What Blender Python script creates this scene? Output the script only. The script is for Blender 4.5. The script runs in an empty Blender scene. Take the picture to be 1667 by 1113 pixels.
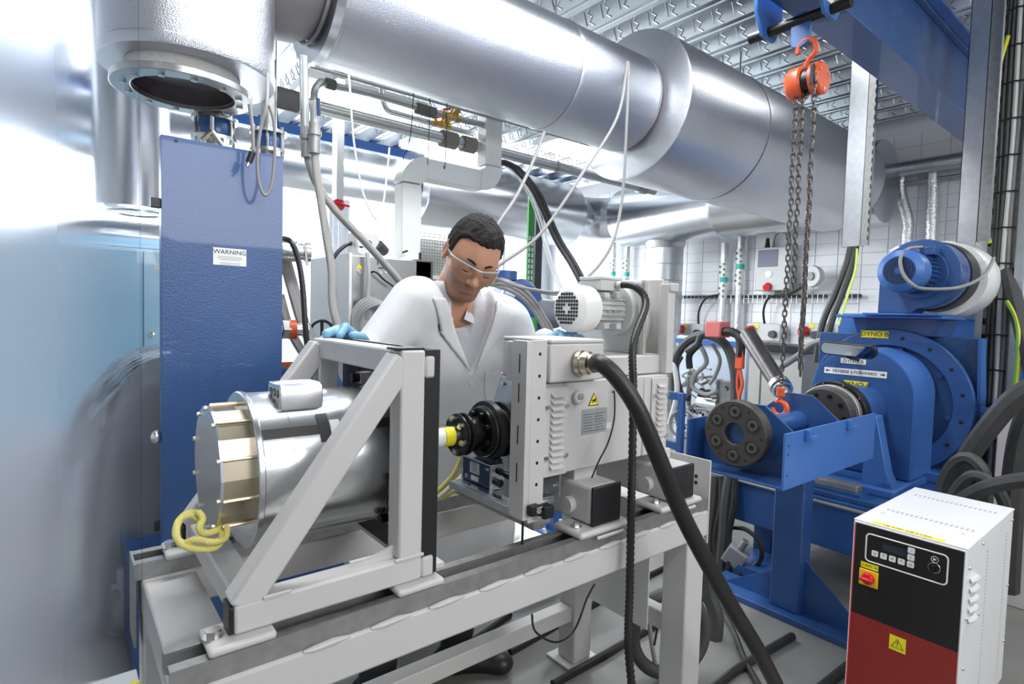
import bpy, bmesh, math, random
import numpy as np
from math import sin, cos, pi, radians, sqrt, atan2
from mathutils import Vector, Matrix
random.seed(7)
SC = bpy.context.scene
COL = SC.collection
# ---------------------------------------------------------------- camera
FP, CX, CY, CAMH = 926.0, 833.5, 556.5, 1.3
a1 = Vector((1985 - CX, -(540 - CY), -FP)).normalized()
a2 = Vector((-745.6, 67.0, -FP)); a2 = (a2 - a1 * a2.dot(a1)).normalized()
a3 = a1.cross(a2)
RW = Matrix((a1, a2, a3))                      # camera axes -> room axes
CAMP = Vector((0, 0, CAMH))
cam = bpy.data.cameras.new('camera'); cam.sensor_width = 36; cam.lens = FP / 1667 * 36
cam.clip_start = 0.02
camo = bpy.data.objects.new('camera', cam); COL.objects.link(camo)
camo.matrix_world = Matrix.Translation(CAMP) @ RW.to_4x4()
SC.camera = camo
# ---------------------------------------------------------------- light
SC.view_settings.view_transform = 'Standard'; SC.view_settings.look = 'None'
SC.view_settings.gamma = 1.0; SC.view_settings.use_curve_mapping = False
SC.view_settings.exposure = 0.30
w = bpy.data.worlds.new('world'); SC.world = w; w.use_nodes = True
w.node_tree.nodes['Background'].inputs[0].default_value = (0.75, 0.86, 1.0, 1)
w.node_tree.nodes['Background'].inputs[1].default_value = 1.0
def area(name, loc, sx, sy, power, col=(1, 1, 1), to=None):
    l = bpy.data.lights.new(name, 'AREA'); l.shape = 'RECTANGLE'; l.size = sx; l.size_y = sy
    l.energy = power; l.color = col
    o = bpy.data.objects.new(name, l); COL.objects.link(o); o.location = loc
    if to is not None:
        o.rotation_euler = (Vector(to) - Vector(loc)).to_track_quat('-Z', 'Y').to_euler()
    return o
# ceiling fittings (their lamps), an added fill light behind the camera, the window wall
LAMPS = [(1.9, 4.6), (2.9, 5.2), (3.9, 4.6), (0.7, 1.6), (2.1, 1.6), (2.9, -0.6), (0.2, -0.9)]
for i, (x, y) in enumerate(LAMPS):
    area('ceiling_lamp', (x, y, 3.16), 1.2, 0.28, 60 if y > 3 else (26 if y > 1 else 14), (0.95, 0.98, 1.0))
area('camera_side_fill', (1.4, -3.0, 2.55), 2.6, 1.1, 75, (1.0, 0.98, 0.97), to=(0.9, 1.5, 1.1))  # added fill, gives the tall blue panel its sheen
area('window_lamp', (2.2, 7.9, 1.95), 9.0, 1.9, 230, (0.93, 0.97, 1.0), to=(2.2, 0, 1.6))
area('right_bay_fill', (5.6, -.6, 3.1), 1.6, 1.0, 24, (0.95, 0.98, 1.0))  # added light in the right bay, without any fitting
area('middle_bay_fill', (4.1, 1.62, 3.19), 1.1, .28, 28, (0.95, 0.98, 1.0))  # added light behind the beam, gives the widest duct its bright band

# ---------------------------------------------------------------- helpers
def ray(px, py): return RW @ Vector((px - CX, -(py - CY), -FP))
def _on(px, py, ax, v):
    r = ray(px, py); t = (v - CAMP[ax]) / r[ax]; return CAMP + r * t
def PX(px, py, x): return _on(px, py, 0, x)
def PY(px, py, y): return _on(px, py, 1, y)
def PZ(px, py, z): return _on(px, py, 2, z)
V = Vector
class MB:
    def __init__(s): s.v = []; s.f = []
    def add(s, vs, fs, M=None):
        n = len(s.v)
        s.v += [tuple(M @ V(p)) for p in vs] if M is not None else [tuple(p) for p in vs]
        s.f += [tuple(i + n for i in f) for f in fs]; return s
    def box(s, x0, x1, y0, y1, z0, z1, M=None):
        if x0 > x1: x0, x1 = x1, x0
        if y0 > y1: y0, y1 = y1, y0
        if z0 > z1: z0, z1 = z1, z0
        return s.add([(x0,y0,z0),(x1,y0,z0),(x1,y1,z0),(x0,y1,z0),(x0,y0,z1),(x1,y0,z1),(x1,y1,z1),(x0,y1,z1)],
              [(3,2,1,0),(4,5,6,7),(0,1,5,4),(1,2,6,5),(2,3,7,6),(3,0,4,7)], M)
    def beam(s, p, q, w, h, up=(0, 0, 1), ext=0):
        p = V(p); q = V(q); d = (q - p).normalized(); u = V(up); sd = d.cross(u).normalized(); u = sd.cross(d)
        L = (q - p).length
        M = Matrix((d, sd, u)).transposed().to_4x4(); M.translation = p
        return s.box(-ext, L + ext, -w/2, w/2, -h/2, h/2, M)
    def lathe(s, o, ax, prof, n=24, cap=True, loop=False):
        o = V(o); ax = V(ax).normalized()
        u = ax.cross(V((0, 0, 1)) if abs(ax.z) < .9 else V((1, 0, 0))).normalized(); w_ = ax.cross(u)
        vs = []
        for t, r in prof:
            for k in range(n):
                a = 2*pi*k/n; vs.append(o + ax*t + u*(r*cos(a)) + w_*(r*sin(a)))
        fs = []; m = len(prof)
        for i in range(m if loop else m-1):
            j = (i+1) % m
            for k in range(n):
                k2 = (k+1) % n; fs.append((i*n+k, i*n+k2, j*n+k2, j*n+k))
        if cap and not loop:
            fs.append(tuple(range(n))[::-1]); fs.append(tuple(range((m-1)*n, m*n)))
        return s.add(vs, fs)
    def cyl(s, p, q, r, r2=None, n=20):
        p = V(p); q = V(q)
        return s.lathe(p, q-p, [(0, r), ((q-p).length, r if r2 is None else r2)], n)
    def ring(s, p, q, ro, ri, n=32):
        p = V(p); q = V(q); L = (q-p).length
        return s.lathe(p, q-p, [(0, ri), (0, ro), (L, ro), (L, ri)], n, loop=True)
    def tube(s, pts, r, n=8, closed=False, cap=True, rr=None):
        pts = [V(p) for p in pts]; m = len(pts)
        T = []
        for i in range(m):
            a = pts[(i-1) % m] if (i > 0 or closed) else pts[i]; b = pts[(i+1) % m] if (i < m-1 or closed) else pts[i]
            d = (b-a); T.append(d.normalized() if d.length > 1e-9 else V((0, 0, 1)))
        u = T[0].orthogonal().normalized(); vs = []
        for i in range(m):
            u = (u - T[i]*u.dot(T[i])).normalized(); w_ = T[i].cross(u)
            R_ = rr[i] if rr else r
            for k in range(n):
                a = 2*pi*k/n; vs.append(pts[i] + u*(R_*cos(a)) + w_*(R_*sin(a)))
        fs = []
        for i in range(m if closed else m-1):
            j = (i+1) % m
            for k in range(n):
                k2 = (k+1) % n; fs.append((i*n+k, i*n+k2, j*n+k2, j*n+k))
        if cap and not closed:
            fs.append(tuple(range(n))[::-1]); fs.append(tuple(range((m-1)*n, m*n)))
        return s.add(vs, fs)
    def prism(s, poly, ax, a, b):
        # poly: 2D points in the other two axes (order: x->(y,z), y->(x,z), z->(x,y))
        def mk(p, t): return (t, p[0], p[1]) if ax == 'x' else ((p[0], t, p[1]) if ax == 'y' else (p[0], p[1], t))
        n = len(poly); vs = [mk(p, a) for p in poly] + [mk(p, b) for p in poly]
        fs = [tuple(range(n)), tuple(range(n, 2*n))[::-1]] + [(i, n+i, n+(i+1) % n, (i+1) % n) for i in range(n)]
        return s.add(vs, fs)
    def ball(s, c, r, sc=(1, 1, 1), n=12, m=8):
        vs = [(c[0], c[1], c[2]+r*sc[2])]
        for i in range(1, m):
            t = pi*i/m
            for k in range(n):
                a = 2*pi*k/n; vs.append((c[0]+r*sc[0]*sin(t)*cos(a), c[1]+r*sc[1]*sin(t)*sin(a), c[2]+r*sc[2]*cos(t)))
        vs.append((c[0], c[1], c[2]-r*sc[2])); L = len(vs)-1; fs = []
        for k in range(n): fs.append((0, 1+k, 1+(k+1) % n)); fs.append((L, 1+(m-2)*n+(k+1) % n, 1+(m-2)*n+k))
        for i in range(m-2):
            for k in range(n):
                k2 = (k+1) % n; fs.append((1+i*n+k, 1+(i+1)*n+k, 1+(i+1)*n+k2, 1+i*n+k2))
        return s.add(vs, fs)
def spl(pts, k=6):
    P = [V(p) for p in pts]; out = []
    for i in range(len(P)-1):
        p0 = P[max(i-1, 0)]; p1 = P[i]; p2 = P[i+1]; p3 = P[min(i+2, len(P)-1)]
        for j in range(k):
            t = j/k
            out.append(0.5*((2*p1) + (p2-p0)*t + (2*p0-5*p1+4*p2-p3)*t*t + (3*p1-p0-3*p2+p3)*t**3))
    out.append(P[-1]); return out
def circ(c, ax, r, n=24, a0=0, a1=2*pi, end=False):
    c = V(c); ax = V(ax).normalized(); u = ax.cross(V((0, 0, 1)) if abs(ax.z) < .9 else V((1, 0, 0))).normalized(); w_ = ax.cross(u)
    m = n + (1 if end else 0)
    return [c + u*(r*cos(a0+(a1-a0)*k/n)) + w_*(r*sin(a0+(a1-a0)*k/n)) for k in range(m)]
def tag(o, label=None, cat=None, group=None, kind=None):
    if label: o['label'] = label
    if cat: o['category'] = cat
    if group: o['group'] = group
    if kind: o['kind'] = kind
    return o
ORG = {}
def thing(name, label, cat, loc=(0, 0, 0), group=None):
    o = bpy.data.objects.new(name, None); COL.objects.link(o); o.location = loc; o.empty_display_size = .1
    ORG[o.name] = V(loc); return tag(o, label, cat, group)
def obj(name, mb, m, parent=None, bev=0, ang=38, label=None, cat=None, group=None, kind=None, seg=2, smooth=True):
    """Geometry is given in room coordinates; the object origin goes to its parent's origin or its own base."""
    vs = mb.v
    if parent is not None: base = ORG[parent.name]
    else:
        A = np.array(vs); base = V(((A[:, 0].min()+A[:, 0].max())/2, (A[:, 1].min()+A[:, 1].max())/2, A[:, 2].min()))
    me = bpy.data.meshes.new(name)
    me.from_pydata([(p[0]-base.x, p[1]-base.y, p[2]-base.z) for p in vs], [], mb.f); me.validate()
    bm = bmesh.new(); bm.from_mesh(me); bmesh.ops.recalc_face_normals(bm, faces=bm.faces); bm.to_mesh(me); bm.free()
    if smooth: me.shade_smooth(); me.set_sharp_from_angle(angle=radians(ang))
    for mm in (m if isinstance(m, (list, tuple)) else [m]): me.materials.append(mm)
    o = bpy.data.objects.new(name, me); COL.objects.link(o)
    if parent is not None: o.parent = parent; ORG[o.name] = base.copy()
    else: o.location = base; ORG[o.name] = base.copy()
    if bev:
        b = o.modifiers.new('bevel', 'BEVEL'); b.width = bev; b.segments = seg; b.limit_method = 'ANGLE'; b.angle_limit = radians(40)
        b.harden_normals = False
    return tag(o, label, cat, group, kind)
def tree(o): return [o] + [d for c in o.children for d in tree(c)]
def dup(root, loc, rotz=None, label=None, group=None):
    def cp(o, par):
        c = o.copy(); COL.objects.link(c)
        if par is not None: c.parent = par
        for ch in o.children: cp(ch, c)
        return c
    r = cp(root, None); r.location = loc
    if rotz is not None: r.rotation_euler = (0, 0, rotz)
    if label: r['label'] = label
    if group: r['group'] = group
    return r
def copy_part(o, off, parent=None, rot=None):
    """the same part again, moved by off inside its thing; children come along"""
    c = o.copy(); COL.objects.link(c); c.parent = parent or o.parent; c.location = V(o.location) + V(off)
    if rot: c.rotation_euler = rot
    for ch in o.children:
        d = ch.copy(); COL.objects.link(d); d.parent = c
    return c
def text(s, size, origin, right, up, m, parent, name='lettering', depth=0.0004, align='CENTER', lab=None):
    cu = bpy.data.curves.new(name, 'FONT'); cu.body = s; cu.size = size; cu.align_x = align; cu.align_y = 'CENTER'
    cu.extrude = depth; cu.resolution_u = 3
    t = bpy.data.objects.new('tmp', cu); COL.objects.link(t)
    dg = bpy.context.evaluated_depsgraph_get(); me = bpy.data.meshes.new_from_object(t.evaluated_get(dg))
    COL.objects.unlink(t); bpy.data.objects.remove(t)
    r = V(right).normalized(); u = V(up); u = (u - r*u.dot(r)).normalized(); n_ = r.cross(u)
    M = Matrix((r, u, n_)).transposed().to_4x4(); M.translation = V(origin) - ORG[parent.name]
    me.transform(M); me.materials.clear(); me.materials.append(m)
    o = bpy.data.objects.new(name, me); COL.objects.link(o); o.parent = parent; ORG[o.name] = ORG[parent.name].copy()
    if lab: o['label'] = lab
    return o
# ---------------------------------------------------------------- materials
MT = {}
def mat(name, col, rough=.5, metal=0., bump=None, var=None, **kw):
    """bump=(scale, strength[, detail]); var=(scale, amount) varies colour with object-space noise"""
    if name in MT: return MT[name]
    m = bpy.data.materials.new(name); m.use_nodes = True; nt = m.node_tree; b = nt.nodes['Principled BSDF']
    b.inputs['Base Color'].default_value = (*col, 1); b.inputs['Roughness'].default_value = rough; b.inputs['Metallic'].default_value = metal
    for k, v in kw.items():
        k = {'trans': 'Transmission Weight', 'ior': 'IOR', 'coat': 'Coat Weight', 'alpha': 'Alpha', 'sheen': 'Sheen Weight', 'sss': 'Subsurface Weight', 'aniso': 'Anisotropic', 'spec': 'Specular IOR Level'}.get(k, k)
        b.inputs[k].default_value = v
    tc = nt.nodes.new('ShaderNodeTexCoord')
    if bump:
        nz = nt.nodes.new('ShaderNodeTexNoise'); nz.inputs['Scale'].default_value = bump[0]; nz.inputs['Detail'].default_value = bump[2] if len(bump) > 2 else 3
        bp = nt.nodes.new('ShaderNodeBump'); bp.inputs['Strength'].default_value = bump[1]; bp.inputs['Distance'].default_value = .01
        nt.links.new(tc.outputs['Object'], nz.inputs['Vector']); nt.links.new(nz.outputs[0], bp.inputs['Height']); nt.links.new(bp.outputs[0], b.inputs['Normal'])
    if var:
        nz = nt.nodes.new('ShaderNodeTexNoise'); nz.inputs['Scale'].default_value = var[0]; nz.inputs['Detail'].default_value = 5
        mx = nt.nodes.new('ShaderNodeMix'); mx.data_type = 'RGBA'
        mx.inputs[6].default_value = (*[c*(1-var[1]) for c in col], 1); mx.inputs[7].default_value = (*[min(1, c*(1+var[1]*.6)) for c in col], 1)
        nt.links.new(tc.outputs['Object'], nz.inputs['Vector']); nt.links.new(nz.outputs[0], mx.inputs[0]); nt.links.new(mx.outputs[2], b.inputs['Base Color'])
    MT[name] = m; return m
def emis(name, col, s):
    m = bpy.data.materials.new(name); m.use_nodes = True; nt = m.node_tree; nt.nodes.clear()
    e = nt.nodes.new('ShaderNodeEmission'); e.inputs[0].default_value = (*col, 1); e.inputs[1].default_value = s
    o = nt.nodes.new('ShaderNodeOutputMaterial'); nt.links.new(e.outputs[0], o.inputs[0]); MT[name] = m; return m
foil = mat('insulation_foil', (.62, .64, .68), .33, 1, bump=(260, .35, 2), var=(3, .08))
foil3 = mat('stucco_sheet_cladding', (.66, .67, .70), .38, 1, bump=(140, .14, 2), var=(30, .10))
foil2 = mat('smooth_sheet_steel', (.62, .64, .68), .26, 1, bump=(9, .10), var=(4, .08))
galv = mat('galvanised_steel', (.60, .62, .64), .38, 1, var=(25, .22))
galvd = mat('dull_galvanised', (.42, .42, .41), .5, .9, var=(40, .35))
alum = mat('machined_aluminium', (.72, .73, .74), .24, 1, bump=(30, .03), var=(12, .06), aniso=.5)
brass = mat('gold_tinted_steel', (.62, .54, .40), .26, 1, bump=(14, .05), var=(9, .2))
chrome = mat('zinc_fastener', (.75, .74, .70), .25, 1)
steel = mat('stainless_sheet', (.55, .55, .54), .3, 1, bump=(7, .04), var=(6, .1))
bsteel = mat('black_oxide_steel', (.025, .023, .022), .32, .6)
white = mat('white_powder_coat', (.59, .572, .565), .38, bump=(300, .04), var=(5, .05))
white2 = mat('pale_grey_paint', (.60, .59, .57), .4, bump=(250, .04), var=(6, .05))
wplastic = mat('white_plastic', (.82, .82, .80), .35)
blue = mat('blue_paint', (.026, .086, .265), .40, bump=(90, .06), var=(7, .25), coat=.3)
blued = mat('hammered_blue_paint', (.026, .082, .23), .36, bump=(130, .16), var=(3, .2), coat=.3)
bluel = mat('bright_blue_paint', (.05, .15, .44), .35, bump=(60, .04))
black = mat('matt_black_paint', (.012, .012, .014), .42, bump=(200, .05))
rubber = mat('black_rubber', (.016, .015, .015), .42, bump=(120, .08), var=(20, .4))
rubberg = mat('dusty_rubber', (.055, .055, .055), .55, bump=(90, .15), var=(12, .4))
greyp = mat('grey_cable_sheath', (.26, .255, .25), .45)
braid = mat('braided_steel_hose', (.42, .40, .38), .4, .85, bump=(500, .6))
orange = mat('orange_paint', (.72, .105, .03), .35)
orangef = mat('orange_webbing', (.70, .10, .03), .7)
yellow = mat('yellow_sticker', (.88, .74, .02), .5)
yellowc = mat('yellow_braided_sleeve', (.80, .72, .22), .6, bump=(350, .5), var=(14, .12))
red = mat('red_plastic', (.62, .02, .03), .35)
paper = mat('white_label', (.82, .82, .80), .5)
ink = mat('black_ink', (.01, .01, .01), .5)
green = mat('green_plastic', (.03, .25, .05), .4)
brassv = mat('brass_fitting', (.62, .40, .10), .3, .9)
grey = mat('mid_grey_plastic', (.30, .30, .30), .5)
lgrey = mat('light_grey_plastic', (.60, .61, .60), .45)
glassm = mat('clear_glass', (1, 1, 1), .02, trans=1.0, ior=1.3)
# ================================================================ SETTING
X0, X1, Y0, Y1, ZC = -3.2, 7.3, -3.2, 8.0, 3.42
wallm = mat('painted_wall', (.80, .82, .84), .45, bump=(60, .03))
tilem = mat('glazed_wall_tile', (.78, .80, .83), .25, bump=(20, .03))
floorm = mat('grey_floor_coating', (.215, .215, .20), .36, bump=(45, .05), var=(1.6, .22))
def struct(name, mb, m, parent=None, **k): return obj(name, mb, m, parent, kind='structure', **k)
fl = struct('floor', MB().box(X0, X1, Y0, Y1, -.1, 0), floorm)
struct('wall_front', MB().box(X0, X1, Y0-.1, Y0, 0, ZC+.2), wallm)
struct('wall_left', MB().box(X0-.1, X0, Y0, Y1, 0, ZC+.2), wallm)
wr = struct('wall_right', MB().box(X1, X1+.1, Y0, Y1, 0, ZC+.2), mat('tile_joint_grout', (.66, .69, .73), .7))
# back wall with a band of windows
WZ0, WZ1 = 1.0, 2.9
wb = MB().box(X0, X1, Y1, Y1+.12, 0, WZ0).box(X0, X1, Y1, Y1+.12, WZ1, ZC+.2)
wins = [(-2.7, -.9), (-.7, 1.1), (1.3, 3.1), (3.3, 5.1), (5.3, 7.1)]
edges = [X0] + [e for w_ in wins for e in w_] + [X1]
for i in range(0, len(edges), 2): wb.box(edges[i], edges[i+1], Y1, Y1+.12, WZ0, WZ1)
struct('wall_back', wb, wallm)
lit = emis('bright_window_daylight', (.90, .95, 1.0), 3.2)
for i, (a, b) in enumerate(wins):
    fr = struct('window_%d' % (i+1), MB().box(a, b, Y1-.02, Y1+.06, WZ0, WZ0+.05).box(a, b, Y1-.02, Y1+.06, WZ1-.05, WZ1)
                .box(a, a+.05, Y1-.02, Y1+.06, WZ0+.05, WZ1-.05).box(b-.05, b, Y1-.02, Y1+.06, WZ0+.05, WZ1-.05)
                .box((a+b)/2-.025, (a+b)/2+.025, Y1-.02, Y1+.06, WZ0+.05, WZ1-.05), wplastic, bev=.004)
    for k in (0, 1):
        xa = a+.05 if k == 0 else (a+b)/2+.025; xb = (a+b)/2-.025 if k == 0 else b-.05
        obj('pane', MB().box(xa, xb, Y1+.015, Y1+.03, WZ0+.05, WZ1-.05), lit, fr)
# wall tiles on the right wall: individual ones nearest the camera view, the rest joined
TW, TH = .26, .14
tl = obj('tile', MB().box(X1-.008, X1, .0+.004, TW-.004, .003, TH-.003), tilem, wr, bev=.0015, seg=1)
cells = [(.3 + c*TW, .84 + r*TH) for r in range(18) for c in range(29)]
def seen(y, z):
    d = RW.transposed() @ (V((X1, y, z)) - CAMP)
    if d.z > -.1: return False
    px, py = CX+FP*d.x/-d.z, CY-FP*d.y/-d.z
    return px < 1690 and -20 < py < 620 and px > 1110 and not (py < 330 and px < 1420)
near = sorted([c for c in cells if seen(*c)], key=lambda c: c[0])[:298]
ns = set(near); rest = MB(); t0 = None
for (y, z) in cells:
    if (y, z) in ns:
        if t0 is None: tl.location = (tl.location.x, tl.location.y+y, tl.location.z+z); t0 = (y, z)
        else: copy_part(tl, (0, y-t0[0], z-t0[1]))
    else: rest.box(X1-.008, X1, y+.004, y+TW-.004, z+.003, z+TH-.003)
for r in range(6):
    for c in range(29): rest.box(X1-.008, X1, .3+c*TW+.004, .3+c*TW+TW-.004, r*TH+.003, (r+1)*TH-.003)
obj('distant_tiles', rest, tilem, wr, kind='stuff')
# ---- ceiling: trapezoid steel deck, ribs along Y
deckm = mat('steel_roof_deck', (.60, .63, .66), .30, 1, bump=(12, .06), var=(2.5, .15))
ceil = struct('ceiling', MB().box(X0, X1, Y0, Y1, ZC+.18, ZC+.25), galvd)
P_, D_ = .33, .13
dk = obj('deck_rib', MB().prism([(0, 0), (.02, 0), (.02, 0), (.02, 0)], 'y', 0, 1), deckm, ceil); bpy.data.objects.remove(dk)
prof = [(0, D_), (.05, 0), (.095, 0), (.10, -.012), (.11, -.012), (.115, 0), (.16, 0), (.21, D_), (.33, D_)]
rib = MB(); n = len(prof)
for (x, z) in prof: rib.v += [(x, Y0, ZC+z), (x, Y1, ZC+z)]
for i in range(n-1): rib.f.append((2*i, 2*i+1, 2*i+3, 2*i+2))
# fold-over stiffening lip at the foot of each rib so the sheet has thickness
for (x, z) in prof: rib.v += [(x, Y0, ZC+z+.004), (x, Y1, ZC+z+.004)]
for i in range(n-1): rib.f.append((2*n+2*i+2, 2*n+2*i+3, 2*n+2*i+1, 2*n+2*i))
ribo = obj('deck_rib', MB().add([(p[0]+X0, p[1], p[2]) for p in rib.v], rib.f), deckm, ceil, ang=20)
nr = int((X1-X0)/P_)
for i in range(1, nr): copy_part(ribo, (i*P_, 0, 0))
emb = MB()
for i in range(15, nr):
    for k in range(40):
        y = .3 + k*.16; x = X0 + i*P_
        for (xa, za, s_) in ((x+.163, .012, 1), ):
            if x < 1.2 and y < 1.5: continue
            pts = []
            for t, off in ((0, -.012), (.25, .010), (.5, -.010), (.75, .012), (1, .0)):
                pts.append((x+.0455-.044*t*.9, y+off*1.6, ZC+.006+D_*.84*t))
            emb.tube(pts, .0065, 5)
            emb.tube([(x+.041, y+.05, ZC+.02), (x+.010, y+.055, ZC+.02+D_*.68)], .0065, 5)
obj('embossing', emb, deckm, ceil, kind='stuff')
# ---- ceiling light fittings
ldiff = emis('lamp_diffuser', (.97, .99, 1.0), 5.0)
def fitting(x, y, lab, w_=1.2, d=.3):
    t = thing('ceiling_light', lab, 'light', (x, y, 3.18))
    obj('frame', MB().box(x-w_/2-.02, x+w_/2+.02, y-d/2-.02, y+d/2+.02, 3.20, 3.27), wplastic, t, bev=.005)
    obj('diffuser', MB().box(x-w_/2, x+w_/2, y-d/2, y+d/2, 3.18, 3.20), ldiff, t, bev=.004)
    for sx in (-.45, .45): obj('suspension_rod', MB().cyl((x+sx*w_, y, 3.27), (x+sx*w_, y, ZC+.02), .006, n=6), galv, t)
LL = ['glowing ceiling light panel behind the thin pipes above the hoses', 'glowing ceiling light panel seen between the brass valves and the far duct',
      'glowing ceiling light panel tucked under the joint of the two big ducts', 'ceiling light panel above the silver motor',
      'ceiling light panel above the white drive motor', 'ceiling light panel above the black and red heater', 'ceiling light panel behind the photographer']
p = PZ(588, 170, 3.18); q = PZ(735, 250, 3.18); s_ = PZ(950, 250, 3.18)
for (x, y), l in zip([(p.x, p.y), (q.x, q.y), (s_.x, s_.y)] + LAMPS[3:], LL):
    fitting(x, y, l, 1.1 if y > 3 else 1.2, .45 if y > 3 else .3)
fitting(4.1, 1.62, 'added light panel hidden behind the blue hoist beam', 1.1, .28)  # added fitting for the middle bay fill, out of sight behind the beam
# far blue steel rail under the ceiling
cr = thing('crane_rail', 'long bright blue steel beam under the ceiling behind the far ducts', 'beam', (2.5, 6.9, 3.22))
obj('beam', MB().box(-3.1, 6.1, 6.85, 6.95, 3.30, 3.41), bluel, cr, bev=.004)
obj('end_box', MB().box(5.5, 6.35, 6.75, 6.98, 3.16, 3.41), bluel, cr, bev=.004)
# floor cables lying on the floor
def floorcable(pts, r, lab, cat='cable', m=rubber):
    return tag(obj('floor_cable', MB().tube(spl(pts, 6), r, 8), m), lab, cat)
F_ = lambda a, b, r=.012: (lambda p: (p.x, p.y, r))(PZ(a, b, r))
floorcable([F_(830, 1060), F_(990, 970), F_(1100, 915)], .014, 'straight black cable on the floor passing behind the inner bench leg')
floorcable([F_(900, 1113), F_(1010, 1050), F_(1180, 950), F_(1240, 915)], .014, 'black cable on the floor crossing in front of the inner bench leg foot plate')
floorcable([F_(1100, 1170), F_(1200, 1090), F_(1290, 1035)], .016, 'short black cable on the floor between the thick hose and the blue stand')
floorcable([F_(1330, 1125), F_(1400, 1070), F_(1460, 1030)], .018, 'black cable end on the floor beside the heater corner')
floorcable([F_(640, 1113), F_(720, 1075), F_(830, 1000)], .014, 'black cable on the floor beside the shoe of the man')
floorcable([F_(1150, 955), F_(1190, 1020), F_(1215, 1080), F_(1262, 1160)], .012, 'thin dark hose on the floor running from the black hose bundle toward the front')
hp = PZ(1265, 1175, 0)
# ================================================================ DUCTS
DY, DZ, RA, RB = 2.54, 2.69, .302, .475
t = thing('insulated_duct', 'large silver foil clad duct running across the top of the picture to the bigger duct', 'duct', (1.8, DY, DZ-RA))
for a, b in ((.92, 2.25), (2.25, 2.93)):
    obj('cladding_section', MB().lathe((a, DY, DZ), (1, 0, 0), [(0, RA-.03), (0, RA), (.006, RA+.004), (.03, RA+.004), (.034, RA), (b-a-.004, RA), (b-a, RA-.03)], 72), foil, t, label='embossed foil cladding with a lap seam')
obj('end_collar', MB().lathe((.90, DY, DZ), (1, 0, 0), [(0, RA-.02), (-.006, RA+.012), (.03, RA+.014), (.035, RA)], 64), foil2, t)
obj('canvas_sleeve', MB().lathe((2.93, DY, DZ), (1, 0, 0), [(0, RA-.02), (.02, RA-.005), (.05, RA-.03), (.07, RA-.09)], 64), mat('grey_canvas', (.38, .36, .37), .7), t)
t = thing('insulated_duct', 'widest silver clad duct with a flat round end, upper right behind the chain hoist', 'duct', (4.2, DY, DZ-RB))
obj('end_plate', MB().lathe((2.99, DY, DZ), (1, 0, 0), [(0, RA-.1), (0, RB-.01), (.005, RB), (.012, RB)], 96), foil3, t)
for a, b in ((2.99, 3.95), (3.95, 6.15)):
    obj('cladding_section', MB().lathe((a+.008, DY, DZ), (1, 0, 0), [(0, RB-.02), (0, RB+.003), (.03, RB+.004), (.035, RB), (b-a-.01, RB), (b-a-.008, RB-.03)], 96), foil3, t)
m = MB()
for k in range(26):
    a = -pi/2+pi*k/25; m.box(6.145, 6.20, DY+(RB-.03)*cos(a+pi)-.012, DY+(RB-.03)*cos(a+pi)+.012, DZ+(RB-.03)*sin(a)-.015, DZ+(RB-.03)*sin(a)+.015)
obj('fastening_tabs', m, black, t)
# vertical duct top left with open flange
cx, cy = .405, 2.44; RC = .285; zb = 2.14
t = thing('vertical_duct', 'silver foil clad vertical duct hanging at upper left with an open steel flange', 'duct', (cx, cy, zb))
obj('cladding_section', MB().lathe((cx, cy, zb), (0, 0, 1), [(.0, RC-.14), (.0, RC), (.008, RC+.004), (.035, RC+.004), (.04, RC), (1.2, RC), (1.2, RC-.05)], 80), foil, t)
obj('flange', MB().ring((cx-.025, cy-.02, zb-.075), (cx-.025, cy-.02, zb-.050), .228, .165, 64), steel, t, bev=.002)
obj('inner_pipe', MB().ring((cx-.025, cy-.02, zb-.06), (cx-.025, cy-.02, zb+.35), .172, .162, 48), mat('scorched_steel', (.25, .20, .19), .35, .9, var=(9, .6)), t)
bl = obj('bolt', MB().cyl((cx-.025+.187, cy-.02, zb-.082), (cx-.025+.187, cy-.02, zb-.075), .012, n=6), chrome, t)
for k in range(1, 12):
    a = 2*pi*k/12; copy_part(bl, (.187*cos(a)-.187, .187*sin(a), 0))
obj('insulation_edge', MB().ring((cx-.025, cy-.02, zb-.05), (cx-.025, cy-.02, zb+.01), .185, .165, 40), mat('mineral_wool', (.7, .68, .66), .95, bump=(60, .8)), t)
# lagged joint between vertical duct and horizontal duct
m = MB().lathe((.60, DY, DZ+.03), (1, 0, 0), [(0, .20), (.03, .255), (.08, .275), (.15, .285), (.22, .278), (.27, .25), (.32, .23)], 40)
j = obj('duct_joint_wrap', m, mat('quilted_grey_lagging', (.30, .28, .28), .55, .25, bump=(7, .9)), label='soft grey quilted wrap around the duct joint at upper left', cat='duct wrap')
jc = obj('piping_cord', MB().tube(circ((.885, DY, DZ+.03), (1, 0, 0), .262, 40), .008, 6, closed=True), greyp, j); obj('piping_cord', MB().tube(circ((.64, DY, DZ+.03), (1, 0, 0), .262, 40), .006, 6, closed=True), greyp, j)
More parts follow.
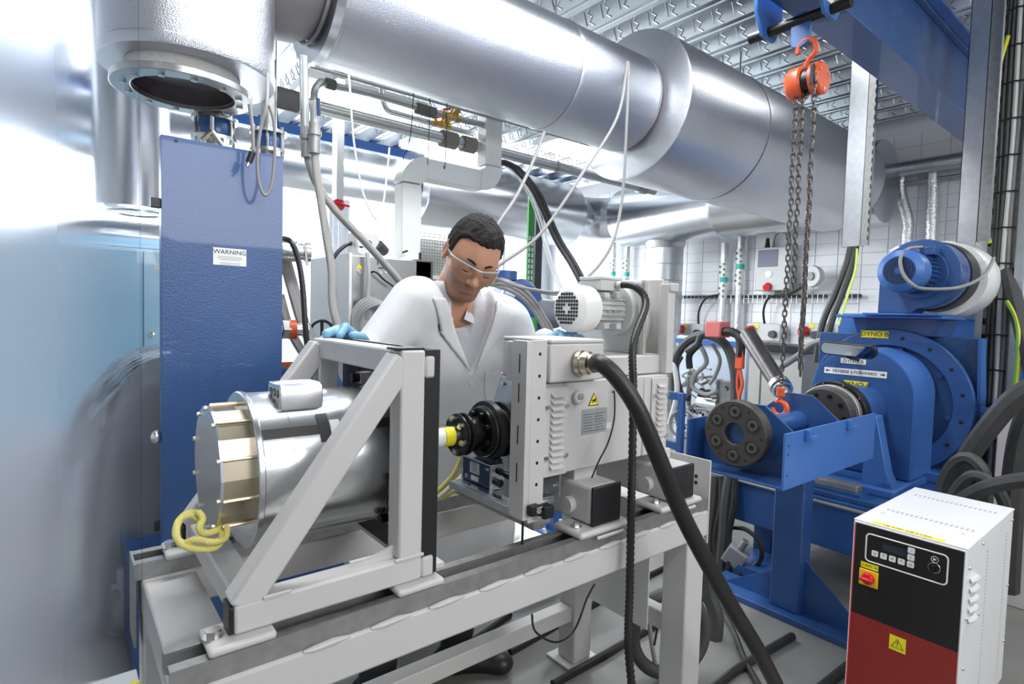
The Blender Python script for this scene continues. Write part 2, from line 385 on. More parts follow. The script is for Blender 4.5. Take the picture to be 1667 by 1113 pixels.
# far ducts
FZ, FY = 2.75, 6.1
t = thing('far_duct', 'dull silver duct crossing behind the braided hoses left of the white trunking', 'duct', (1.2, FY, FZ-.28))
obj('cladding_section', MB().lathe((-3.1, FY, FZ+.03), (1, 0, 0), [(0, .10), (0, .28), (4.6, .28), (4.605, .287), (4.65, .287), (4.655, .28), (6.40, .28), (6.40, .10)], 64), foil2, t)
t = thing('far_duct', 'wide silver duct section with a round end plate just above the head of the man', 'duct', (4.6, FY, FZ-.45))
obj('end_plate', MB().lathe((3.31, FY, FZ-.01), (1, 0, 0), [(0, .29), (0, .45), (.01, .455), (.012, .29)], 72, loop=True), foil2, t)
obj('cladding_section', MB().lathe((3.325, FY, FZ-.01), (1, 0, 0), [(0, .3), (0, .45), (2.50, .45), (2.54, .43), (2.54, .3)], 72), foil2, t)
EX, EZ = 6.62, 2.74
t = thing('wall_duct', 'long silver duct running along the right wall behind the widest duct', 'duct', (EX, 4.0, EZ-.42))
obj('elbow', MB().tube(spl([(5.875, FY, FZ-.01), (6.2, FY+.03, FZ), (6.5, FY-.12, FZ), (EX, FY-.45, EZ)], 5), .32, 48), foil2, t)
obj('cladding_section', MB().lathe((EX, 5.62, EZ), (0, -1, 0), [(0, .2), (0, .41), (.01, .415), (1.6, .415), (1.61, .42), (1.65, .42), (1.66, .415), (3.40, .415), (3.40, .40), (3.40, .2)], 72), foil2, t)
t = thing('drop_duct', 'vertical galvanised duct dropping from the wall duct behind the white machine', 'duct', (6.72, 4.95, 0))
dx, dy = 6.74, 4.97
obj('cone', MB().lathe((dx, dy, 2.27), (0, 0, 1), [(0, .24), (0, .255), (.24, .34), (.25, .3)], 56), galv, t)
dd = obj('spiral_section', MB().lathe((dx, dy, 0.0), (0, 0, 1), [(0, .10), (0, .252), (.215, .252), (.22, .258), (.227, .252)], 56), galv, t)
for k in range(1, 10): copy_part(dd, (0, 0, .227*k))
# strap cables hanging from the big duct
def cable(name, pts, r, m, lab, cat='cable', k=7, n=8): return obj(name, MB().tube(spl(pts, k), r, n), m, label=lab, cat=cat)
g = greyp
e0 = PY(1022, 130, 2.24)
cable('hanging_cable', [e0+V((0, 0, .1)), PY(1020, 200, 2.2), PY(1012, 330, 2.2), PY(990, 410, 2.15), PY(930, 470, 2.1), PY(860, 470, 2.1), PY(800, 450, 2.15), PY(780, 440, 2.3)], .0085, g, 'long grey cable swooping from the duct joint down behind the fan motor')
cable('hanging_cable', [e0+V((-.01, .0, .1)), PY(1005, 190, 2.2), PY(950, 280, 2.15), PY(880, 380, 2.1), PY(815, 430, 2.1), PY(790, 452, 2.15)], .0085, g, 'grey cable slanting from the duct joint to behind the head of the man')
cable('hanging_cable', [PY(886, 215, 2.45), PY(868, 262, 2.4), PY(840, 320, 2.35), PY(812, 362, 2.3), PY(790, 400, 2.3)], .010, g, 'pair of pale grey cables descending from the duct to the head of the man')
# hangers
for k, (x, y, l) in enumerate([(1206, 90, 'thin threaded rod holding the widest duct from the ceiling'), (905, 10, 'thin threaded rod above the middle of the foil duct')]):
    p = PY(x, y, 2.54)
    tag(obj('threaded_rod', MB().cyl((p.x, 2.54, DZ+(RB if k == 0 else RA)), (p.x, 2.54, ZC+.03), .006, n=8), galvd), l, 'rod')
# ================================================================ TEST BENCH
bt = thing('test_bench', 'long pale steel test bench with twin slotted rails in the foreground', 'bench', (.85, 1.2, 0))
def add(name, mb, m, **k): return obj(name, mb, m, CUR, **k)
CUR = bt
BX0, BX1 = .13, 1.575
add('beam', MB().box(BX0+.01, BX1, .960, 1.05, .625, .705), white, bev=.006)
add('beam', MB().box(BX0+.01, BX1, 1.42, 1.51, .625, .705), white2, bev=.006)
def rail(y0, y1, z0, z1, x0, x1):
    w_ = .006; m = MB()
    pr = [(y0, z0), (y1, z0), (y1, z1), (y1-.022, z1), (y1-.022, z1-.005), (y1-w_, z1-.005), (y1-w_, z0+w_), (y0+w_, z0+w_), (y0+w_, z1-.005), (y0+.022, z1-.005), (y0+.022, z1), (y0, z1)]
    return m.prism(pr, 'x', x0, x1)
add('rail', rail(.966, 1.046, .705, .742, BX0, BX1), galvd, ang=20, label='dull galvanised slotted rail')
add('rail', rail(1.424, 1.506, .705, .742, BX0, BX1), galvd, ang=20, label='dull galvanised slotted rail')
add('cross_beam', MB().box(BX0+.012, BX0+.115, 1.05, 1.42, .62, .70), white, bev=.006)
add('cross_beam', MB().box(BX1-.11, BX1-.01, 1.05, 1.42, .62, .70), white2, bev=.006)
add('leg', MB().box(1.475, 1.565, .962, 1.05, .012, .625), white, bev=.006)
add('leg', MB().box(BX0+.012, BX0+.10, .962, 1.05, .012, .625), white, bev=.006)
add('leg', MB().box(1.475, 1.565, 1.42, 1.505, .012, .625), white2, bev=.006)
add('leg', MB().box(BX0+.012, BX0+.10, 1.42, 1.505, .012, .625), white2, bev=.006)
for (a, b) in ((1.52, 1.006), (BX0+.056, 1.006), (1.52, 1.462), (BX0+.056, 1.462)):
    add('foot_plate', MB().box(a-.075, a+.075, b-.075, b+.075, 0, .012), white2, bev=.003)
add('stretcher', MB().box(BX0+.10, 1.475, 1.435, 1.49, .17, .225), white2, bev=.004)
add('side_stretcher', MB().box(1.50, 1.545, 1.05, 1.42, .30, .36), white2, bev=.004)
add('hanging_plate', MB().box(1.42, 1.425, 1.06, 1.42, .33, .62), white2, label='pale plate under the right end of the bench')
wb_ = MB().tube([(0, 0, 0), (.02, -.001, 0), (.055, .0, .001), (.085, 0, 0)], .006, 8, rr=[.003, .006, .0065, .003])
for k in range(10):
    x = .33 + k*.125
    mb = MB(); mb.v = [(p[0]+x, p[1]+.962, p[2]+.704) for p in wb_.v]; mb.f = wb_.f
    if k == 0: w0 = add('weld_bead', mb, white)
    else: copy_part(w0, (k*.125, 0, 0))
add('end_plate', MB().box(1.576, 1.582, .962, 1.16, .60, .86), white2, bev=.001, label='flat pale plate closing the right end, drilled with small holes')
p = PX(1133, 785, 1.576)
for dz in (0, -.05, .02): add('plate_hole', MB().cyl((1.574, p.y, p.z+dz), (1.5755, p.y, p.z+dz), .006, n=10), black)
# end cap strip on left rail end
add('rail_end_plate', MB().box(BX0-.004, BX0, 1.42, 1.51, .56, .742), galvd)
# caster under the left end of bench is a separate trolley wheel
p = PZ(214, 1003, 0); cst = thing('caster_wheel', 'grey swivel caster wheel left of the far bench corner', 'caster', (p.x, p.y, 0))
CUR = cst
cx_, cy_ = p.x, p.y
add('wheel', MB().lathe((cx_, cy_-.018, .062), (0, 1, 0), [(0, .01), (0, .050), (.008, .062), (.028, .062), (.036, .050), (.036, .01)], 28), grey)
add('hub', MB().cyl((cx_, cy_-.026, .062), (cx_, cy_+.026, .062), .016, n=14), chrome)
for s_ in (-.026, .022): add('fork', MB().prism([(cx_-.05, .150), (cx_+.04, .150), (cx_+.018, .055), (cx_-.02, .055)], 'y', cy_+s_, cy_+s_+.004), lgrey)
add('fork_plate', MB().box(cx_-.07, cx_+.09, cy_-.06, cy_+.06, .150, .162), lgrey, bev=.003)
add('trolley_beam', MB().box(cx_-.05, cx_+.5, cy_-.04, cy_+.04, .162, .225), lgrey, bev=.004)
# low grey cover on the floor, bottom left
p1, p2 = PZ(150, 1113, .30), PZ(236, 1083, .30)
tt = thing('low_machine_cover', 'low pale grey cover plate at the bottom left beside the bench leg', 'cover', (p2.x-.2, p2.y-.15, 0))
obj('top', MB().box(p1.x-.12, p2.x-.02, p2.y-.33, p2.y, .288, .30), lgrey, tt, bev=.003)
obj('body', MB().box(p1.x-.11, p2.x-.03, p2.y-.32, p2.y-.01, 0, .288), white2, tt, bev=.004)
q = PZ(222, 1110, .301); obj('sticker', MB().box(q.x-.012, q.x+.012, q.y-.006, q.y+.006, .3003, .3015), yellow, tt)
# ================================================================ WHITE SUPPORT FRAME
fr = thing('support_frame', 'white welded triangular steel frame carrying the silver motor', 'frame', (.4, 1.22, .742))
CUR = fr; T = .05; yn0, yn1, yf0, yf1 = .985, 1.035, 1.425, 1.475
for (ya, yb) in ((yn0, yn1), (yf0, yf1)):
    yc = (ya+yb)/2; l = 'near' if ya < 1.2 else 'far'
    add('lower_tube', MB().box(.225, .575, ya, yb, .757, .807), white, bev=.005)
    add('post', MB().box(.522, .575, ya, yb, .807, 1.222), white, bev=.005)
    add('diagonal_brace', MB().beam((.248, yc, .812), (.522, yc, 1.188), T, T-.002, up=(0, 1, 0), ext=.018), white, bev=.005)
    add('end_cap', MB().box(.217, .225, ya+.002, yb-.002, .759, .805), black, bev=.003)
    for x in (.235, .565):
        add('foot_pad', MB().box(x-.052, x+.052, ya-.022, yb+.012, .742, .757), white, bev=.006)
    bx = add('bolt', MB().cyl((.197, yc-.006, .757), (.197, yc-.006, .770), .013, n=6).cyl((.197, yc-.006, .757), (.197, yc-.006, .760), .017, n=20), chrome)
    add('brace_web', MB().prism([(.43, .807), (.522, .807), (.522, .83), (.45, .812)], 'y', yc-.004, yc+.004), white)
    add('weld_bead', MB().tube([(.27, ya+.001, .808), (.29, ya-.001, .809), (.315, ya+.001, .808)], .004, 6), white)
    add('weld_bead', MB().tube([(.515, ya+.001, .808), (.545, ya-.002, .809), (.577, ya+.001, .808)], .004, 6), white)
add('top_bar', MB().box(.522, .575, yn1, yf0, 1.172, 1.222), white, bev=.005)
add('base_bar', MB().box(.232, .285, yn1, yf0, .757, .807), white, bev=.005)
add('top_cap', MB().box(.512, .575, yn0+.004, yn1-.002, 1.222, 1.227), black, bev=.002)
add('plate_lug', MB().box(.575, .598, yn0, yn0+.022, 1.165, 1.21), white, bev=.006)
add('plate_lug', MB().box(.575, .603, yn0, yn0+.022, .757, .80), white, bev=.006)
m = MB()
mp = add('mounting_plate', MB().box(.598, .612, 1.0, 1.46, .752, 1.222), black, bev=.002, label='black mounting plate between the posts')
add('plate_edge_strip', MB().box(.576, .612, .990, 1.0, .760, 1.222), black, bev=.001)
add('cross_tube', MB().box(.600, .66, 1.035, 1.42, .742, .752), white2)
for (a, b) in ((1.09, 1.14), (1.36, 1.14), (1.09, .82), (1.36, .82), (1.225, 1.19)):
    add('plate_bolt', MB().cyl((.590, a, b), (.598, a, b), .009, n=10), bsteel)
# ================================================================ MOTOR
MY, MZ = 1.235, .968
mo = thing('electric_motor', 'large polished silver cylindrical motor inside the white triangular frame', 'motor', (.42, MY, MZ-.16))
CUR = mo
add('housing', MB().lathe((.300, MY, MZ), (1, 0, 0), [(0, .10), (0, .154), (.055, .154), (.0555, .1535), (.056, .154), (.25, .154), (.2505, .1532), (.251, .154), (.284, .154), (.284, .10)], 96), alum)
add('front_flange', MB().lathe((.288, MY, MZ), (1, 0, 0), [(0, .05), (0, .156), (.002, .158), (.010, .158), (.012, .156), (.012, .05)], 96), alum)
fl_ = add('rear_flange', MB().lathe((.584, MY, MZ), (1, 0, 0), [(0, .09), (0, .162), (.014, .162), (.014, .09)], 72), galvd)
# faceted end cover
n = 16; R1 = .122; cyv, czv = MY, MZ+.012
add('end_cover', MB().lathe((.236, cyv, czv), (1, 0, 0), [(0, R1), (.052, R1)], 20), brass, ang=12, label='gold tinted faceted end cover')
add('cover_plate', MB().lathe((.231, cyv, czv), (1, 0, 0), [(0, R1-.006), (0, R1+.001), (.005, R1+.001)], 20), alum, ang=12)
for k in range(10):
    a = 2*pi*(k+.5)/10
    y, z = cyv+(R1-.004)*cos(a), czv+(R1-.004)*sin(a)
    add('cover_screw', MB().cyl((.226, y, z), (.231, y, z), .0045, n=8), chrome)
    y, z = cyv+(R1+.0015)*cos(a), czv+(R1+.0015)*sin(a)
    add('tie_rod', MB().cyl((.236, y, z), (.288, y, z), .0035, n=8), brass)
# connector block on top
x0, x1, ya, yb, z0, z1 = .345, .430, 1.150, 1.232, MZ+.125, MZ+.178
cb = add('connector_block', MB().prism([(ya, z0), (yb, z0), (yb, z1-.006), (yb-.006, z1), (ya+.012, z1), (ya+.003, z1-.006), (ya, z1-.016)], 'x', x0, x1), alum, bev=.002, label='brushed connector block on top of the motor')
for k in range(3):
    y = ya+.018+k*.022; obj('socket', MB().cyl((x0-.001, y, z0+.034), (x0+.0005, y, z0+.034), .0085, n=16), bsteel, cb)
# tape: follows the cylinder
def band(xa, xb, a0, a1, r, th=.0007, n=10):
    m = MB(); vs = []
    for rr in (r, r+th):
        for x in (xa, xb):
            for k in range(n+1):
                a = a0+(a1-a0)*k/n; vs.append((x, MY+rr*cos(a), MZ+rr*sin(a)))
    N = n+1; fs = []
    for k in range(n): fs += [(k, k+1, N+k+1, N+k), (2*N+k, 3*N+k, 3*N+k+1, 2*N+k+1), (k, 2*N+k, 2*N+k+1, k+1), (N+k, N+k+1, 3*N+k+1, 3*N+k)]
    fs += [(0, N, 3*N, 2*N), (n, 2*N+n, 3*N+n, N+n)]
    return m.add(vs, fs)
tape = mat('black_tape', (.03, .028, .027), .4)
r_ = .1545; A0 = radians(180-40)
add('tape_strip', band(.302, .425, A0, A0+radians(7.5), r_), tape, label='black adhesive tape along the barrel')
add('tape_strip', band(.456, .58, A0, A0+radians(7.5), r_), tape, label='black adhesive tape along the barrel')
add('tape_patch', band(.408, .430, A0-radians(9), A0+radians(14), r_+.0008), tape, label='short piece of black tape across the strip')
add('tape_residue', band(.432, .452, A0-radians(3), A0+radians(9), r_), paper)
cl = []
for (y, z) in ((MY-.168, MZ-.03), (MY-.11, MZ-.125), (MY+.05, MZ+.168)):
    b_ = add('clamp_block', MB().box(.566, .598, y-.015, y+.015, z-.014, z+.014), galvd, bev=.002)
    obj('clamp_screw', MB().cyl((.548, y, z), (.566, y, z), .011, n=12).cyl((.5475, y, z), (.549, y, z), .005, n=6), bsteel, b_)
# yellow sleeved cable loops under the end cover
lo = [PY(352, 862, 1.16), PY(362, 872, 1.13), PY(352, 890, 1.12), PY(320, 893, 1.12), PY(292, 882, 1.13), PY(288, 858, 1.15), PY(300, 838, 1.17), PY(320, 834, 1.18)]
lp2 = [PY(370, 858, 1.14), PY(366, 876, 1.12), PY(345, 882, 1.11), PY(318, 878, 1.12), PY(298, 884, 1.13), PY(286, 870, 1.14), PY(292, 846, 1.16), PY(312, 838, 1.17), PY(328, 850, 1.16)]
lp3 = [PY(322, 832, 1.16), PY(330, 844, 1.15), PY(324, 858, 1.14), PY(332, 868, 1.14), PY(350, 864, 1.14), PY(358, 858, 1.16)]
yc_ = thing('yellow_cable', 'coil of yellow sleeved cable hanging under the round end of the motor', 'cable', tuple(PY(320, 893, 1.12)))
for pp in (lo, lp2, lp3): obj('loop', MB().tube(spl(pp, 7), .0062, 10), yellowc, yc_)
for k, pp in enumerate([[PY(765, 705, 1.33), PY(745, 760, 1.34), PY(728, 785, 1.36), PY(700, 808, 1.4), PY(650, 830, 1.5)], [PY(775, 720, 1.34), PY(760, 765, 1.35), PY(735, 792, 1.37), PY(706, 815, 1.41), PY(660, 838, 1.5)], [PY(780, 735, 1.36), PY(765, 775, 1.37), PY(742, 795, 1.39), PY(712, 815, 1.44), PY(670, 832, 1.52)]]):
    cable('yellow_cable', pp, .008, yellowc if k != 1 else mat('beige_sleeve', (.70, .62, .48), .6), ['upper yellow cable slanting down behind the shaft coupling', 'beige cable between the two yellow ones behind the shaft coupling', 'lower yellow cable slanting down behind the sensor plate'][k])
# ================================================================ SHAFT AND COUPLING
SZ = MZ+.010; SY = MY
sh = thing('shaft_coupling', 'silver shaft with yellow label and black bolted coupling discs beside the black plate', 'coupling', (.78, MY, MZ-.06))
CUR = sh
def disc(nm, x, r, w_, m, n=56, ri=.02, c=.002, **k): return add(nm, MB().lathe((x, SY, SZ), (1, 0, 0), [(0, ri), (0, r-c), (c, r), (w_-c, r), (w_, r-c), (w_, ri)], n), m, **k)
disc('rear_disc', .690, .058, .010, bsteel)
add('stub_shaft', MB().cyl((.612, SY, SZ), (.72, SY, SZ), .026, n=32), steel)
add('shaft', MB().lathe((.70, SY, SZ), (1, 0, 0), [(0, .02), (0, .0255), (.122, .0255), (.122, .02)], 40), alum)
def sb(xa, xb, a0, a1, r, m, nm, lab=None):
    mb = MB(); tmp = band(xa, xb, a0, a1, r); mb.v = [(p[0], p[1]-MY+SY, p[2]-MZ+SZ) for p in tmp.v]; mb.f = tmp.f; return add(nm, mb, m, label=lab)
sb(.772, .800, radians(110), radians(250), .0258, yellow, 'label', 'yellow warning label round the shaft')
sb(.744, .770, radians(110), radians(250), .0258, paper, 'label', 'white label round the shaft')
disc('coupling_disc', .815, .056, .009, bsteel); disc('coupling_disc', .834, .056, .009, bsteel)
disc('spacer_ring', .825, .046, .008, steel, ri=.02)
for k in range(6):
    a = 2*pi*(k+.3)/6; y, z = SY+.043*cos(a), SZ+.043*sin(a)
    add('hex_bolt', MB().cyl((.804, y, z), (.815, y, z), .0088, n=6).cyl((.800, y, z), (.805, y, z), .005, n=8), chrome)
    if k % 2: obj('bolt_mark', MB().cyl((.8035, y, z), (.8042, y, z), .006, n=6), yellow, sh)
disc('hub', .843, .040, .044, bsteel)
disc('bolt_flange', .887, .066, .014, bsteel)
for k in range(8):
    a = 2*pi*(k+.5)/8; y, z = SY+.052*cos(a), SZ+.052*sin(a)
    add('socket_bolt', MB().lathe((.874, y, z), (1, 0, 0), [(0, .005), (0, .0078), (.013, .0078)], 12), bsteel)
# torque sensor
ts = thing('torque_sensor', 'black ring shaped torque sensor on a small dark blue electronics box', 'sensor', (.92, SY, .834))
CUR = ts
add('stator_ring', MB().ring((.906, SY, SZ), (.926, SY, SZ), .082, .070, 72), black, bev=.002)
add('ring_foot', MB().box(.904, .928, 1.178, 1.262, .900, SZ-.066), black, bev=.002)
add('rotor', MB().lathe((.902, SY, SZ), (1, 0, 0), [(0, .02), (0, .0685), (.030, .0685), (.032, .060), (.058, .060), (.058, .02)], 60), steel)
add('clamp_ring', MB().ring((.900, SY, SZ), (.905, SY, SZ), .069, .060, 60), steel)
disc('speed_disc', .955, .076, .010, bsteel, n=64); disc('speed_disc', .940, .066, .008, bsteel)
disc('rear_hub', .965, .045, .034, bsteel)
navy = mat('navy_paint', (.01, .025, .085), .35)
add('sensor_box', MB().box(.886, .924, 1.176, 1.302, .836, .898), navy, bev=.001, label='dark blue electronics box')
add('end_cheek', MB().box(.884, .926, 1.168, 1.176, .834, .900), alum, bev=.001)
add('end_cheek', MB().box(.884, .926, 1.302, 1.308, .834, .900), alum, bev=.001)
add('top_strip', MB().box(.883, .927, 1.168, 1.308, .898, .902), alum, bev=.0005)
def flab(y0, y1, z0, z1, m, nm): return add(nm, MB().box(.8852, .886, y0, y1, z0, z1), m)
flab(1.225, 1.268, .862, .892, paper, 'label_plate'); flab(1.228, 1.262, .842, .855, paper, 'label_plate')
for k in range(7): add('print_line', MB().box(.8848, .8852, 1.229+.004*(k % 3), 1.264, .8655+k*.0037, .8665+k*.0037), ink)
text('150', .011, (.8850, 1.190, .886), (0, -1, 0), (0, 0, 1), paper, ts)
add('logo_ring', MB().tube(circ((.8852, 1.285, .848), (1, 0, 0), .005, 16), .0006, 5, closed=True), paper)
add('plug', MB().lathe((.905, 1.168, .885), V((.35, -1, -.25)), [(0, .004), (0, .008), (.012, .009), (.015, .007), (.028, .0092), (.045, .0095), (.05, .006)], 16), bsteel, label='black round connector plug')
add('socket', MB().lathe((.900, 1.168, .855), V((.1, -1, 0)), [(0, .003), (0, .0095), (.018, .0105), (.022, .006)], 16), bsteel)
cable('sensor_cable', [(.922, 1.118, .872), (.925, 1.085, .862), PY(848, 790, 1.03), PY(851, 840, 1.02), PY(850, 886, 1.02)], .0030, rubber, 'thin black sensor cable hanging from the connector down past the near rail')
# galvanised bracket tray
bk = thing('sensor_bracket', 'galvanised bracket tray under the torque sensor reaching back to the upright plate', 'bracket', (.93, 1.15, .75)); CUR = bk
add('tray', MB().box(.848, 1.0, 1.055, 1.31, .829, .833), galv, bev=.001)
add('tray_lip', MB().box(.845, .848, 1.055, 1.31, .815, .834), galv, bev=.0005)
add('tray_lip', MB().box(.848, 1.0, 1.052, 1.055, .815, .834), galv, bev=.0005)
add('spacer_bar', MB().box(.862, .890, 1.075, 1.30, .833, .8345), alum)
add('spacer_block', MB().box(.866, .905, 1.078, 1.10, .833, .845), alum, bev=.001)
add('upright_plate', MB().prism([(1.03, .834), (1.30, .834), (1.315, .90), (1.315, 1.05), (1.285, 1.118), (1.03, 1.118)], 'x', .997, 1.002), galv, bev=.0005, label='upright galvanised plate with cut corner')
add('pivot_plate', MB().box(.925, .985, 1.045, 1.051, .765, .829), galv, bev=.004)
add('pivot_plate', MB().box(.925, .931, 1.051, 1.12, .770, .829), galv, bev=.001)
add('strut', MB().box(.94, .975, 1.06, 1.42, .750, .790), galvd, bev=.002)
add('pivot_bolt', MB().cyl((.955, 1.036, .800), (.955, 1.045, .800), .010, n=6), chrome)
for (y, z) in ((1.27, 1.10), (1.05, .86)): add('screw', MB().cyl((.990, y, z), (.997, y, z), .007, n=8), chrome)
# tall profile with holes
up = thing('drilled_upright', 'tall white and silver upright profile with a column of holes', 'post', (.885, 1.03, .80)); CUR = up
add('channel', MB().box(.852, .868, 1.0, 1.055, .812, 1.236), mat('satin_aluminium', (.66, .64, .62), .5, .35), bev=.001, label='brushed aluminium face with narrow slots')
add('front_plate', MB().box(.868, .915, 1.0, 1.008, .802, 1.238), white, bev=.002)
add('top_box', MB().box(.868, .905, 1.008, 1.10, 1.135, 1.232), white, bev=.003)
add('side_web', MB().box(.868, .874, 1.008, 1.05, .812, 1.11), white2)
for z in (1.16, 1.09, .99, .90): add('slot', MB().box(.8512, .852, 1.025, 1.028, z, z+.045), black)
for k in range(8): add('hole', MB().cyl((.892, .9995, 1.205-k*.052), (.892, 1.0, 1.205-k*.052), .0042, n=12), ink)
cl_ = thing('cable_clamp', 'small black clamp block with rods below the sensor plug', 'clamp', (.93, 1.0, .815)); CUR = cl_
add('block', MB().box(.895, .925, .97, .998, .815, .845), black, bev=.002)
add('block', MB().box(.862, .89, .98, .998, .825, .85), black, bev=.002)
for z in (.82, .832, .842): add('rod', MB().cyl((.885, .982, z), (.9, .982, z), .003, n=8), chrome)
add('nut', MB().cyl((.878, .972, .84), (.878, .98, .84), .008, n=6), chrome)
# ================================================================ WHITE DRIVE MOTOR WITH COOLING FAN
dm = thing('drive_motor', 'boxy white electric drive motor with louvred sides and a cooling fan on top', 'motor', (1.2, 1.25, .88)); CUR = dm
add('body', MB().box(1.006, 1.33, 1.035, 1.30, .893, 1.128), white, bev=.004)
add('vent_duct', MB().box(.940, 1.006, 1.035, 1.085, .893, 1.128), white, bev=.003)
add('rear_body', MB().box(1.333, 1.442, 1.035, 1.34, .893, 1.128), white2, bev=.004)
add('terminal_box', MB().box(.935, 1.125, 1.01, 1.20, 1.132, 1.228), white, bev=.005)
add('terminal_lid', MB().box(.935, 1.125, 1.01, 1.20, 1.2285, 1.238), white, bev=.003)
def louvres(x0, x1, z0, z1, n, yf):
    pl = add('louvre_panel', MB().box(x0, x1, yf-.006, yf, z0, z1), white, bev=.002)
    h = (z1-z0-.03)/n; xa, xb = x0+.018, x1-.018
    s0 = None
    for k in range(n):
        zt = z1-.015-k*h
        if s0 is None:
            s0 = obj('louvre', MB().add([(xa, yf-.006, zt), (xb, yf-.006, zt), (xb-.003, yf-.018, zt-h*.66), (xa+.003, yf-.018, zt-h*.66), (xa+.003, yf-.006, zt-h*.66), (xb-.003, yf-.006, zt-h*.66)],
                     [(0, 1, 2, 3), (3, 2, 5, 4), (0, 3, 4), (1, 5, 2)]), white, pl, ang=20); zz = zt
        else: copy_part(s0, (0, 0, zt-zz), parent=pl)
    for (a, b) in ((x0+.007, z1-.05), (x1-.007, z1-.05), (x0+.007, z0+.05), (x1-.007, z0+.05)):
        obj('panel_screw', MB().cyl((a, yf-.013, b), (a, yf-.006, b), .0055, n=10), chrome, pl)
louvres(.938, 1.020, .893, 1.120, 12, 1.035)
louvres(1.362, 1.438, .895, 1.120, 12, 1.035)
add('lifting_eye', MB().tube(circ((1.053, 1.024, 1.088), (.25, 1, 0), .013, 18), .0055, 8, closed=True), lgrey)
nr_ = 1.0345
tri = add('warning_sign', MB().prism([(1.098, 1.060), (1.138, 1.060), (1.118, 1.094)], 'y', nr_-.001, nr_), ink)
obj('sign_face', MB().prism([(1.1015, 1.062), (1.1345, 1.062), (1.118, 1.0905)], 'y', nr_-.0016, nr_-.001), yellow, tri)
obj('sign_mark', MB().prism([(1.111, 1.067), (1.114, 1.067), (1.115, 1.071), (1.121, 1.071), (1.122, 1.067), (1.125, 1.067), (1.125, 1.076), (1.128, 1.080), (1.124, 1.081), (1.121, 1.077), (1.112, 1.076)], 'y', nr_-.002, nr_-.0016), ink, tri)
pl = add('rating_plate', MB().box(1.076, 1.172, nr_-.001, nr_, .985, 1.052), mat('etched_plate', (.55, .57, .58), .35, .6))
for k in range(7):
    obj('print_line', MB().box(1.080, 1.118-.004*(k % 2), nr_-.0014, nr_-.001, .992+k*.0075, .9932+k*.0075), ink, pl)
    obj('print_line', MB().box(1.124, 1.166-.006*(k % 3), nr_-.0014, nr_-.001, .992+k*.0075, .9932+k*.0075), ink, pl)
add('small_label', MB().box(1.172, 1.192, nr_-.001, nr_, .99, 1.008), paper)
gl = add('cable_gland', MB().lathe((1.030, 1.01, 1.180), (.35, -1, 0), [(0, .010), (0, .031), (.012, .031), (.012, .027), (.018, .027), (.018, .030), (.032, .030), (.036, .024), (.044, .024), (.044, .01)], 28), mat('nickel_plated_brass', (.66, .60, .48), .25, 1), ang=25, label='nickel plated cable gland')
# cooling fan: base block, volute, motor
add('fan_base', MB().box(1.128, 1.442, 1.06, 1.34, 1.130, 1.185), white2, bev=.004)
vx0, vx1 = 1.40, 1.47
add('volute_panel', MB().box(1.395, 1.401, 1.09, 1.40, 1.185, 1.405), white2, bev=.003, label='flat side plate of the fan casing')
add('volute_scroll', MB().prism([(1.245+.135*cos(radians(a)), 1.285+.135*sin(radians(a))) for a in range(-50, 231, 10)] + [(1.14, 1.185), (1.35, 1.185)], 'x', 1.401, 1.448), wplastic, ang=30, label='rounded fan scroll')
add('volute_panel', MB().box(1.448, 1.454, 1.07, 1.40, 1.185, 1.415), white2, bev=.003, label='flat side plate of the fan casing')
add('corner_post', MB().box(1.430, 1.464, 1.035, 1.069, 1.13, 1.40), white, bev=.003)
add('corner_bracket', MB().box(1.430, 1.470, 1.028, 1.035, 1.376, 1.402), white, bev=.003)
add('guard_strip', MB().box(1.380, 1.395, 1.085, 1.10, 1.17, 1.41), mat('clear_plastic_strip', (.8, .8, .75), .15, trans=.6), bev=.002)
fy, fz = 1.20, 1.318
fm = add('fan_motor', MB().lathe((1.245, fy, fz), (1, 0, 0), [(0, .03), (0, .052), (.125, .052), (.125, .03)], 40), lgrey)
add('fan_cowl', MB().lathe((1.175, fy, fz), (1, 0, 0), [(-.006, .005), (-.006, .050), (-.004, .054), (.008, .068), (.014, .070), (.072, .070), (.072, .060), (.072, .03)], 56), wplastic, ang=28)
gr = MB()
for i in range(-4, 5):
    for j in range(-4, 5):
        if i*i+j*j <= 20 and not (i == 0 and j == 0) and abs(i)+abs(j) > 1:
            gr.box(1.1675, 1.1688, fy+i*.0105-.0037, fy+i*.0105+.0037, fz+j*.0105-.0037, fz+j*.0105+.0037)
add('grille_holes', gr, ink, kind='stuff')
fin = None
for k in range(24):
    a = 2*pi*k/24
    y, z = fy+.054*cos(a), fz+.054*sin(a)
    M_ = Matrix.Translation(V((1.25, y, z))) @ Matrix.Rotation(a, 4, 'X')
    add('fin', MB().box(0, .115, -.006, .008, -.0011, .0011, M_), lgrey)
add('motor_flange', MB().lathe((1.368, fy, fz), (1, 0, 0), [(0, .03), (0, .058), (.004, .078), (.027, .080), (.027, .03)], 48), lgrey)
add('motor_terminal_box', MB().box(1.255, 1.345, fy-.052, fy+.03, fz+.056, fz+.088), lgrey, bev=.003)
add('terminal_box_lid', MB().box(1.250, 1.350, fy-.055, fy+.033, fz+.088, fz+.098), lgrey, bev=.003)
for x in (1.262, 1.315): add('mounting_lug', MB().box(x, x+.022, fy-.066, fy-.03, fz-.058, fz-.040), lgrey, bev=.002); add('mounting_lug', MB().box(x, x+.022, fy-.064, fy-.03, fz+.034, fz+.050), lgrey, bev=.002)
for k in range(4): add('housing_screw', MB().cyl((1.262+k*.026, fy-.066, fz-.003), (1.262+k*.026, fy-.060, fz-.003), .004, n=8), chrome)
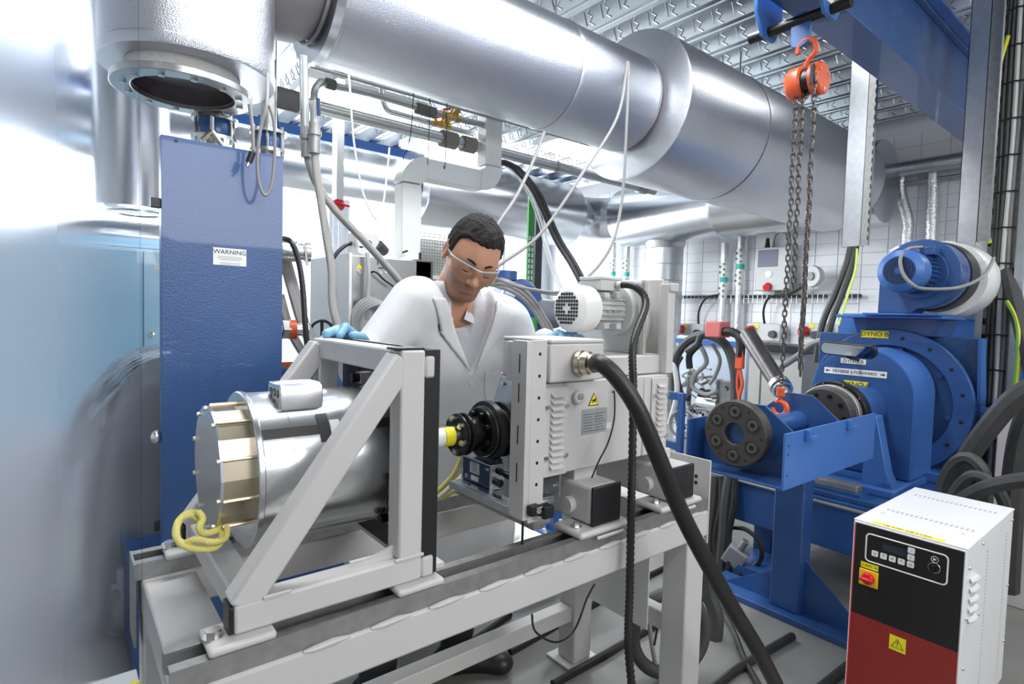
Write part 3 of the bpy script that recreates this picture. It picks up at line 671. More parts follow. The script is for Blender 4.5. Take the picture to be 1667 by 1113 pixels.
add('conduit_gland', MB().lathe((1.325, fy-.055, fz+.075), (0, -1, 0), [(0, .005), (0, .011), (.014, .011), (.018, .009)], 14), lgrey)
# corrugated conduit
def corr(pts, r, k=10, step=.0075):
    S = spl(pts, 24); out = [S[0]]; acc = 0
    for a, b in zip(S[:-1], S[1:]):
        acc += (b-a).length
        if acc >= step/2: out.append(b); acc = 0
    return MB().tube(out, r, 10, rr=[r if i % 2 else r*.80 for i in range(len(out))])
cpt = [(1.325, fy-.07, fz+.075), (1.335, fy-.115, fz+.068), (1.33, fy-.16, fz+.02), PY(1031, 560, .99), PY(1031, 640, .97), PY(1029, 760, .95), PY(1027, 850, .93), PY(1025, 960, .92), PY(1023, 1050, .90), PY(1032, 1150, .88)]
obj('corrugated_conduit', corr(cpt, .0115), rubber, ang=80, label='slim black corrugated conduit hanging from the cooling fan motor', cat='conduit')
# thick power cable
TP = [(1.045, .965, 1.178), PY(975, 590, .92), PY(1000, 610, .88), PY(1035, 660, .84), PY(1070, 740, .81), PY(1105, 825, .79), PY(1140, 895, .77), PY(1190, 985, .75), PY(1235, 1060, .72), PY(1275, 1140, .70), PY(1310, 1230, .66)]
obj('power_cable', MB().tube(spl(TP, 8), .0205, 20), rubber, label='thick black power cable arching from the brass gland down to the lower right', cat='cable')
cable('thin_cable', [(1.135, .985, 1.10), PY(1000, 640, .985), PY(1000, 680, .98), PY(990, 720, .98), PY(975, 750, .985), PY(963, 778, .99)], .0022, rubber, 'thin black lead curving over the rating plate to the top of the square tube')
# square tube feet with black end caps
for (x0, x1, l) in ((1.060, 1.165, 'left'), (1.385, 1.50, 'right')):
    s_ = thing('motor_support', 'white square support tube with black end cap under the %s of the drive motor' % ('louvred front' if l == 'left' else 'fan end'), 'support', ((x0+x1)/2, 1.2, .742)); CUR = s_
    add('tube', MB().box(x0, x1, .978, 1.50, .762, .862), white, bev=.010, seg=3)
    add('end_cap', MB().box(x0-.001, x1+.001, .968, .978, .761, .863), black, bev=.004)
    add('cap_hole', MB().cyl(((x0+x1)/2, .9672, .812), ((x0+x1)/2, .968, .812), .004, n=12), ink)
    add('foot_plate', MB().box(x0-.055, x1+.03, .955, 1.06, .742, .760), white, bev=.008)
    add('foot_plate', MB().box(x0-.055, x1+.03, 1.415, 1.51, .742, .760), white, bev=.008)
    add('bolt', MB().cyl((x0-.028, 1.0, .760), (x0-.028, 1.0, .772), .011, n=6).cyl((x0-.028, 1.0, .760), (x0-.028, 1.0, .763), .015, n=18), chrome)
    add('weld_bead', MB().tube([(x0+.004*k, .953-.0015*(k % 2), .739) for k in range(26)], .0045, 6), white)
    add('pivot_boss', MB().cyl((x0-.02, 1.05, .80), (x0, 1.05, .80), .022, n=24), white)
    add('saddle', MB().box(x0+.01, x1-.01, 1.05, 1.42, .862, .893), white2)
# cables hanging under the bench
cable('thin_cable', [PY(866, 1000, 1.2), PY(872, 1028, 1.2), PY(905, 1045, 1.2), PY(935, 1025, 1.2), PY(955, 975, 1.2), PY(968, 950, 1.2)], .0032, rubber, 'thin black cable looping below the bench between the beam and the stretcher')
cable('thin_cable', [PY(1088, 905, 1.15), PY(1094, 925, 1.15), PY(1085, 965, 1.15), PY(1074, 1005, 1.15), PY(1065, 1050, 1.15)], .004, rubber, 'thin black cable hanging inside the right bench leg')
cable('hose_rod', [PY(1042, 918, 1.25), PY(1050, 960, 1.22), PY(1060, 1040, 1.2), PY(1070, 1098, 1.2)], .008, greyp, 'thin grey rod leaning under the right end of the bench', 'rod')
cb_ = PZ(1086, 1102, 0)
obj('cable_coil', MB().tube(circ(cb_+V((0, 0, .165)), (-.5, -1, .1), .14, 40), .024, 12, closed=True), rubberg, label='dark round tyre like coil standing behind the right end of the bench', cat='coil')
# ================================================================ HEATER
HX0, HX1, HY0, HY1, HZ = 2.02, 2.61, .415, .708, .66
hpt = mat('heater_white_enamel', (.78, .78, .79), .35, bump=(400, .03))
h = thing('heater_unit', 'white heater cabinet with black and red front panel at the lower right', 'heater', ((HX0+HX1)/2, (HY0+HY1)/2, 0)); CUR = h
add('cabinet', MB().box(HX0+.004, HX1, HY0, HY1, .05, HZ-.002), hpt, bev=.004)
add('top_panel', MB().box(HX0, HX1+.002, HY0-.002, HY1+.002, HZ-.002, HZ+.004), hpt, bev=.002)
add('front_frame', MB().box(HX0-.004, HX0+.004, HY0, HY1, .05, HZ-.002), hpt, bev=.002)
add('front_panel', MB().box(HX0-.007, HX0-.004, HY0+.004, HY1-.008, .36, HZ-.006), mat('satin_black_panel', (.014, .013, .014), .28), label='satin black upper front panel')
add('lower_panel', MB().box(HX0-.007, HX0-.004, HY0+.004, HY1-.008, .06, .36), mat('deep_red_panel', (.27, .022, .018), .35), label='deep red lower front panel')
add('red_edge', MB().box(HX0-.0078, HX0-.004, HY1-.008, HY1-.005, .06, HZ-.006), red)
FX = HX0-.007
def frect(y0, y1, z0, z1, d, m, nm, parent=None, x=FX, bev=0): return obj(nm, MB().box(x-d, x, y0, y1, z0, z1), m, parent or h, bev=bev)
def fpx(px, py): p = PX(px, py, FX); return p.y, p.z
# control panel surround: rounded outline ring
def rrect(y0, y1, z0, z1, r, n=5):
    pts = []
    for (cy_, cz_, a0) in ((y1-r, z1-r, 0), (y0+r, z1-r, 90), (y0+r, z0+r, 180), (y1-r, z0+r, 270)):
        for k in range(n+1): a = radians(a0+90*k/n); pts.append((cy_+r*cos(a), cz_+r*sin(a)))
    return pts
cy0, cy1, cz0, cz1 = HY0+.040, HY1-.040, HZ-.118, HZ-.030
add('panel_outline', MB().tube([(FX-.001, a, b) for a, b in rrect(cy0, cy1, cz0, cz1, .012)], .0022, 6, closed=True), wplastic)
frect(cy1-.110, cy1-.045, cz1-.040, cz1-.018, .001, mat('display_glass', (.03, .04, .055), .1), 'display')
def key(y, z, sym, col=ink):
    k_ = add('key', MB().prism(rrect(y-.009, y+.009, z-.009, z+.009, .003, 3), 'x', FX-.002, FX), wplastic)
    if sym: text(sym, .014, (FX-.0022, y, z), (0, -1, 0), (0, 0, 1), col, h, name='key_symbol', depth=.0002)
kz = cz0+.030
for i, (sx_, c_) in enumerate((('v', ink), ('^', ink), ('=', ink), ('*', red))): key(cy1-.026-i*.024, kz-.000, sx_, c_)
key(cy1-.122, kz, 'o'); key(cy1-.122, kz+.0215, '/', red); key(cy1-.122, kz+.043, '-')
ky, kz2 = cy0+.032, cz0+.042
kn = add('selector_knob', MB().lathe((FX, ky, kz2), (-1, 0, 0), [(0, .006), (0, .0145), (.003, .0145), (.003, .0115), (.014, .010), (.014, .003)], 28), bsteel)
obj('knob_ring', MB().tube(circ((FX-.002, ky, kz2), (1, 0, 0), .0145, 26), .0014, 6, closed=True), chrome, kn)
obj('knob_grip', MB().box(FX-.020, FX-.012, ky-.003, ky+.003, kz2-.010, kz2+.010), bsteel, kn, bev=.001)
add('play_symbol', MB().prism([(ky+.004, kz2+.020), (ky-.005, kz2+.0245), (ky+.004, kz2+.029)], 'x', FX-.001, FX), wplastic)
add('symbol_ring', MB().tube(circ((FX-.0006, ky, kz2+.0245), (1, 0, 0), .009, 22), .0007, 5, closed=True), wplastic)
# isolator switch
sw = add('isolator_plate', MB().box(FX-.006, FX, HY1-.080, HY1-.026, HZ-.198, HZ-.146), mat('yellow_plastic', (.90, .55, .01), .35), bev=.002)
obj('rotary_handle', MB().lathe((FX-.006, HY1-.053, HZ-.172), (-1, 0, 0), [(0, .010), (0, .019), (.008, .018), (.012, .015), (.012, .004)], 28), red, sw)
obj('handle_grip', MB().box(FX-.030, FX-.016, HY1-.072, HY1-.034, HZ-.1775, HZ-.1665), red, sw, bev=.003)
st_ = add('voltage_sticker', MB().box(FX-.0008, FX, HY1-.078, HY1-.028, HZ-.143, HZ-.125), yellow)
text('400V. AC', .010, (FX-.001, HY1-.060, HZ-.134), (0, -1, 0), (0, 0, 1), ink, h, depth=.0001)
text('!', .008, (FX-.001, HY1-.0345, HZ-.1345), (0, -1, 0), (0, 0, 1), ink, h, depth=.0001)
add('sticker_triangle', MB().tube([(FX-.001, HY1-.030, HZ-.139), (FX-.001, HY1-.0345, HZ-.130), (FX-.001, HY1-.039, HZ-.139)], .0004, 4, closed=True), ink)
yk, zk = fpx(1461, 1048)
ws = add('warning_sticker', MB().box(FX-.0008, FX, yk-.022, yk+.022, zk-.023, zk+.023), yellow)
add('sticker_triangle', MB().tube([(FX-.001, yk-.016, zk-.013), (FX-.001, yk+.016, zk-.013), (FX-.001, yk, zk+.015)], .0013, 5, closed=True), ink)
text('!', .024, (FX-.001, yk, zk-.002), (0, -1, 0), (0, 0, 1), ink, h, depth=.0002)
# yellow name strip on the top
ys = add('name_strip', MB().box(HX0+.002, HX0+.022, HY0+.055, HY1-.045, HZ+.004, HZ+.0045), yellow)
text('18 KW HEATER', .019, (HX0+.012, (HY0+HY1)/2+.005, HZ+.0047), (0, -1, 0), (1, 0, 0), ink, h, depth=.0001)
# slots on top and sides
slotm = mat('slot_shadow_grey', (.45, .45, .47), .6)
s0 = add('vent_slot', MB().box(0, .022, 0, .0065, 0, .0006, Matrix.Translation((HX0+.18, HY0+.025, HZ+.004))), slotm)
for r in range(2):
    for k in range(18):
        if r or k: copy_part(s0, (r*.28, k*.0135, 0))
sv = add('vent_slot', MB().box(0, .016, -.0006, 0, 0, .004, Matrix.Translation((HX0+.24, HY0, .10))), slotm)
for r in range(2):
    for k in range(44):
        if r or k: copy_part(sv, (r*.25, 0, k*.0115))
for k in range(5):
    add('side_louvre', MB().prism([(HX0+.055, .0), (HX0+.105, .0), (HX0+.105, .012), (HX0+.095, .020), (HX0+.065, .020), (HX0+.055, .012)], 'y', 0, 1), hpt) if 0 else \
        add('side_louvre', MB().tube([(HX0+.055, HY0+.001, HZ-.105-k*.030), (HX0+.065, HY0-.007, HZ-.100-k*.030), (HX0+.095, HY0-.007, HZ-.100-k*.030), (HX0+.105, HY0+.001, HZ-.105-k*.030)], .010, 8), hpt)
for (x, z) in ((HX0+.03, HZ-.06), (HX0+.03, HZ-.21), (HX0+.03, .30), (HX0+.17, HZ-.02), (HX0+.17, .42), (HX0+.56, HZ-.03), (HX0+.56, .40), (HX0+.56, .2)):
    add('screw', MB().ball((x, HY0-.001, z), .0055, n=10, m=6), chrome)
for (x, y) in ((HX0+.13, HY0+.04), (HX0+.13, HY1-.04)): add('top_screw', MB().ball((x, y, HZ+.004), .006, (1, 1, .5), 10, 6), chrome)
for (x, y) in ((HX0+.05, HY0+.05), (HX0+.05, HY1-.05), (HX1-.05, HY0+.05), (HX1-.05, HY1-.05)): add('foot', MB().cyl((x, y, 0), (x, y, .05), .022), black)
# ================================================================ STAND WITH TRAY, SHAFT AND COUPLING DISC
AY, AZ = 1.12, .87
sd = thing('shaft_stand', 'blue steel pedestal on a floor plate carrying a blue tray', 'stand', (2.54, 1.12, 0)); CUR = sd
add('floor_plate', MB().box(2.44, 2.64, .76, 1.50, 0, .028), blue, bev=.003)
add('column', MB().box(2.49, 2.585, 1.072, 1.20, .028, .705), blue, bev=.006)
add('gusset', MB().prism([(1.072, .028), (.80, .028), (1.072, .26)], 'x', 2.533, 2.541), blue)
add('gusset', MB().prism([(1.20, .028), (1.44, .028), (1.20, .17)], 'x', 2.533, 2.541), blue)
for y in (1.46, .79): add('anchor_bolt', MB().cyl((2.48, y, .028), (2.48, y, .052), .013, n=6).cyl((2.48, y, .028), (2.48, y, .033), .02, n=18), chrome)
tr = thing('shaft_guard_tray', 'open ended blue steel channel tray with slanted cross plates on the pedestal', 'tray', (2.4, 1.12, .705)); CUR = tr
add('floor', MB().box(1.975, 2.80, .93, 1.31, .705, .713), blue, bev=.001)
add('side_plate', MB().box(1.975, 2.80, .922, .930, .705, .905), bluel, bev=.001)
add('side_plate', MB().box(1.975, 2.80, 1.310, 1.318, .705, .895), blue, bev=.001)
for x, tz in ((2.10, .975), (2.50, .985)):
    add('cross_plate', MB().prism([(.945, .885), (1.065, tz), (1.175, tz), (1.295, .885), (1.295, .713), (.945, .713)], 'x', x, x+.010), blued, bev=.001)
for (x, z) in ((2.0, .86), (2.0, .83), (2.0, .755)): add('rivet_hole', MB().cyl((x, .9212, z), (x, .922, z), .004, n=10), ink)
for x in (2.12, 2.49): add('hinge_tab', MB().box(x, x+.07, .900, .922, .872, .878).box(x-.005, x+.02, .905, .924, .866, .905), bluel)
ds = thing('drive_shaft', 'blue drive shaft with a dark round six hole flange facing the viewer', 'shaft', (2.3, AY, AZ-.12)); CUR = ds
add('tube', MB().lathe((2.05, AY, AZ), (1, 0, 0), [(0, .03), (0, .05), (.05, .05), (.06, .042), (.53, .042), (.54, .055), (.60, .055), (.60, .03)], 40), blue)
cast = mat('dark_cast_iron', (.075, .068, .062), .5, .45, bump=(120, .1))
add('flange_disc', MB().lathe((1.985, AY, AZ), (1, 0, 0), [(.002, .040), (0, .042), (0, .120), (.004, .125), (.045, .125), (.050, .120), (.05, .05), (.02, .045), (.02, .040)], 72, loop=True), cast, label='dark cast flange disc')
add('bore_plug', MB().cyl((2.015, AY, AZ), (2.02, AY, AZ), .043), blue)
for k in range(6):
    a = radians(90+60*k); y, z = AY+.083*cos(a), AZ+.083*sin(a)
    rc = add('bushing_recess', MB().cyl((1.9840, y, z), (1.9848, y, z), .0295, n=28), ink)
    obj('bushing', MB().ring((1.981, y, z), (1.9838, y, z), .0205, .0095, 28), mat('worn_steel', (.12, .115, .11), .45, .7), rc, bev=.001)
    obj('bushing_rim', MB().tube(circ((1.9838, y, z), (1, 0, 0), .0265, 26), .0012, 5, closed=True), MT['worn_steel'], rc)
    a = radians(60+60*k+2); y, z = AY+.105*cos(a), AZ+.105*sin(a)
    add('disc_hole', MB().cyl((1.9842, y, z), (1.9852, y, z), .005, n=12), ink)
# ================================================================ DYNAMOMETER
dy_ = thing('dynamometer', 'large blue engine dynamometer on a heavy blue bed with a round flange ring', 'dynamometer', (3.5, 1.12, 0)); CUR = dy_
add('bed', MB().box(2.80, 4.5, .80, 1.62, .24, .475), blue, bev=.006)
add('bed_top', MB().box(2.82, 4.48, .83, 1.60, .475, .50), blue, bev=.004)
for x in (3.0, 4.1):
    for y in (.85, 1.45): add('bed_foot', MB().box(x, x+.15, y, y+.1, 0, .24), blue, bev=.003)
add('bed_pipe', MB().tube([(2.788, .81, .455), (2.788, 1.6, .455)], .008, 8), greyp)
add('sole_plate', MB().box(2.95, 3.42, .88, 1.36, .50, .535), bluel, bev=.005)
add('sole_plate', MB().box(3.45, 4.1, .80, 1.44, .50, .55), bluel, bev=.005)
for (x, y) in ((3.0, .93), (3.38, .93), (3.0, 1.31)): add('hold_down_bolt', MB().cyl((x, y, .535), (x, y, .56), .018, n=6), blue)
hc = []
HYc, HW = 1.13, .235
arch = [(HYc-HW+.0, .93)] ; arch = [(HYc+HW*cos(radians(a)), .935+HW*sin(radians(a))) for a in range(0, 181, 9)]
add('housing', MB().prism(arch + [(HYc-HW, .54), (HYc-HW*.1, .54), (HYc+HW, .54)][::1] if 0 else arch + [(HYc-HW, .54), (HYc+HW, .54)], 'x', 3.20, 3.52), bluel, ang=25, label='round topped bearing housing')
add('housing_face', MB().prism([(HYc+(HW-.006)*cos(radians(a)), .935+(HW-.006)*sin(radians(a))) for a in range(0, 181, 9)] + [(HYc-HW+.006, .545), (HYc+HW-.006, .545)], 'x', 3.195, 3.20), blue, ang=25)
add('support_leg', MB().prism([(.985, .86), (1.03, .86), (1.03, .535), (.90, .535), (.93, .60)], 'x', 3.0, 3.08), bluel, bev=.003, label='slanting bearing pedestal leg')
add('support_leg', MB().prism([(1.255, .86), (1.21, .86), (1.21, .535), (1.34, .535), (1.31, .60)], 'x', 3.0, 3.08), bluel, bev=.003)
add('bearing_body', MB().lathe((2.98, AY, AZ), (1, 0, 0), [(0, .05), (0, .105), (.22, .112), (.22, .05)], 56), blue)
add('outer_flange', MB().ring((3.52, AY, AZ+.01), (3.555, AY, AZ+.01), .388, .30, 96), blue, bev=.003, label='wide bolted flange ring')
bh = None
for k in range(16):
    a = radians(11+22.5*k); y, z = AY+.345*cos(a), AZ+.01+.345*sin(a)
    add('flange_hole', MB().cyl((3.5195, y, z), (3.521, y, z), .010, n=14), ink)
    if k % 2 == 0:
        y, z = AY+.285*cos(a), AZ+.01+.285*sin(a); add('flange_bolt', MB().cyl((3.535, y, z), (3.56, y, z), .013, n=6), blue)
add('inner_barrel', MB().lathe((3.555, AY, AZ+.01), (1, 0, 0), [(0, .10), (.0, .315), (.015, .30), (.55, .33), (.55, .1)], 72), blued)
add('drum', MB().lathe((3.56, AY, AZ+.01), (1, 0, 0), [(0, .30), (0, .345), (.8, .345), (.8, .1)], 72), blue)
add('back_frame', MB().box(3.62, 3.72, .74, 1.52, .55, 1.235), blued, bev=.004)
add('side_rib', MB().prism([(3.56, 1.235), (3.64, 1.235), (3.72, .95), (3.72, .75), (3.64, .75)], 'y', .730, .745), bluel)
add('side_boss', MB().cyl((3.66, .73, .84), (3.66, .69, .84), .05, n=20), blue)
add('side_nut', MB().cyl((3.66, .69, .84), (3.66, .665, .84), .03, n=6), chrome)
add('top_plate', MB().box(3.40, 3.80, .852, 1.345, 1.325, 1.34), bluel, bev=.003)
add('top_riser', MB().prism([(.875, 1.325), (1.32, 1.325), (1.29, 1.235), (.90, 1.235)], 'x', 3.562, 3.76), blue, bev=.002)
# coupling in front of housing
add('coupling_flange', MB().ring((2.84, AY, AZ), (2.90, AY, AZ), .150, .06, 72), bsteel, bev=.003)
add('coupling_ring', MB().ring((2.80, AY, AZ), (2.835, AY, AZ), .136, .08, 64), galvd, bev=.003)
add('coupling_hub', MB().ring((2.74, AY, AZ), (2.80, AY, AZ), .122, .04, 56), cast, bev=.003)
for k in range(10):
    a = 2*pi*k/10; y, z = AY+.095*cos(a), AZ+.095*sin(a); add('coupling_bolt', MB().cyl((2.735, y, z), (2.74, y, z), .010, n=6), bsteel)
    y, z = AY+.143*cos(a), AZ+.143*sin(a); add('rim_hole', MB().cyl((2.8395, y, z), (2.8405, y, z), .003, n=8), chrome)
add('clamp_bar', MB().box(2.86, 2.93, 1.0, 1.26, .515, .545), galvd, bev=.003)
add('clamp_bar_base', MB().box(2.84, 2.95, .98, 1.28, .50, .515), blue)
# stickers
def fsign(px, py, X_, w_, h_, s, sz, m, nm='name_sticker'):
    p = PX(px, py, X_)
    add(nm, MB().box(X_-.002, X_, p.y-w_/2, p.y+w_/2, p.z-h_/2, p.z+h_/2), m)
    text(s, sz, (X_-.0025, p.y, p.z), (0, -1, 0), (0, 0, 1), ink, dy_)
fsign(1424, 544, 3.52, .135, .038, 'DYNO B', .036, yellow)
fsign(1389, 588, 3.195, .118, .026, 'DYNO B', .026, paper)
fsign(1391, 606, 3.195, .292, .032, 'REVERSE \u00a7 FORWARD', .0215, paper)
p = PX(1391, 606, 3.195)
for s_ in (-1, 1):
    add('arrow', MB().prism([(p.y+s_*.118, p.z-.0025), (p.y+s_*.129, p.z-.0025), (p.y+s_*.129, p.z-.007), (p.y+s_*.141, p.z), (p.y+s_*.129, p.z+.007), (p.y+s_*.129, p.z+.0025), (p.y+s_*.118, p.z+.0025)], 'x', 3.1925, 3.193), ink)
fsign(1393, 626, 3.195, .115, .036, 'DYNO B', .036, yellow)
# blower on top
by, bz = .965, 1.55
bw = thing('blower', 'blue snail shaped blower with grilled motor on top of the dynamometer', 'blower', (3.45, by, 1.34)); CUR = bw
add('scroll', MB().prism([(by+.175*cos(radians(a)), bz+.175*sin(radians(a))) for a in range(0, 271, 9)] + [(by+.02, 1.353), (by+.175, 1.353)], 'x', 3.40, 3.56), blue, ang=25, bev=.004)
add('outlet_flange', MB().box(3.36, 3.60, .86, 1.20, 1.341, 1.352), bluel, bev=.002)
add('gasket', MB().lathe((3.56, by, bz), (1, 0, 0), [(0, .05), (0, .180), (.13, .185), (.13, .05)], 56), black)
add('inlet_ring', MB().ring((3.385, by, bz), (3.40, by, bz), .125, .07, 48), blue, bev=.002)
add('motor_body', MB().lathe((3.22, by, bz), (1, 0, 0), [(0, .05), (0, .088), (.18, .088), (.18, .05)], 40), blue)
add('motor_cowl', MB().lathe((3.13, by+.005, bz), (1, 0, 0), [(0, .03), (0, .070), (.02, .098), (.03, .102), (.11, .102), (.11, .08)], 56), bluel, ang=25)
gr = MB()
for k in range(-6, 7):
    hh = sqrt(max(0, .066**2-(k*.010)**2))
    gr.tube([(3.127, by+.005+k*.010, bz-hh), (3.127, by+.005+k*.010, bz+hh)], .0015, 4).tube([(3.127, by+.005-hh, bz+k*.010), (3.127, by+.005+hh, bz+k*.010)], .0015, 4)
add('grille_backing', MB().cyl((3.1285, by+.005, bz), (3.130, by+.005, bz), .066, n=40), ink)
add('grille_wires', gr, blue, kind='stuff')
add('grille_hub', MB().cyl((3.124, by+.005, bz), (3.128, by+.005, bz), .017, n=20), blue)
for k in range(28):
    a = 2*pi*k/28; M_ = Matrix.Translation((3.245, by+.09*cos(a), bz+.09*sin(a))) @ Matrix.Rotation(a, 4, 'X')
    add('fin', MB().box(0, .13, -.008, .012, -.0015, .0015, M_), blue)
add('junction_box', MB().box(3.30, 3.39, by-.085, by-.02, bz+.085, bz+.125), blue, bev=.003)
p = PX(1425, 505, 3.399); add('rating_sticker', MB().box(3.398, 3.40, p.y-.012, p.y+.012, p.z-.024, p.z+.024), paper)
p = PX(1456, 405, 3.399); add('logo_sticker', MB().box(3.398, 3.40, -.022, .022, -.006, .006, Matrix.Translation((0, p.y, p.z)) @ Matrix.Rotation(-.5, 4, 'X')), paper)
cable('blower_cable', [PX(1500, 402, 3.30), PX(1478, 405, 3.2), PX(1466, 420, 3.11), PX(1470, 445, 3.09), PX(1488, 465, 3.10), PX(1510, 470, 3.2), PX(1560, 468, 3.3), PX(1600, 450, 3.45), PX(1618, 420, 3.7)], .008, greyp, 'grey cable looping in front of the blue blower motor to the cable ladder')
wd = obj('air_pipe', MB().lathe((3.70, by-.015, bz-.01), (1, 0, 0), [(0, .05), (0, .20), (.01, .205), (1.3, .205), (1.3, .1)], 64), wplastic, label='wide white air pipe behind the black gasket of the blue blower', cat='pipe')
obj('blue_tank', MB().box(4.45, 5.4, .2, 1.75, .9, 1.36), bluel, bev=.01, label='plain blue tank behind the dynamometer under the white air pipe', cat='tank')
obj('blue_tank_stand', MB().box(4.55, 5.3, .3, 1.6, 0, .9), blued, bev=.01, label='dark blue base under the plain blue tank', cat='stand')
# mirror
mi = thing('mirror', 'black framed rear view mirror mounted above the shaft housing', 'mirror', tuple(PX(1380, 578, 3.08))); CUR = mi
c = PX(1380, 569, 3.06); ang_ = .10
M_ = Matrix.Translation(c) @ Matrix.Rotation(.05, 4, 'X') @ Matrix.Rotation(-.20, 4, 'Y')
def rr3(w_, h_, r, x): return [(x, y, z) for y, z in rrect(-w_/2, w_/2, -h_/2, h_/2, r)]
fr_ = MB().prism(rrect(-.128, .128, -.034, .034, .028), 'x', -.01, .02); fr_.v = [tuple(M_ @ V(p)) for p in fr_.v]
add('mirror_frame', fr_, black, bev=.004)
gl_ = MB().prism(rrect(-.120, .120, -.027, .027, .022), 'x', -.012, -.0101); gl_.v = [tuple(M_ @ V(p)) for p in gl_.v]
add('mirror_glass', gl_, mat('mirror_surface', (.38, .42, .48), .04, 1))
add('stem', MB().cyl(tuple(c+V((.01, 0, -.035))), (3.198, c.y, c.z-.055), .009), black)
# ================================================================ OVERHEAD BEAM + HOIST
BZ = 2.66
ob = thing('hoist_beam', 'big blue steel hoist beam crossing the upper right under the ceiling', 'beam', (3.2, 1.19, BZ)); CUR = ob
add('web_box', MB().box(.6, 5.45, 1.10, 1.28, BZ, BZ+.335), blue, bev=.004)
add('top_flange', MB().box(.6, 5.45, 1.07, 1.31, BZ+.335, BZ+.35), blue, bev=.002)
add('runway_flange', MB().box(.6, 5.45, 1.02, 1.36, BZ+.351, BZ+.365), bluel)
ho = thing('chain_hoist', 'orange chain hoist hanging from the blue beam with its long steel chains', 'hoist', (2.46, 1.11, .9)); CUR = ho
tc = PY(1322, 40, 1.11)
tx, tz = 2.46, BZ-.10
tro = thing('beam_trolley', 'blue trolley clamp with black bar under the hoist beam', 'trolley', (tx, 1.19, tz)); CUR = tro
for y in (1.062, 1.318):
    add('side_plate', MB().prism([(tx-.11, BZ+.05), (tx+.11, BZ+.05), (tx+.11, BZ-.05), (tx+.05, BZ-.13), (tx-.05, BZ-.13), (tx-.11, BZ-.05)], 'y', y-.008, y+.008), bluel, bev=.003)
    s_ = 1 if y > 1.2 else -1
add('cross_bar', MB().cyl((tx, .98, tz-.0), (tx, 1.40, tz-.0), .022, n=24), bsteel)
add('hanger_link', MB().prism([(1.155, tz+.03), (1.125, tz-.0), (1.135, tz-.10), (1.175, tz-.12), (1.21, tz-.10), (1.215, tz), (1.19, tz+.03)], 'x', tx-.009, tx+.009), bluel, bev=.004)
add('colour_tag', MB().box(tx-.06, tx+.03, 1.046, 1.0535, BZ-.09, BZ-.03), paper)
add('tag_stripe', MB().box(tx-.06, tx+.03, 1.045, 1.046, BZ-.07, BZ-.06), green)
add('tag_stripe', MB().box(tx-.06, tx+.03, 1.045, 1.046, BZ-.055, BZ-.045), red)
CUR = ho
def hook(c, R_, r, mt, a0=-60, a1=200, ax=(1, 0, 0), nm='hook', flip=1):
    pts = [c + V((0, flip*R_*cos(radians(a)), R_*sin(radians(a)))) for a in range(a0, a1, 10)]
    return pts
hc_ = V((tx, 1.16, tz-.125))
pts = [V((tx, 1.14, tz-.235)), V((tx, 1.14, tz-.20)), V((tx, 1.130, tz-.17))] + [hc_ + V((0, .038*cos(radians(a)), .038*sin(radians(a)))) for a in range(225, -40, -15)]
pts = [V((tx, 1.135, tz-.195)), V((tx, 1.155, tz-.165))] + [V((tx, 1.155, tz-.125)) + V((0, -.030*cos(radians(a)), .030*sin(radians(a)))) for a in range(-60, 200, 20)][::1]
pts = [V((tx, 1.14, tz-.20)), V((tx, 1.125, tz-.165))] + [V((tx, 1.145, tz-.125)) + V((0, .032*cos(radians(a)), .032*sin(radians(a)))) for a in range(220, -41, -20)]
pts = [V((tx, 1.14, tz-.205))] + [V((tx, 1.145, tz-.128)) + V((0, .034*cos(radians(a)), .034*sin(radians(a)))) for a in range(-110, 161, 20)]
pts = [V((tx, 1.15, tz-.205)), V((tx, 1.135, tz-.175)), V((tx, 1.108, tz-.150))] + [V((tx, 1.145, tz-.125)) + V((0, .036*cos(radians(a)), .036*sin(radians(a)))) for a in range(180, -21, -20)]
add('top_hook', MB().tube(spl(pts, 3), .0105, 10, rr=None), orange)
hz = tz-.265; hy = 1.13
add('gear_housing', MB().lathe((tx, hy+.012, hz), (0, 1, 0), [(0, .03), (0, .060), (.008, .068), (.050, .068), (.066, .056), (.066, .02)], 48), orange)
add('hand_wheel_cover', MB().lathe((tx, hy-.062, hz), (0, 1, 0), [(0, .02), (0, .056), (.008, .065), (.042, .065), (.042, .02)], 48), orange)
add('chain_sprocket', MB().lathe((tx, hy-.020, hz), (0, 1, 0), [(0, .02), (0, .053), (.032, .053), (.032, .02)], 32), bsteel)
add('chain_slot', MB().box(tx-.0685, tx-.062, hy-.052, hy-.034, hz-.04, hz+.04), ink, bev=.003)
add('face_plate', MB().cyl((tx, hy+.078, hz), (tx, hy+.0795, hz), .036, n=32), ink)
for k in range(3):
    a = radians(30+120*k); add('cover_bolt', MB().cyl((tx+.045*cos(a), hy-.066, hz+.045*sin(a)), (tx+.045*cos(a), hy-.062, hz+.045*sin(a)), .006, n=6), chrome)
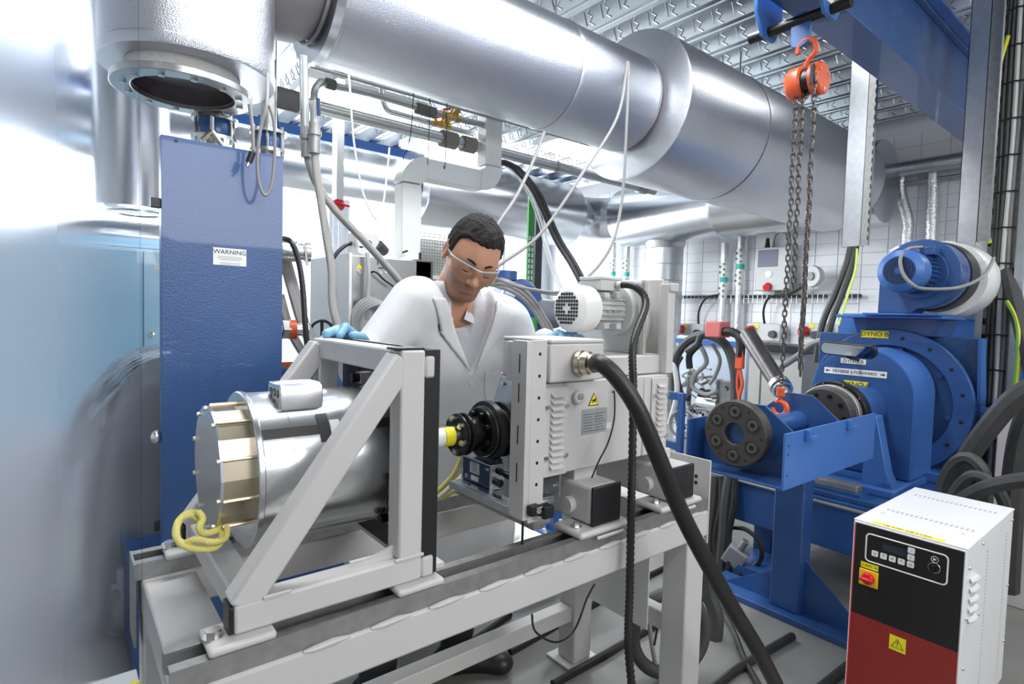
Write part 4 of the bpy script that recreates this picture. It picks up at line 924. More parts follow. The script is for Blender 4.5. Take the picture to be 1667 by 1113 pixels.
# chains: every link a part
lk = MB().tube([(0, -.0075, -.009), (0, -.0075, .009), (0, -.004, .0148), (0, .004, .0148), (0, .0075, .009), (0, .0075, -.009), (0, .004, -.0148), (0, -.004, -.0148)], .0033, 5, closed=True)
chm = mat('chain_steel', (.115, .10, .095), .38, .8)
zb_, zt_ = 1.02, hz-.05
strands = [(tx-.03, hy+.036, zt_, 1.02), (tx-.02, hy+.012, zt_, 1.42), (tx+.0, hy-.026, zt_, 1.06), (tx-.066, hy-.056, zt_+.03, 1.05)]
lo_ = None; cnt = 0
base_l = None
for i, (x, y, zt, zb2) in enumerate(strands):
    pitch = .0235 if i < 2 else .027
    n_ = int((zt-zb2)/pitch)
    for k in range(n_):
        if cnt >= 299: break
        z = zt-k*pitch; xx = x + (.002*sin(k*.7+i)); yy = y + .0015*cos(k*.5)
        if base_l is None:
            base_l = obj('chain_link', MB().add([(p[0]+xx, p[1]+yy, p[2]+z) for p in lk.v], lk.f), chm, ho); bm_ = base_l.data
            # recentre so links can be rotated about their own middle
            c0 = V((xx, yy, z)) - ORG[ho.name]; bm_.transform(Matrix.Translation(-c0)); base_l.location = c0
        else:
            c = base_l.copy(); COL.objects.link(c); c.parent = ho
            c.location = V((xx, yy, z)) - ORG[ho.name]; c.rotation_euler = (0, 0, radians(40 if k % 2 else -50))
            if i >= 2: c.scale = (1.0, 1.0, 1.15)
        cnt += 1
hb = V((tx-.03, hy+.036, 1.0))
add('hook_swivel', MB().lathe(hb+V((0, 0, .01)), (0, 0, -1), [(0, .006), (0, .017), (.014, .017), (.014, .013), (.018, .013), (.018, .018), (.034, .018), (.034, .008)], 24), orange)
pts = [hb+V((0, 0, -.022)), hb+V((0, .004, -.04))] + [hb+V((0, 0, -.080)) + V((0, .030*cos(radians(a)), .030*sin(radians(a)))) for a in range(60, 371, 20)]
pp = spl(pts, 3); add('load_hook', MB().tube(pp, .009, 10, rr=[.0085+.0035*sin(pi*i/len(pp)) for i in range(len(pp))]), orange)
add('safety_latch', MB().tube([hb+V((0, -.004, -.05)), hb+V((0, -.028, -.078))], .003, 6), chrome)
# ================================================================ STRUTS, LADDER AND CABLES AT RIGHT
def strut(name, x, y, z0, z1, lab, w_=.10, d=.06, holes=True):
    t = thing(name, lab, 'strut', (x, y, z0)); n0 = t
    obj('channel', MB().prism([(y-d/2, z0), (y+d/2, z0), (y+d/2, z0+.001), (y-d/2, z0+.001)], 'x', x, x+.001), galv, t) if 0 else None
    m = MB().box(x, x+.004, y-.0, y+w_, z0, z1).box(x, x+d, y+w_-.003, y+w_, z0, z1).box(x, x+d, y, y+.003, z0, z1)
    obj('channel', m, galv, t)
    m2 = obj('side_rail', MB().box(x-.03, x, y-.055, y-.050, z0, z1).box(x-.035, x+.02, y-.052, y-.002, z1-.0, z1-.001).box(x-.004, x+.002, y-.052, y-.002, z0, z1), galvd, t)
    k = 0; s0 = None
    zz = z0+.03
    while zz < z1-.05 and holes:
        if s0 is None: s0 = obj('slot', MB().box(x-.0315, x-.0300, y-.0560, y-.0495, zz, zz+.028), ink, t); z00 = zz
        else: copy_part(s0, (0, 0, zz-z00))
        zz += .055
    return t
pA = PX(1400, 400, 4.15); strut('hanging_strut', 4.15, pA.y, pA.z, ZC+.01, 'galvanised strut hanging from the ceiling beside the end of the widest duct', .115)
pB = PX(1590, 390, 3.70); sB = strut('hanging_strut', 3.70, pB.y, pB.z-.01, ZC+.01, 'galvanised strut hanging in front of the end of the blue beam', .085, holes=False)
# cable ladder
lx = 3.95; pl_ = PX(1632, 400, lx)
ld = thing('cable_ladder', 'tall galvanised cable ladder carrying grey cables at the right edge', 'cable ladder', (lx, pl_.y, 0)); CUR = ld
for s_ in (-.085, .085):
    y = pl_.y+s_
    add('side_rail', MB().box(lx-.02, lx+.03, y-.006, y+.006, 0, ZC), galv, bev=.001)
    add('rail_lip', MB().box(lx-.022, lx-.019, y-.006-(.02 if s_ > 0 else 0), y+.006+(.02 if s_ < 0 else 0), 0, ZC), galv)
add('back_tray', MB().box(lx+.02, lx+.024, pl_.y-.079, pl_.y+.079, 0, ZC), galvd)
sl = add('slot', MB().box(lx+.0185, lx+.020, pl_.y-.068, pl_.y-.052, .2, .235), ink)
for k in range(1, 34): copy_part(sl, (0, 0, k*.085))
sl = add('slot', MB().box(lx+.0185, lx+.020, pl_.y+.052, pl_.y+.068, .2, .235), ink)
for k in range(1, 34): copy_part(sl, (0, 0, k*.085))
for i, (dy2, m_, r) in enumerate(((-.03, greyp, .010), (-.008, lgrey, .012), (.016, rubberg, .010), (.036, rubberg, .009))):
    tag(obj('ladder_cable', MB().tube(spl([(lx+.005, pl_.y+dy2+.004*sin(k*1.3+i), k*.3+.02) for k in range(12)], 3), r, 8), m_), ['grey cable nearest the right rail of the cable ladder', 'pale thick cable in the middle of the cable ladder', 'dark cable left of middle on the cable ladder', 'dark thin cable beside the left rail of the cable ladder'][i], 'cable', 'cables tied to the ladder')
ti = add('cable_tie', MB().tube([(lx-.008, pl_.y-.05, .3), (lx-.012, pl_.y, .305), (lx-.008, pl_.y+.055, .3)], .004, 5), black)
for k in range(1, 17): copy_part(ti, (0, 0, k*.19))
gyc = mat('green_yellow_sheath', (.20, .62, .10), .4); yst = mat('yellow_stripe_sheath', (.85, .75, .05), .4)
def gy(pts, r, lab):
    t = thing('earth_cable', lab, 'cable', tuple(pts[0])); S = spl(pts, 8)
    obj('sheath', MB().tube(S, r, 8), gyc, t); obj('stripe', MB().tube([p + V((-.5*r, -.35*r, 0)) for p in S], r*.72, 6), yst, t); return t
gy([PX(1640, 60, 3.9), PX(1622, 120, 3.8), PX(1606, 180, 3.75), PX(1602, 280, 3.72), PX(1600, 350, 3.72), PX(1610, 395, 3.8)], .012, 'green and yellow earth cable beside the strut at the blue beam end')
gy([PX(1640, 490, 3.9), PX(1655, 520, 3.85), PX(1659, 560, 3.8), PX(1652, 640, 3.75)], .013, 'green and yellow earth cable right of the cable ladder')
gy([PX(1395, 405, 4.15), PX(1392, 440, 4.1), PX(1380, 480, 4.05), PX(1365, 530, 4.0)], .008, 'green and yellow earth cable below the left strut')
for i, o_ in enumerate(((1386, 1378, 1358, 1338), (1394, 1388, 1370, 1352))):
    cable('black_hose', [PX(o_[0], 395, 4.18), PX(o_[1], 430, 4.14), PX(o_[2], 480, 4.08), PX(o_[3], 530, 4.02), PX(o_[3]-10, 590, 4.0)], .022, rubberg, ['left black hose below the hanging strut left of the blower', 'right black hose below the hanging strut left of the blower'][i], 'hose')
cable('black_hose', [PX(1640, 440, 3.97), PX(1655, 500, 3.9), PX(1672, 570, 3.8), PX(1690, 640, 3.7)], .035, rubberg, 'thick dark hose leaning down at the right edge beside the cable ladder', 'hose')
# thick hoses behind heater
cable('rubber_hose', [PX(1690, 625, 3.0), PX(1650, 650, 3.0), PX(1610, 695, 3.02), PX(1575, 745, 3.05), PX(1552, 800, 3.1), PX(1548, 860, 3.15)], .040, rubberg, 'thick dusty black hose rising from behind the heater to the right edge', 'hose')
cable('rubber_hose', [PX(1542, 860, 3.0), PX(1535, 800, 3.0), PX(1550, 760, 2.98), PX(1575, 745, 2.95), PX(1598, 765, 2.95), PX(1605, 800, 2.98), PX(1600, 860, 3.0)], .027, rubberg, 'small arched black hose loop behind the heater', 'hose')
cable('rubber_hose', [PX(1535, 870, 2.9), PX(1550, 810, 2.9), PX(1580, 775, 2.88), PX(1612, 785, 2.88), PX(1635, 820, 2.9), PX(1632, 870, 2.95)], .022, rubberg, 'wider arched grey hose loop behind the heater', 'hose')
cable('rubber_hose', [PX(1700, 778, 2.75), PX(1640, 785, 2.78), PX(1590, 800, 2.8), PX(1550, 830, 2.85), PX(1530, 880, 2.9)], .028, rubberg, 'black hose lying low across the back of the heater to the right edge', 'hose')
cable('rubber_hose', [PX(1690, 640, 3.1), PX(1665, 700, 3.1), PX(1652, 770, 3.12), PX(1645, 860, 3.15), PX(1640, 960, 3.2)], .042, rubberg, 'thick vertical hose with green print at the right edge', 'hose')
pg = PX(1627, 650, 3.45)
gb = thing('grey_cabinet', 'grey steel cabinet with blue top rail at the right edge behind the hoses', 'cabinet', (3.6, pg.y-.25, 0))
obj('body', MB().box(3.45, 3.85, pg.y-.5, pg.y, 0, pg.z-.04), mat('warm_grey_panel', (.52, .48, .47), .45), gb, bev=.006)
obj('top_rail', MB().box(3.43, 3.87, pg.y-.52, pg.y+.02, pg.z-.04, pg.z), bluel, gb, bev=.004)
# ================================================================ BACKGROUND, MIDDLE AND LEFT
# thin pipes under the big duct
PYY = 2.98
pipem = mat('painted_grey_pipe', (.50, .52, .50), .3, .7)
def pline(lab, pts, r, k=1, name='water_pipe', m=pipem, parts=()):
    t = thing(name, lab, 'pipe', tuple(pts[0])); obj('run', MB().tube(pts if k == 1 else spl(pts, k), r, 14), m, t)
    for (c, ax, rr_, w_, mm, nm) in parts: c = V(c); ax = V(ax); obj(nm, MB().cyl(c-ax*w_/2, c+ax*w_/2, rr_, n=18), mm, t)
    return t
zp = PY(700, 220, PYY).z
xa, xb = PY(455, 160, PYY).x, PY(1065, 305, PYY).x
lag = mat('dark_pipe_lagging', (.16, .15, .14), .85, bump=(40, .6))
pline('thickest of the thin pipes, running level below the big foil duct', [(xa, PYY, zp), (xb, PYY, zp)], .034, parts=[
    ((PY(467, 160, PYY).x, PYY, zp), (1, 0, 0), .052, .11, lag, 'lagging'), ((PY(730, 225, PYY).x, PYY, zp), (1, 0, 0), .050, .10, lag, 'lagging'), ((PY(762, 233, PYY).x, PYY, zp), (1, 0, 0), .048, .09, lag, 'lagging'),
    ((PY(905, 268, PYY).x, PYY, zp), (1, 0, 0), .040, .02, galvd, 'clamp'), ((PY(1045, 300, PYY).x, PYY, zp), (1, 0, 0), .044, .09, galvd, 'coupling')])
z2 = PY(560, 150, 2.95).z
q0 = PY(535, 138, 2.95)
t = pline('slim pipe above the thickest one, bending down to a braided hose', [PY(512, 175, 2.9), PY(512, 150, 2.9), PY(522, 134, 2.93), q0, PY(600, 152, 2.95), PY(680, 175, 2.95), PY(740, 192, 2.95), PY(786, 203, 2.95)], .019, k=5, parts=[
    (PY(538, 137, 2.95), (1, 0, .0), .027, .05, lag, 'lagging'), (PY(693, 180, 2.95), (1, 0, 0), .032, .12, lag, 'lagging')])
pline('slim pipe dropping from the duct and turning right to the lower brass valve', [PY(622, 140, 3.05), PY(624, 165, 3.05), PY(632, 180, 3.05), PY(650, 186, 3.05), PY(700, 200, 3.05), PY(770, 218, 3.05)], .016, k=5)
pline('long straight thin conduit right beneath the big foil duct', [PY(505, 108, 2.9), PY(960, 236, 2.9)], .011)
def valve(px, py, y, lab):
    c = PY(px, py, y); t = thing('brass_valve', lab, 'valve', tuple(c))
    obj('body', MB().lathe(c-V((.06, 0, 0)), (1, 0, 0), [(0, .012), (0, .024), (.02, .024), (.022, .017), (.045, .02), (.06, .026), (.075, .02), (.098, .017), (.10, .024), (.12, .024), (.12, .012)], 16), brassv, t)
    obj('bonnet', MB().cyl(c, c+V((.03, 0, .05)), .014), brassv, t)
    obj('hand_wheel', MB().lathe(c+V((-.02, 0, .035)), (-.4, -.2, 1), [(0, .006), (0, .026), (.006, .030), (.012, .026), (.012, .006)], 16), red, t)
    obj('side_port', MB().cyl(c+V((.02, 0, 0)), c+V((.045, -.03, .045)), .013), brassv, t)
valve(733, 190, 2.95, 'upper brass valve with red hand wheel under the big duct'); valve(718, 203, 3.05, 'lower brass valve with red hand wheel under the big duct')
# vertical feed pipes and braided hoses at left of the man
def hosefit(c, t, r=.022):
    c = V(c); obj('crimp_fitting', MB().lathe(c+V((0, 0, .06)), (0, 0, -1), [(0, .012), (0, r), (.03, r), (.032, r*1.25), (.05, r*1.25), (.052, r), (.12, r), (.12, .01)], 16), galvd, t)
HY_ = 2.36
t = thing('braided_hose', 'left braided steel hose dropping from the vertical pipe then slanting right to behind the man', 'hose', tuple(PY(500, 260, HY_)))
obj('riser', MB().tube([PY(494, 92, HY_), PY(497, 235, HY_)], .018, 14), pipem, t); hosefit(PY(499, 232, HY_), t)
obj('braid', MB().tube(spl([PY(499, 240, HY_), PY(503, 265, HY_), PY(516, 300, HY_), PY(548, 345, HY_), PY(600, 400, HY_+.02), PY(652, 460, HY_+.05), PY(680, 500, HY_+.1)], 7), .0165, 14), braid, t)
t = thing('braided_hose', 'right braided steel hose hanging down to the gloved hand on the frame', 'hose', tuple(PY(512, 260, HY_-.06)))
obj('riser', MB().tube([PY(512, 165, HY_-.06), PY(512, 235, HY_-.06)], .017, 14), pipem, t); hosefit(PY(512, 225, HY_-.06), t)
obj('blue_lever', MB().tube([PY(518, 160, HY_-.1), PY(519, 188, HY_-.1)], .008, 8), mat('navy_plastic', (.02, .05, .15), .4), t)
obj('braid', MB().tube(spl([PY(513, 235, HY_-.06), PY(515, 280, HY_-.06), PY(523, 330, HY_-.06), PY(532, 390, HY_-.08), PY(540, 440, HY_-.1), PY(541, 490, HY_-.12), PY(549, 530, HY_-.15), PY(560, 580, HY_-.15)], 7), .0165, 14), braid, t)
# white boxed trunking
TY = 2.95; tw = .062
tk = thing('boxed_trunking', 'white boxed trunking stepping down between the duct and the steel cabinet', 'trunking', tuple(PY(665, 420, TY)))
xl = PY(664, 350, TY).x; xr = PY(797, 250, TY).x; zt = PY(720, 283, TY).z
trm = mat('cream_trunking_plastic', (.66, .68, .64), .4)
obj('lower_leg', MB().box(xl-tw, xl+tw, TY-.05, TY+.05, 1.57, zt-.10), trm, tk, bev=.008)
obj('cross_run', MB().box(xl+.09, xr-.09, TY-.05, TY+.05, zt-.06, zt+.06), trm, tk, bev=.008)
obj('upper_leg', MB().box(xr-tw, xr+tw, TY-.05, TY+.05, zt+.10, 2.62), trm, tk, bev=.008)
def elbow(c, a0, nm): # quarter bend in the XZ plane
    m = MB(); R1, R2 = .03, .158; P = []
    for k in range(9):
        a = radians(a0+90*k/8); P.append((c[0]+R2*cos(a), c[1]+R2*sin(a)))
    for k in range(8, -1, -1):
        a = radians(a0+90*k/8); P.append((c[0]+R1*cos(a), c[1]+R1*sin(a)))
    m.prism(P, 'y', TY-.054, TY+.054); obj(nm, m, trm, tk, bev=.004)
elbow((xl+.092, zt-.095), 90, 'bend'); elbow((xr-.092, zt+.095), 270, 'bend')
cap_ = PY(665, 418, TY); obj('base_collar', MB().lathe((xl, TY, 1.56), (0, 0, 1), [(0, .05), (0, .085), (.03, .08), (.05, .066), (.05, .03)], 24), trm, tk)
obj('clip', MB().tube([PY(655, 411, TY-.06), PY(664, 408, TY-.08)], .005, 6), black, tk)
# stainless cabinet with white side
cb = thing('steel_cabinet', 'stainless steel test cabinet behind the right shoulder of the man', 'cabinet', (1.35, 2.9, 0)); CUR = cb
add('front_door', MB().box(1.150, 1.60, 2.70, 2.72, .25, 1.565), steel, bev=.004, label='brushed stainless front')
add('side_panel', MB().box(1.135, 1.150, 2.70, 3.25, .2, 1.575), wplastic, bev=.003, label='white side panel')
add('carcass', MB().box(1.150, 1.60, 2.72, 3.25, .2, 1.56), lgrey)
add('side_recess', MB().box(1.133, 1.135, 2.85, 2.9, 1.25, 1.40), lgrey)
pz = PY(587, 442, 2.69); add('lock', MB().cyl((pz.x, 2.690, pz.z), (pz.x, 2.70, pz.z), .012, n=18), chrome)
ty_ = PY(585, 435, 2.699); add('warning_sticker', MB().prism([(ty_.x-.016, ty_.z-.006), (ty_.x+.016, ty_.z-.006), (ty_.x, ty_.z+.020)], 'y', 2.698, 2.70), yellow)
for px in (621, 629): pz = PY(px, 443, 2.69); add('led_button', MB().cyl((pz.x, 2.695, pz.z), (pz.x, 2.70, pz.z), .006, n=12), lgrey)
pz = PY(618, 427, 2.69); text('Fr\u00f6', .045, (pz.x+.02, 2.698, pz.z), (1, 0, 0), (0, 0, 1), ink, cb); text('www', .020, (pz.x+.02, 2.698, pz.z-.026), (1, 0, 0), (0, 0, 1), ink, cb)
add('leg', MB().box(1.16, 1.20, 2.72, 2.76, 0, .2), lgrey); add('leg', MB().box(1.55, 1.59, 2.72, 2.76, 0, .2), lgrey); add('leg', MB().box(1.16, 1.20, 3.2, 3.24, 0, .2), lgrey); add('leg', MB().box(1.55, 1.59, 3.2, 3.24, 0, .2), lgrey)
cable('cabinet_cable', [PY(598, 412, 2.66), PY(600, 440, 2.65), PY(599, 480, 2.65), PY(597, 520, 2.64)], .011, mat('grey_cabinet_cable', (.4, .4, .4), .5), 'grey cable running straight down the stainless cabinet door')
cable('cabinet_cable', [PY(604, 443, 2.68), PY(612, 443, 2.66), PY(625, 455, 2.66), PY(640, 466, 2.66)], .005, black, 'black lead plugged into the stainless cabinet door')
coil = thing('coiled_cable', 'coiled grey cable hanging on the stainless cabinet door', 'cable', tuple(PY(600, 520, 2.64)))
cc = PY(604, 522, 2.63)
for k in range(5): obj('turn', MB().tube(circ(cc+V((.008*k, -.008*k, -.004*k)), (0.1*k-.2, 1, .05*k), .112-.003*k, 36), .0075, 8, closed=True), greyp, coil)
bx = thing('socket_box', 'small grey socket box with round outlets on top of the stainless cabinet', 'box', tuple(PY(600, 413, 2.74))); CUR = bx
p0 = PY(580, 412, 2.74); p1 = PY(618, 388, 2.74)
add('housing', MB().box(p0.x, p1.x, 2.74, 2.86, 1.565, 1.565+.125), lgrey, bev=.006)
for i, (px, py) in enumerate(((588, 397), (588, 407), (600, 397))): pz = PY(px, py, 2.735); add('outlet', MB().lathe((pz.x, 2.74, pz.z), (0, -1, 0), [(0, .008), (0, .020), (.006, .020), (.006, .012)], 18), mat('dark_grey_plastic', (.1, .1, .11), .4) if i == 2 else lgrey)
add('pipe_stub', MB().cyl(tuple(PY(615, 398, 2.74)), tuple(PY(626, 410, 2.76)), .028), rubberg)
cable('cabinet_cable', [PY(543, 420, 2.8), PY(552, 408, 2.8), PY(565, 398, 2.8), PY(580, 395, 2.8)], .010, rubber, 'black cable arriving at the socket box from the left')
cbx = thing('control_box', 'dark grey control box behind the shoulder of the man', 'box', tuple(PY(690, 440, 2.75)))
p0 = PY(676, 452, 2.70); p1 = PY(704, 424, 2.70)
obj('housing', MB().box(p0.x, p0.x+.11, 2.70, 2.84, 1.36, p1.z), mat('anthracite_plastic', (.07, .065, .07), .4), cbx, bev=.006)
obj('antenna_plug', MB().cyl((p0.x+.05, 2.74, p1.z), (p0.x+.05, 2.74, p1.z+.04), .008), black, cbx)
# mesh screen on far wall
pz = PY(672, 392, 4.8); pz2 = PY(722, 424, 4.8)
ms = MB()
for k in range(17): ms.box(pz.x+k*.03, pz.x+k*.03+.008, 4.80, 4.806, pz2.z-.15, pz.z+.02)
for k in range(14): ms.box(pz.x, pz.x+.49, 4.806, 4.812, pz2.z-.15+k*.03, pz2.z-.15+k*.03+.008)
wm = thing('ventilation_unit', 'pale ventilation unit with a square mesh grille just left of the head of the man', 'vent', (pz.x+.2, 4.9, 0))
obj('grille', ms, galvd, wm, kind='stuff'); obj('housing', MB().box(pz.x-.05, pz.x+.75, 4.85, 5.3, 0, pz.z+.05), lgrey, wm, bev=.01)
obj('sill', MB().box(pz.x-.05, pz.x+.75, 4.74, 4.85, pz2.z-.19, pz2.z-.155), wplastic, wm)
# chain hoist far left behind (red)
fh = thing('far_hoist', 'small red chain hoist far away between the two braided hoses', 'hoist', tuple(PY(552, 335, 4.6)))
pz = PY(552, 333, 4.6); obj('body', MB().lathe(pz, (0, 1, 0), [(0, .01), (0, .05), (.06, .05), (.06, .01)], 20), red, fh)
obj('arm', MB().tube([pz+V((-.09, 0, .02)), pz+V((.09, 0, 0))], .012, 8), red, fh)
obj('mounting', MB().box(pz.x-.03, pz.x+.03, 4.58, 4.68, pz.z+.04, ZC+.01), lgrey, fh)
for dx_ in (-.045, .0): obj('chain_strand', MB().tube([pz+V((dx_, 0, -.04-.03*k)) + V((.006*(k % 2), 0, 0)) for k in range(24)], .007, 5), mat('pale_blue_chain', (.45, .5, .6), .4, .5), fh)
# blue pump with green stand behind the left shoulder
bp = thing('blue_pump', 'round blue pump body with steel flange behind the left shoulder of the man', 'pump', (2.5, 3.0, 0)); CUR = bp
pc = PY(838, 505, 3.0)
add('volute', MB().lathe(pc+V((-.0, .12, -.02)), (.25, -1, 0), [(0, .05), (0, .20), (.05, .235), (.16, .235), (.21, .19), (.21, .05)], 40), blue)
add('neck', MB().lathe(pc+V((-.08, .02, .2)), (0, 0, 1), [(0, .05), (0, .085), (.06, .085), (.06, .04)], 28), blue)
fl0 = PY(822, 452, 3.0)
add('pipe_flange', MB().lathe((fl0.x, 3.02, fl0.z-.03), (0, 0, 1), [(0, .03), (0, .07), (.02, .07), (.02, .058), (.05, .058), (.05, .072), (.075, .072), (.075, .03)], 28), chrome)
add('motor', MB().lathe(pc+V((.16, .0, -.02)), (1, -.1, 0), [(0, .03), (0, .10), (.05, .11), (.20, .10), (.23, .06), (.23, .02)], 28), mat('slate_grey_paint', (.16, .17, .20), .45))
b0 = PY(846, 545, 2.95); add('bracket', MB().box(b0.x-.02, b0.x+.30, 2.80, 3.05, b0.z-.16, b0.z+.02), blue, bev=.004)
b1 = PY(860, 525, 2.9); add('green_coupling', MB().cyl((b1.x, 2.88, b0.z+.02), (b1.x, 2.88, b0.z+.12), .045), green)
add('lower_column', MB().box(b0.x+.02, b0.x+.26, 2.85, 3.0, 0, b0.z-.16), blue)
for i, (a, b) in enumerate(((0, 0), (10, -6), (20, -13))):
    cable('corrugated_hose', [PY(790, 462-b*.3, 2.55), PY(820-a*.3, 468+b, 2.5), PY(852+a*.2, 487+b, 2.5), PY(878+a*.3, 520+b*.6, 2.5), PY(895+a*.3, 560+b, 2.5), PY(905+a*.3, 620, 2.5), PY(900+a*.3, 800, 2.5), V((2.3, 2.5, .02))], .0125, braid if i != 1 else greyp, ['lowest ribbed hose arching over the blue pump', 'middle ribbed hose arching over the blue pump', 'topmost ribbed hose arching over the blue pump'][i], 'hose')
cable('thin_cable', [PY(800, 455, 2.45), PY(835, 460, 2.45), PY(880, 476, 2.45), PY(925, 480, 2.5), PY(945, 470, 2.6)], .006, greyp, 'thin grey cable crossing above the blue pump to the right')
# slotted green upright with black conduit
gp = PY(862, 400, 3.9)
gr_ = thing('green_upright', 'green slotted upright rail above the blue pump', 'post', (gp.x, 3.9, 0))
obj('rail', MB().box(gp.x-.035, gp.x+.035, 3.88, 3.90, 0, 2.35), green, gr_)
s0 = obj('slot', MB().box(gp.x-.028, gp.x-.012, 3.877, 3.88, 1.3, 1.335), wplastic, gr_)
for k in range(14):
    for s_ in (0, 1):
        if k or s_: copy_part(s0, (s_*.036, 0, k*.05))
obj('black_upright', MB().box(gp.x+.055, gp.x+.135, 3.88, 3.95, 0, 2.35), mat('charcoal_metal', (.06, .065, .07), .4, .5), label='charcoal metal upright beside the green slotted rail', cat='post')
# dark cable bundle falling right of the head
for i, (o_, r, m_) in enumerate(((0, .020, rubber), (7, .014, rubber), (-9, .010, lgrey), (-14, .006, lgrey))):
    cable('falling_cable', [PY(812+o_, 262, 3.1), PY(838+o_, 275, 3.1), PY(868+o_, 310, 3.05), PY(885+o_, 345, 3.0), PY(905+o_, 390, 2.95), PY(930+o_, 430, 2.85), PY(955+o_, 478, 2.7)] if i < 2 else [PY(820+o_, 262, 3.1), PY(850+o_, 280, 3.1), PY(876+o_, 320, 3.05), PY(892+o_, 365, 3.0), PY(903+o_, 410, 2.95), PY(915+o_, 450, 2.9), PY(932+o_, 482, 2.8)], r, m_,
      ['thickest black cable falling from the duct behind the fan motor', 'second black cable beside the thickest one behind the fan motor', 'pale cable bundle left of the black cables above the fan motor', 'thinnest pale cable left of the black cables'][i])
# thin hanging wires left centre
cable('thin_wire', [PY(568, 120, 2.25), PY(570, 150, 2.2), PY(576, 230, 2.2), PY(590, 310, 2.2), PY(608, 352, 2.2), PY(620, 350, 2.2), PY(628, 300, 2.2), PY(634, 240, 2.2)], .004, wplastic, 'thin pale wire loop hanging between the hoses and the white trunking', 'wire')
for i, (a, b, c, d) in enumerate(((672, 178, 656, 260), (699, 190, 696, 268), (726, 235, 722, 270), (450, 150, 462, 218))):
    cable('thin_wire', [V((PY(a, b, 2.7).x, 2.7, ZC+.01)), PY(a, b, 2.7), PY(c, d, 2.7)], .0025, ink, ['black wire slanting under the lagged pipe left of the brass valves', 'vertical black wire just left of the brass valves', 'short black wire below the lagging right of the brass valves', 'black wire beside the vertical duct above the blue panel'][i], 'wire')
# ================================================================ TALL BLUE PANEL AND WHAT HANGS ABOVE IT
BY = 2.2
a0 = PY(262, 218, BY); b0 = PY(461, 258, BY)
bp = thing('tall_blue_panel', 'tall hammered blue steel cabinet door with a white warning label', 'panel', ((a0.x+b0.x)/2, BY, 0)); CUR = bp
add('sheet', MB().box(a0.x, b0.x, BY, BY+.004, .12, a0.z), blued, bev=.001)
add('edge_fold', MB().box(a0.x, a0.x+.003, BY+.004, BY+.05, .12, a0.z), bluel, bev=.001)
add('edge_fold', MB().box(b0.x-.003, b0.x, BY+.004, BY+.05, .12, a0.z), bluel, bev=.001)
add('top_fold', MB().box(a0.x+.003, b0.x-.003, BY+.004, BY+.05, a0.z-.003, a0.z), bluel)
add('base_foot', MB().box(a0.x, b0.x, BY-.02, BY+.30, 0, .12), blue, bev=.003)
l0 = PY(347, 402, BY-.001); l1 = PY(401, 434, BY-.001)
lb = add('warning_label', MB().box(l0.x, l1.x, BY-.001, BY, l1.z, l0.z), paper, label='white WARNING label')
text('WARNING', .022, ((l0.x+l1.x)/2, BY-.0015, l0.z-.014), (1, 0, 0), (0, 0, 1), ink, bp, depth=.0001)
for k, s_ in enumerate(('THIS DOOR MUST BE CLOSED', 'BEFORE THE TEST IS STARTED', 'OR THE CELL IS IN USE', '', 'KEEP HANDS CLEAR WHEN', 'THE SHAFT IS TURNING')):
    if s_: obj('print_line', MB().box((l0.x+l1.x)/2-len(s_)*.0016, (l0.x+l1.x)/2+len(s_)*.0016, BY-.0013, BY-.001, l0.z-.0305-k*.0055, l0.z-.029-k*.0055), greyp, bp)
add('hinge', MB().box(a0.x-.028, a0.x, BY+.01, BY+.03, PY(265, 338, BY).z, PY(265, 322, BY).z), black, bev=.002)
hn = PY(262, 712, BY+.02); add('door_knob', MB().ball(hn+V((-.012, .01, 0)), .022, (.8, .8, 1.1), 16, 10), chrome)
lk_ = PY(262, 850, BY+.02); add('padlock', MB().box(lk_.x-.02, lk_.x-.004, BY+.01, BY+.025, lk_.z-.025, lk_.z+.01), black, bev=.002)
for (px, py) in ((287, 229), (447, 266)): pz = PY(px, py, BY-.002); add('screw', MB().cyl((pz.x, BY-.003, pz.z), (pz.x, BY, pz.z), .005, n=10), ink)
tb = thing('blue_tray', 'small blue steel tray at the foot of the blue panel behind the bench end', 'tray', (.27, 2.3, .3))
pz = PY(250, 905, 2.25); obj('rim', MB().box(a0.x-.09, a0.x+.05, 2.26, 2.265, pz.z-.05, pz.z).box(a0.x-.09, a0.x-.085, 2.265, 2.6, pz.z-.05, pz.z).box(a0.x-.085, a0.x+.05, 2.265, 2.6, pz.z-.05, pz.z-.045), blue, tb)
obj('base', MB().box(a0.x-.08, a0.x+.05, 2.27, 2.6, 0, pz.z-.05), blued, tb)
# vibration isolated flanges above the panel
def isolator(px, py, y, s, lab):
    c = PY(px, py, y); t = thing('pipe_compensator', lab, 'pipe joint', tuple(c))
    for dz in (-.045, .035): obj('flange', MB().lathe(c+V((0, 0, dz))*1, (0, 0, 1), [(0, .03), (0, .075*s), (.014, .075*s), (.014, .03)], 36), chrome, t)
    obj('rubber_ring', MB().lathe(c+V((0, 0, -.031)), (0, 0, 1), [(0, .03), (0, .054*s), (.033, .060*s), (.066, .054*s), (.066, .03)], 32), blue, t)
    obj('pipe', MB().cyl(c+V((0, 0, .049)), c+V((0, 0, .35)), .033), galvd, t)
    obj('lower_pipe', MB().cyl(c+V((0, 0, -.16)), c+V((0, 0, -.045)), .033), galvd, t)
    for k in range(6):
        a = radians(60*k+10); obj('bolt', MB().cyl(c+V((.064*s*cos(a), .064*s*sin(a), -.06)), c+V((.064*s*cos(a), .064*s*sin(a), .065)), .006, n=6), chrome, t)
isolator(350, 213, 2.62, 1.15, 'flanged pipe joint with blue rubber ring directly above the blue panel, left one')
isolator(437, 233, 2.62, 1.0, 'flanged pipe joint with blue rubber ring at the right corner of the blue panel')
y_ = thing('spray_fork', 'small forked brass nozzle hanging below the open duct flange', 'nozzle', tuple(PY(345, 218, 2.3)))
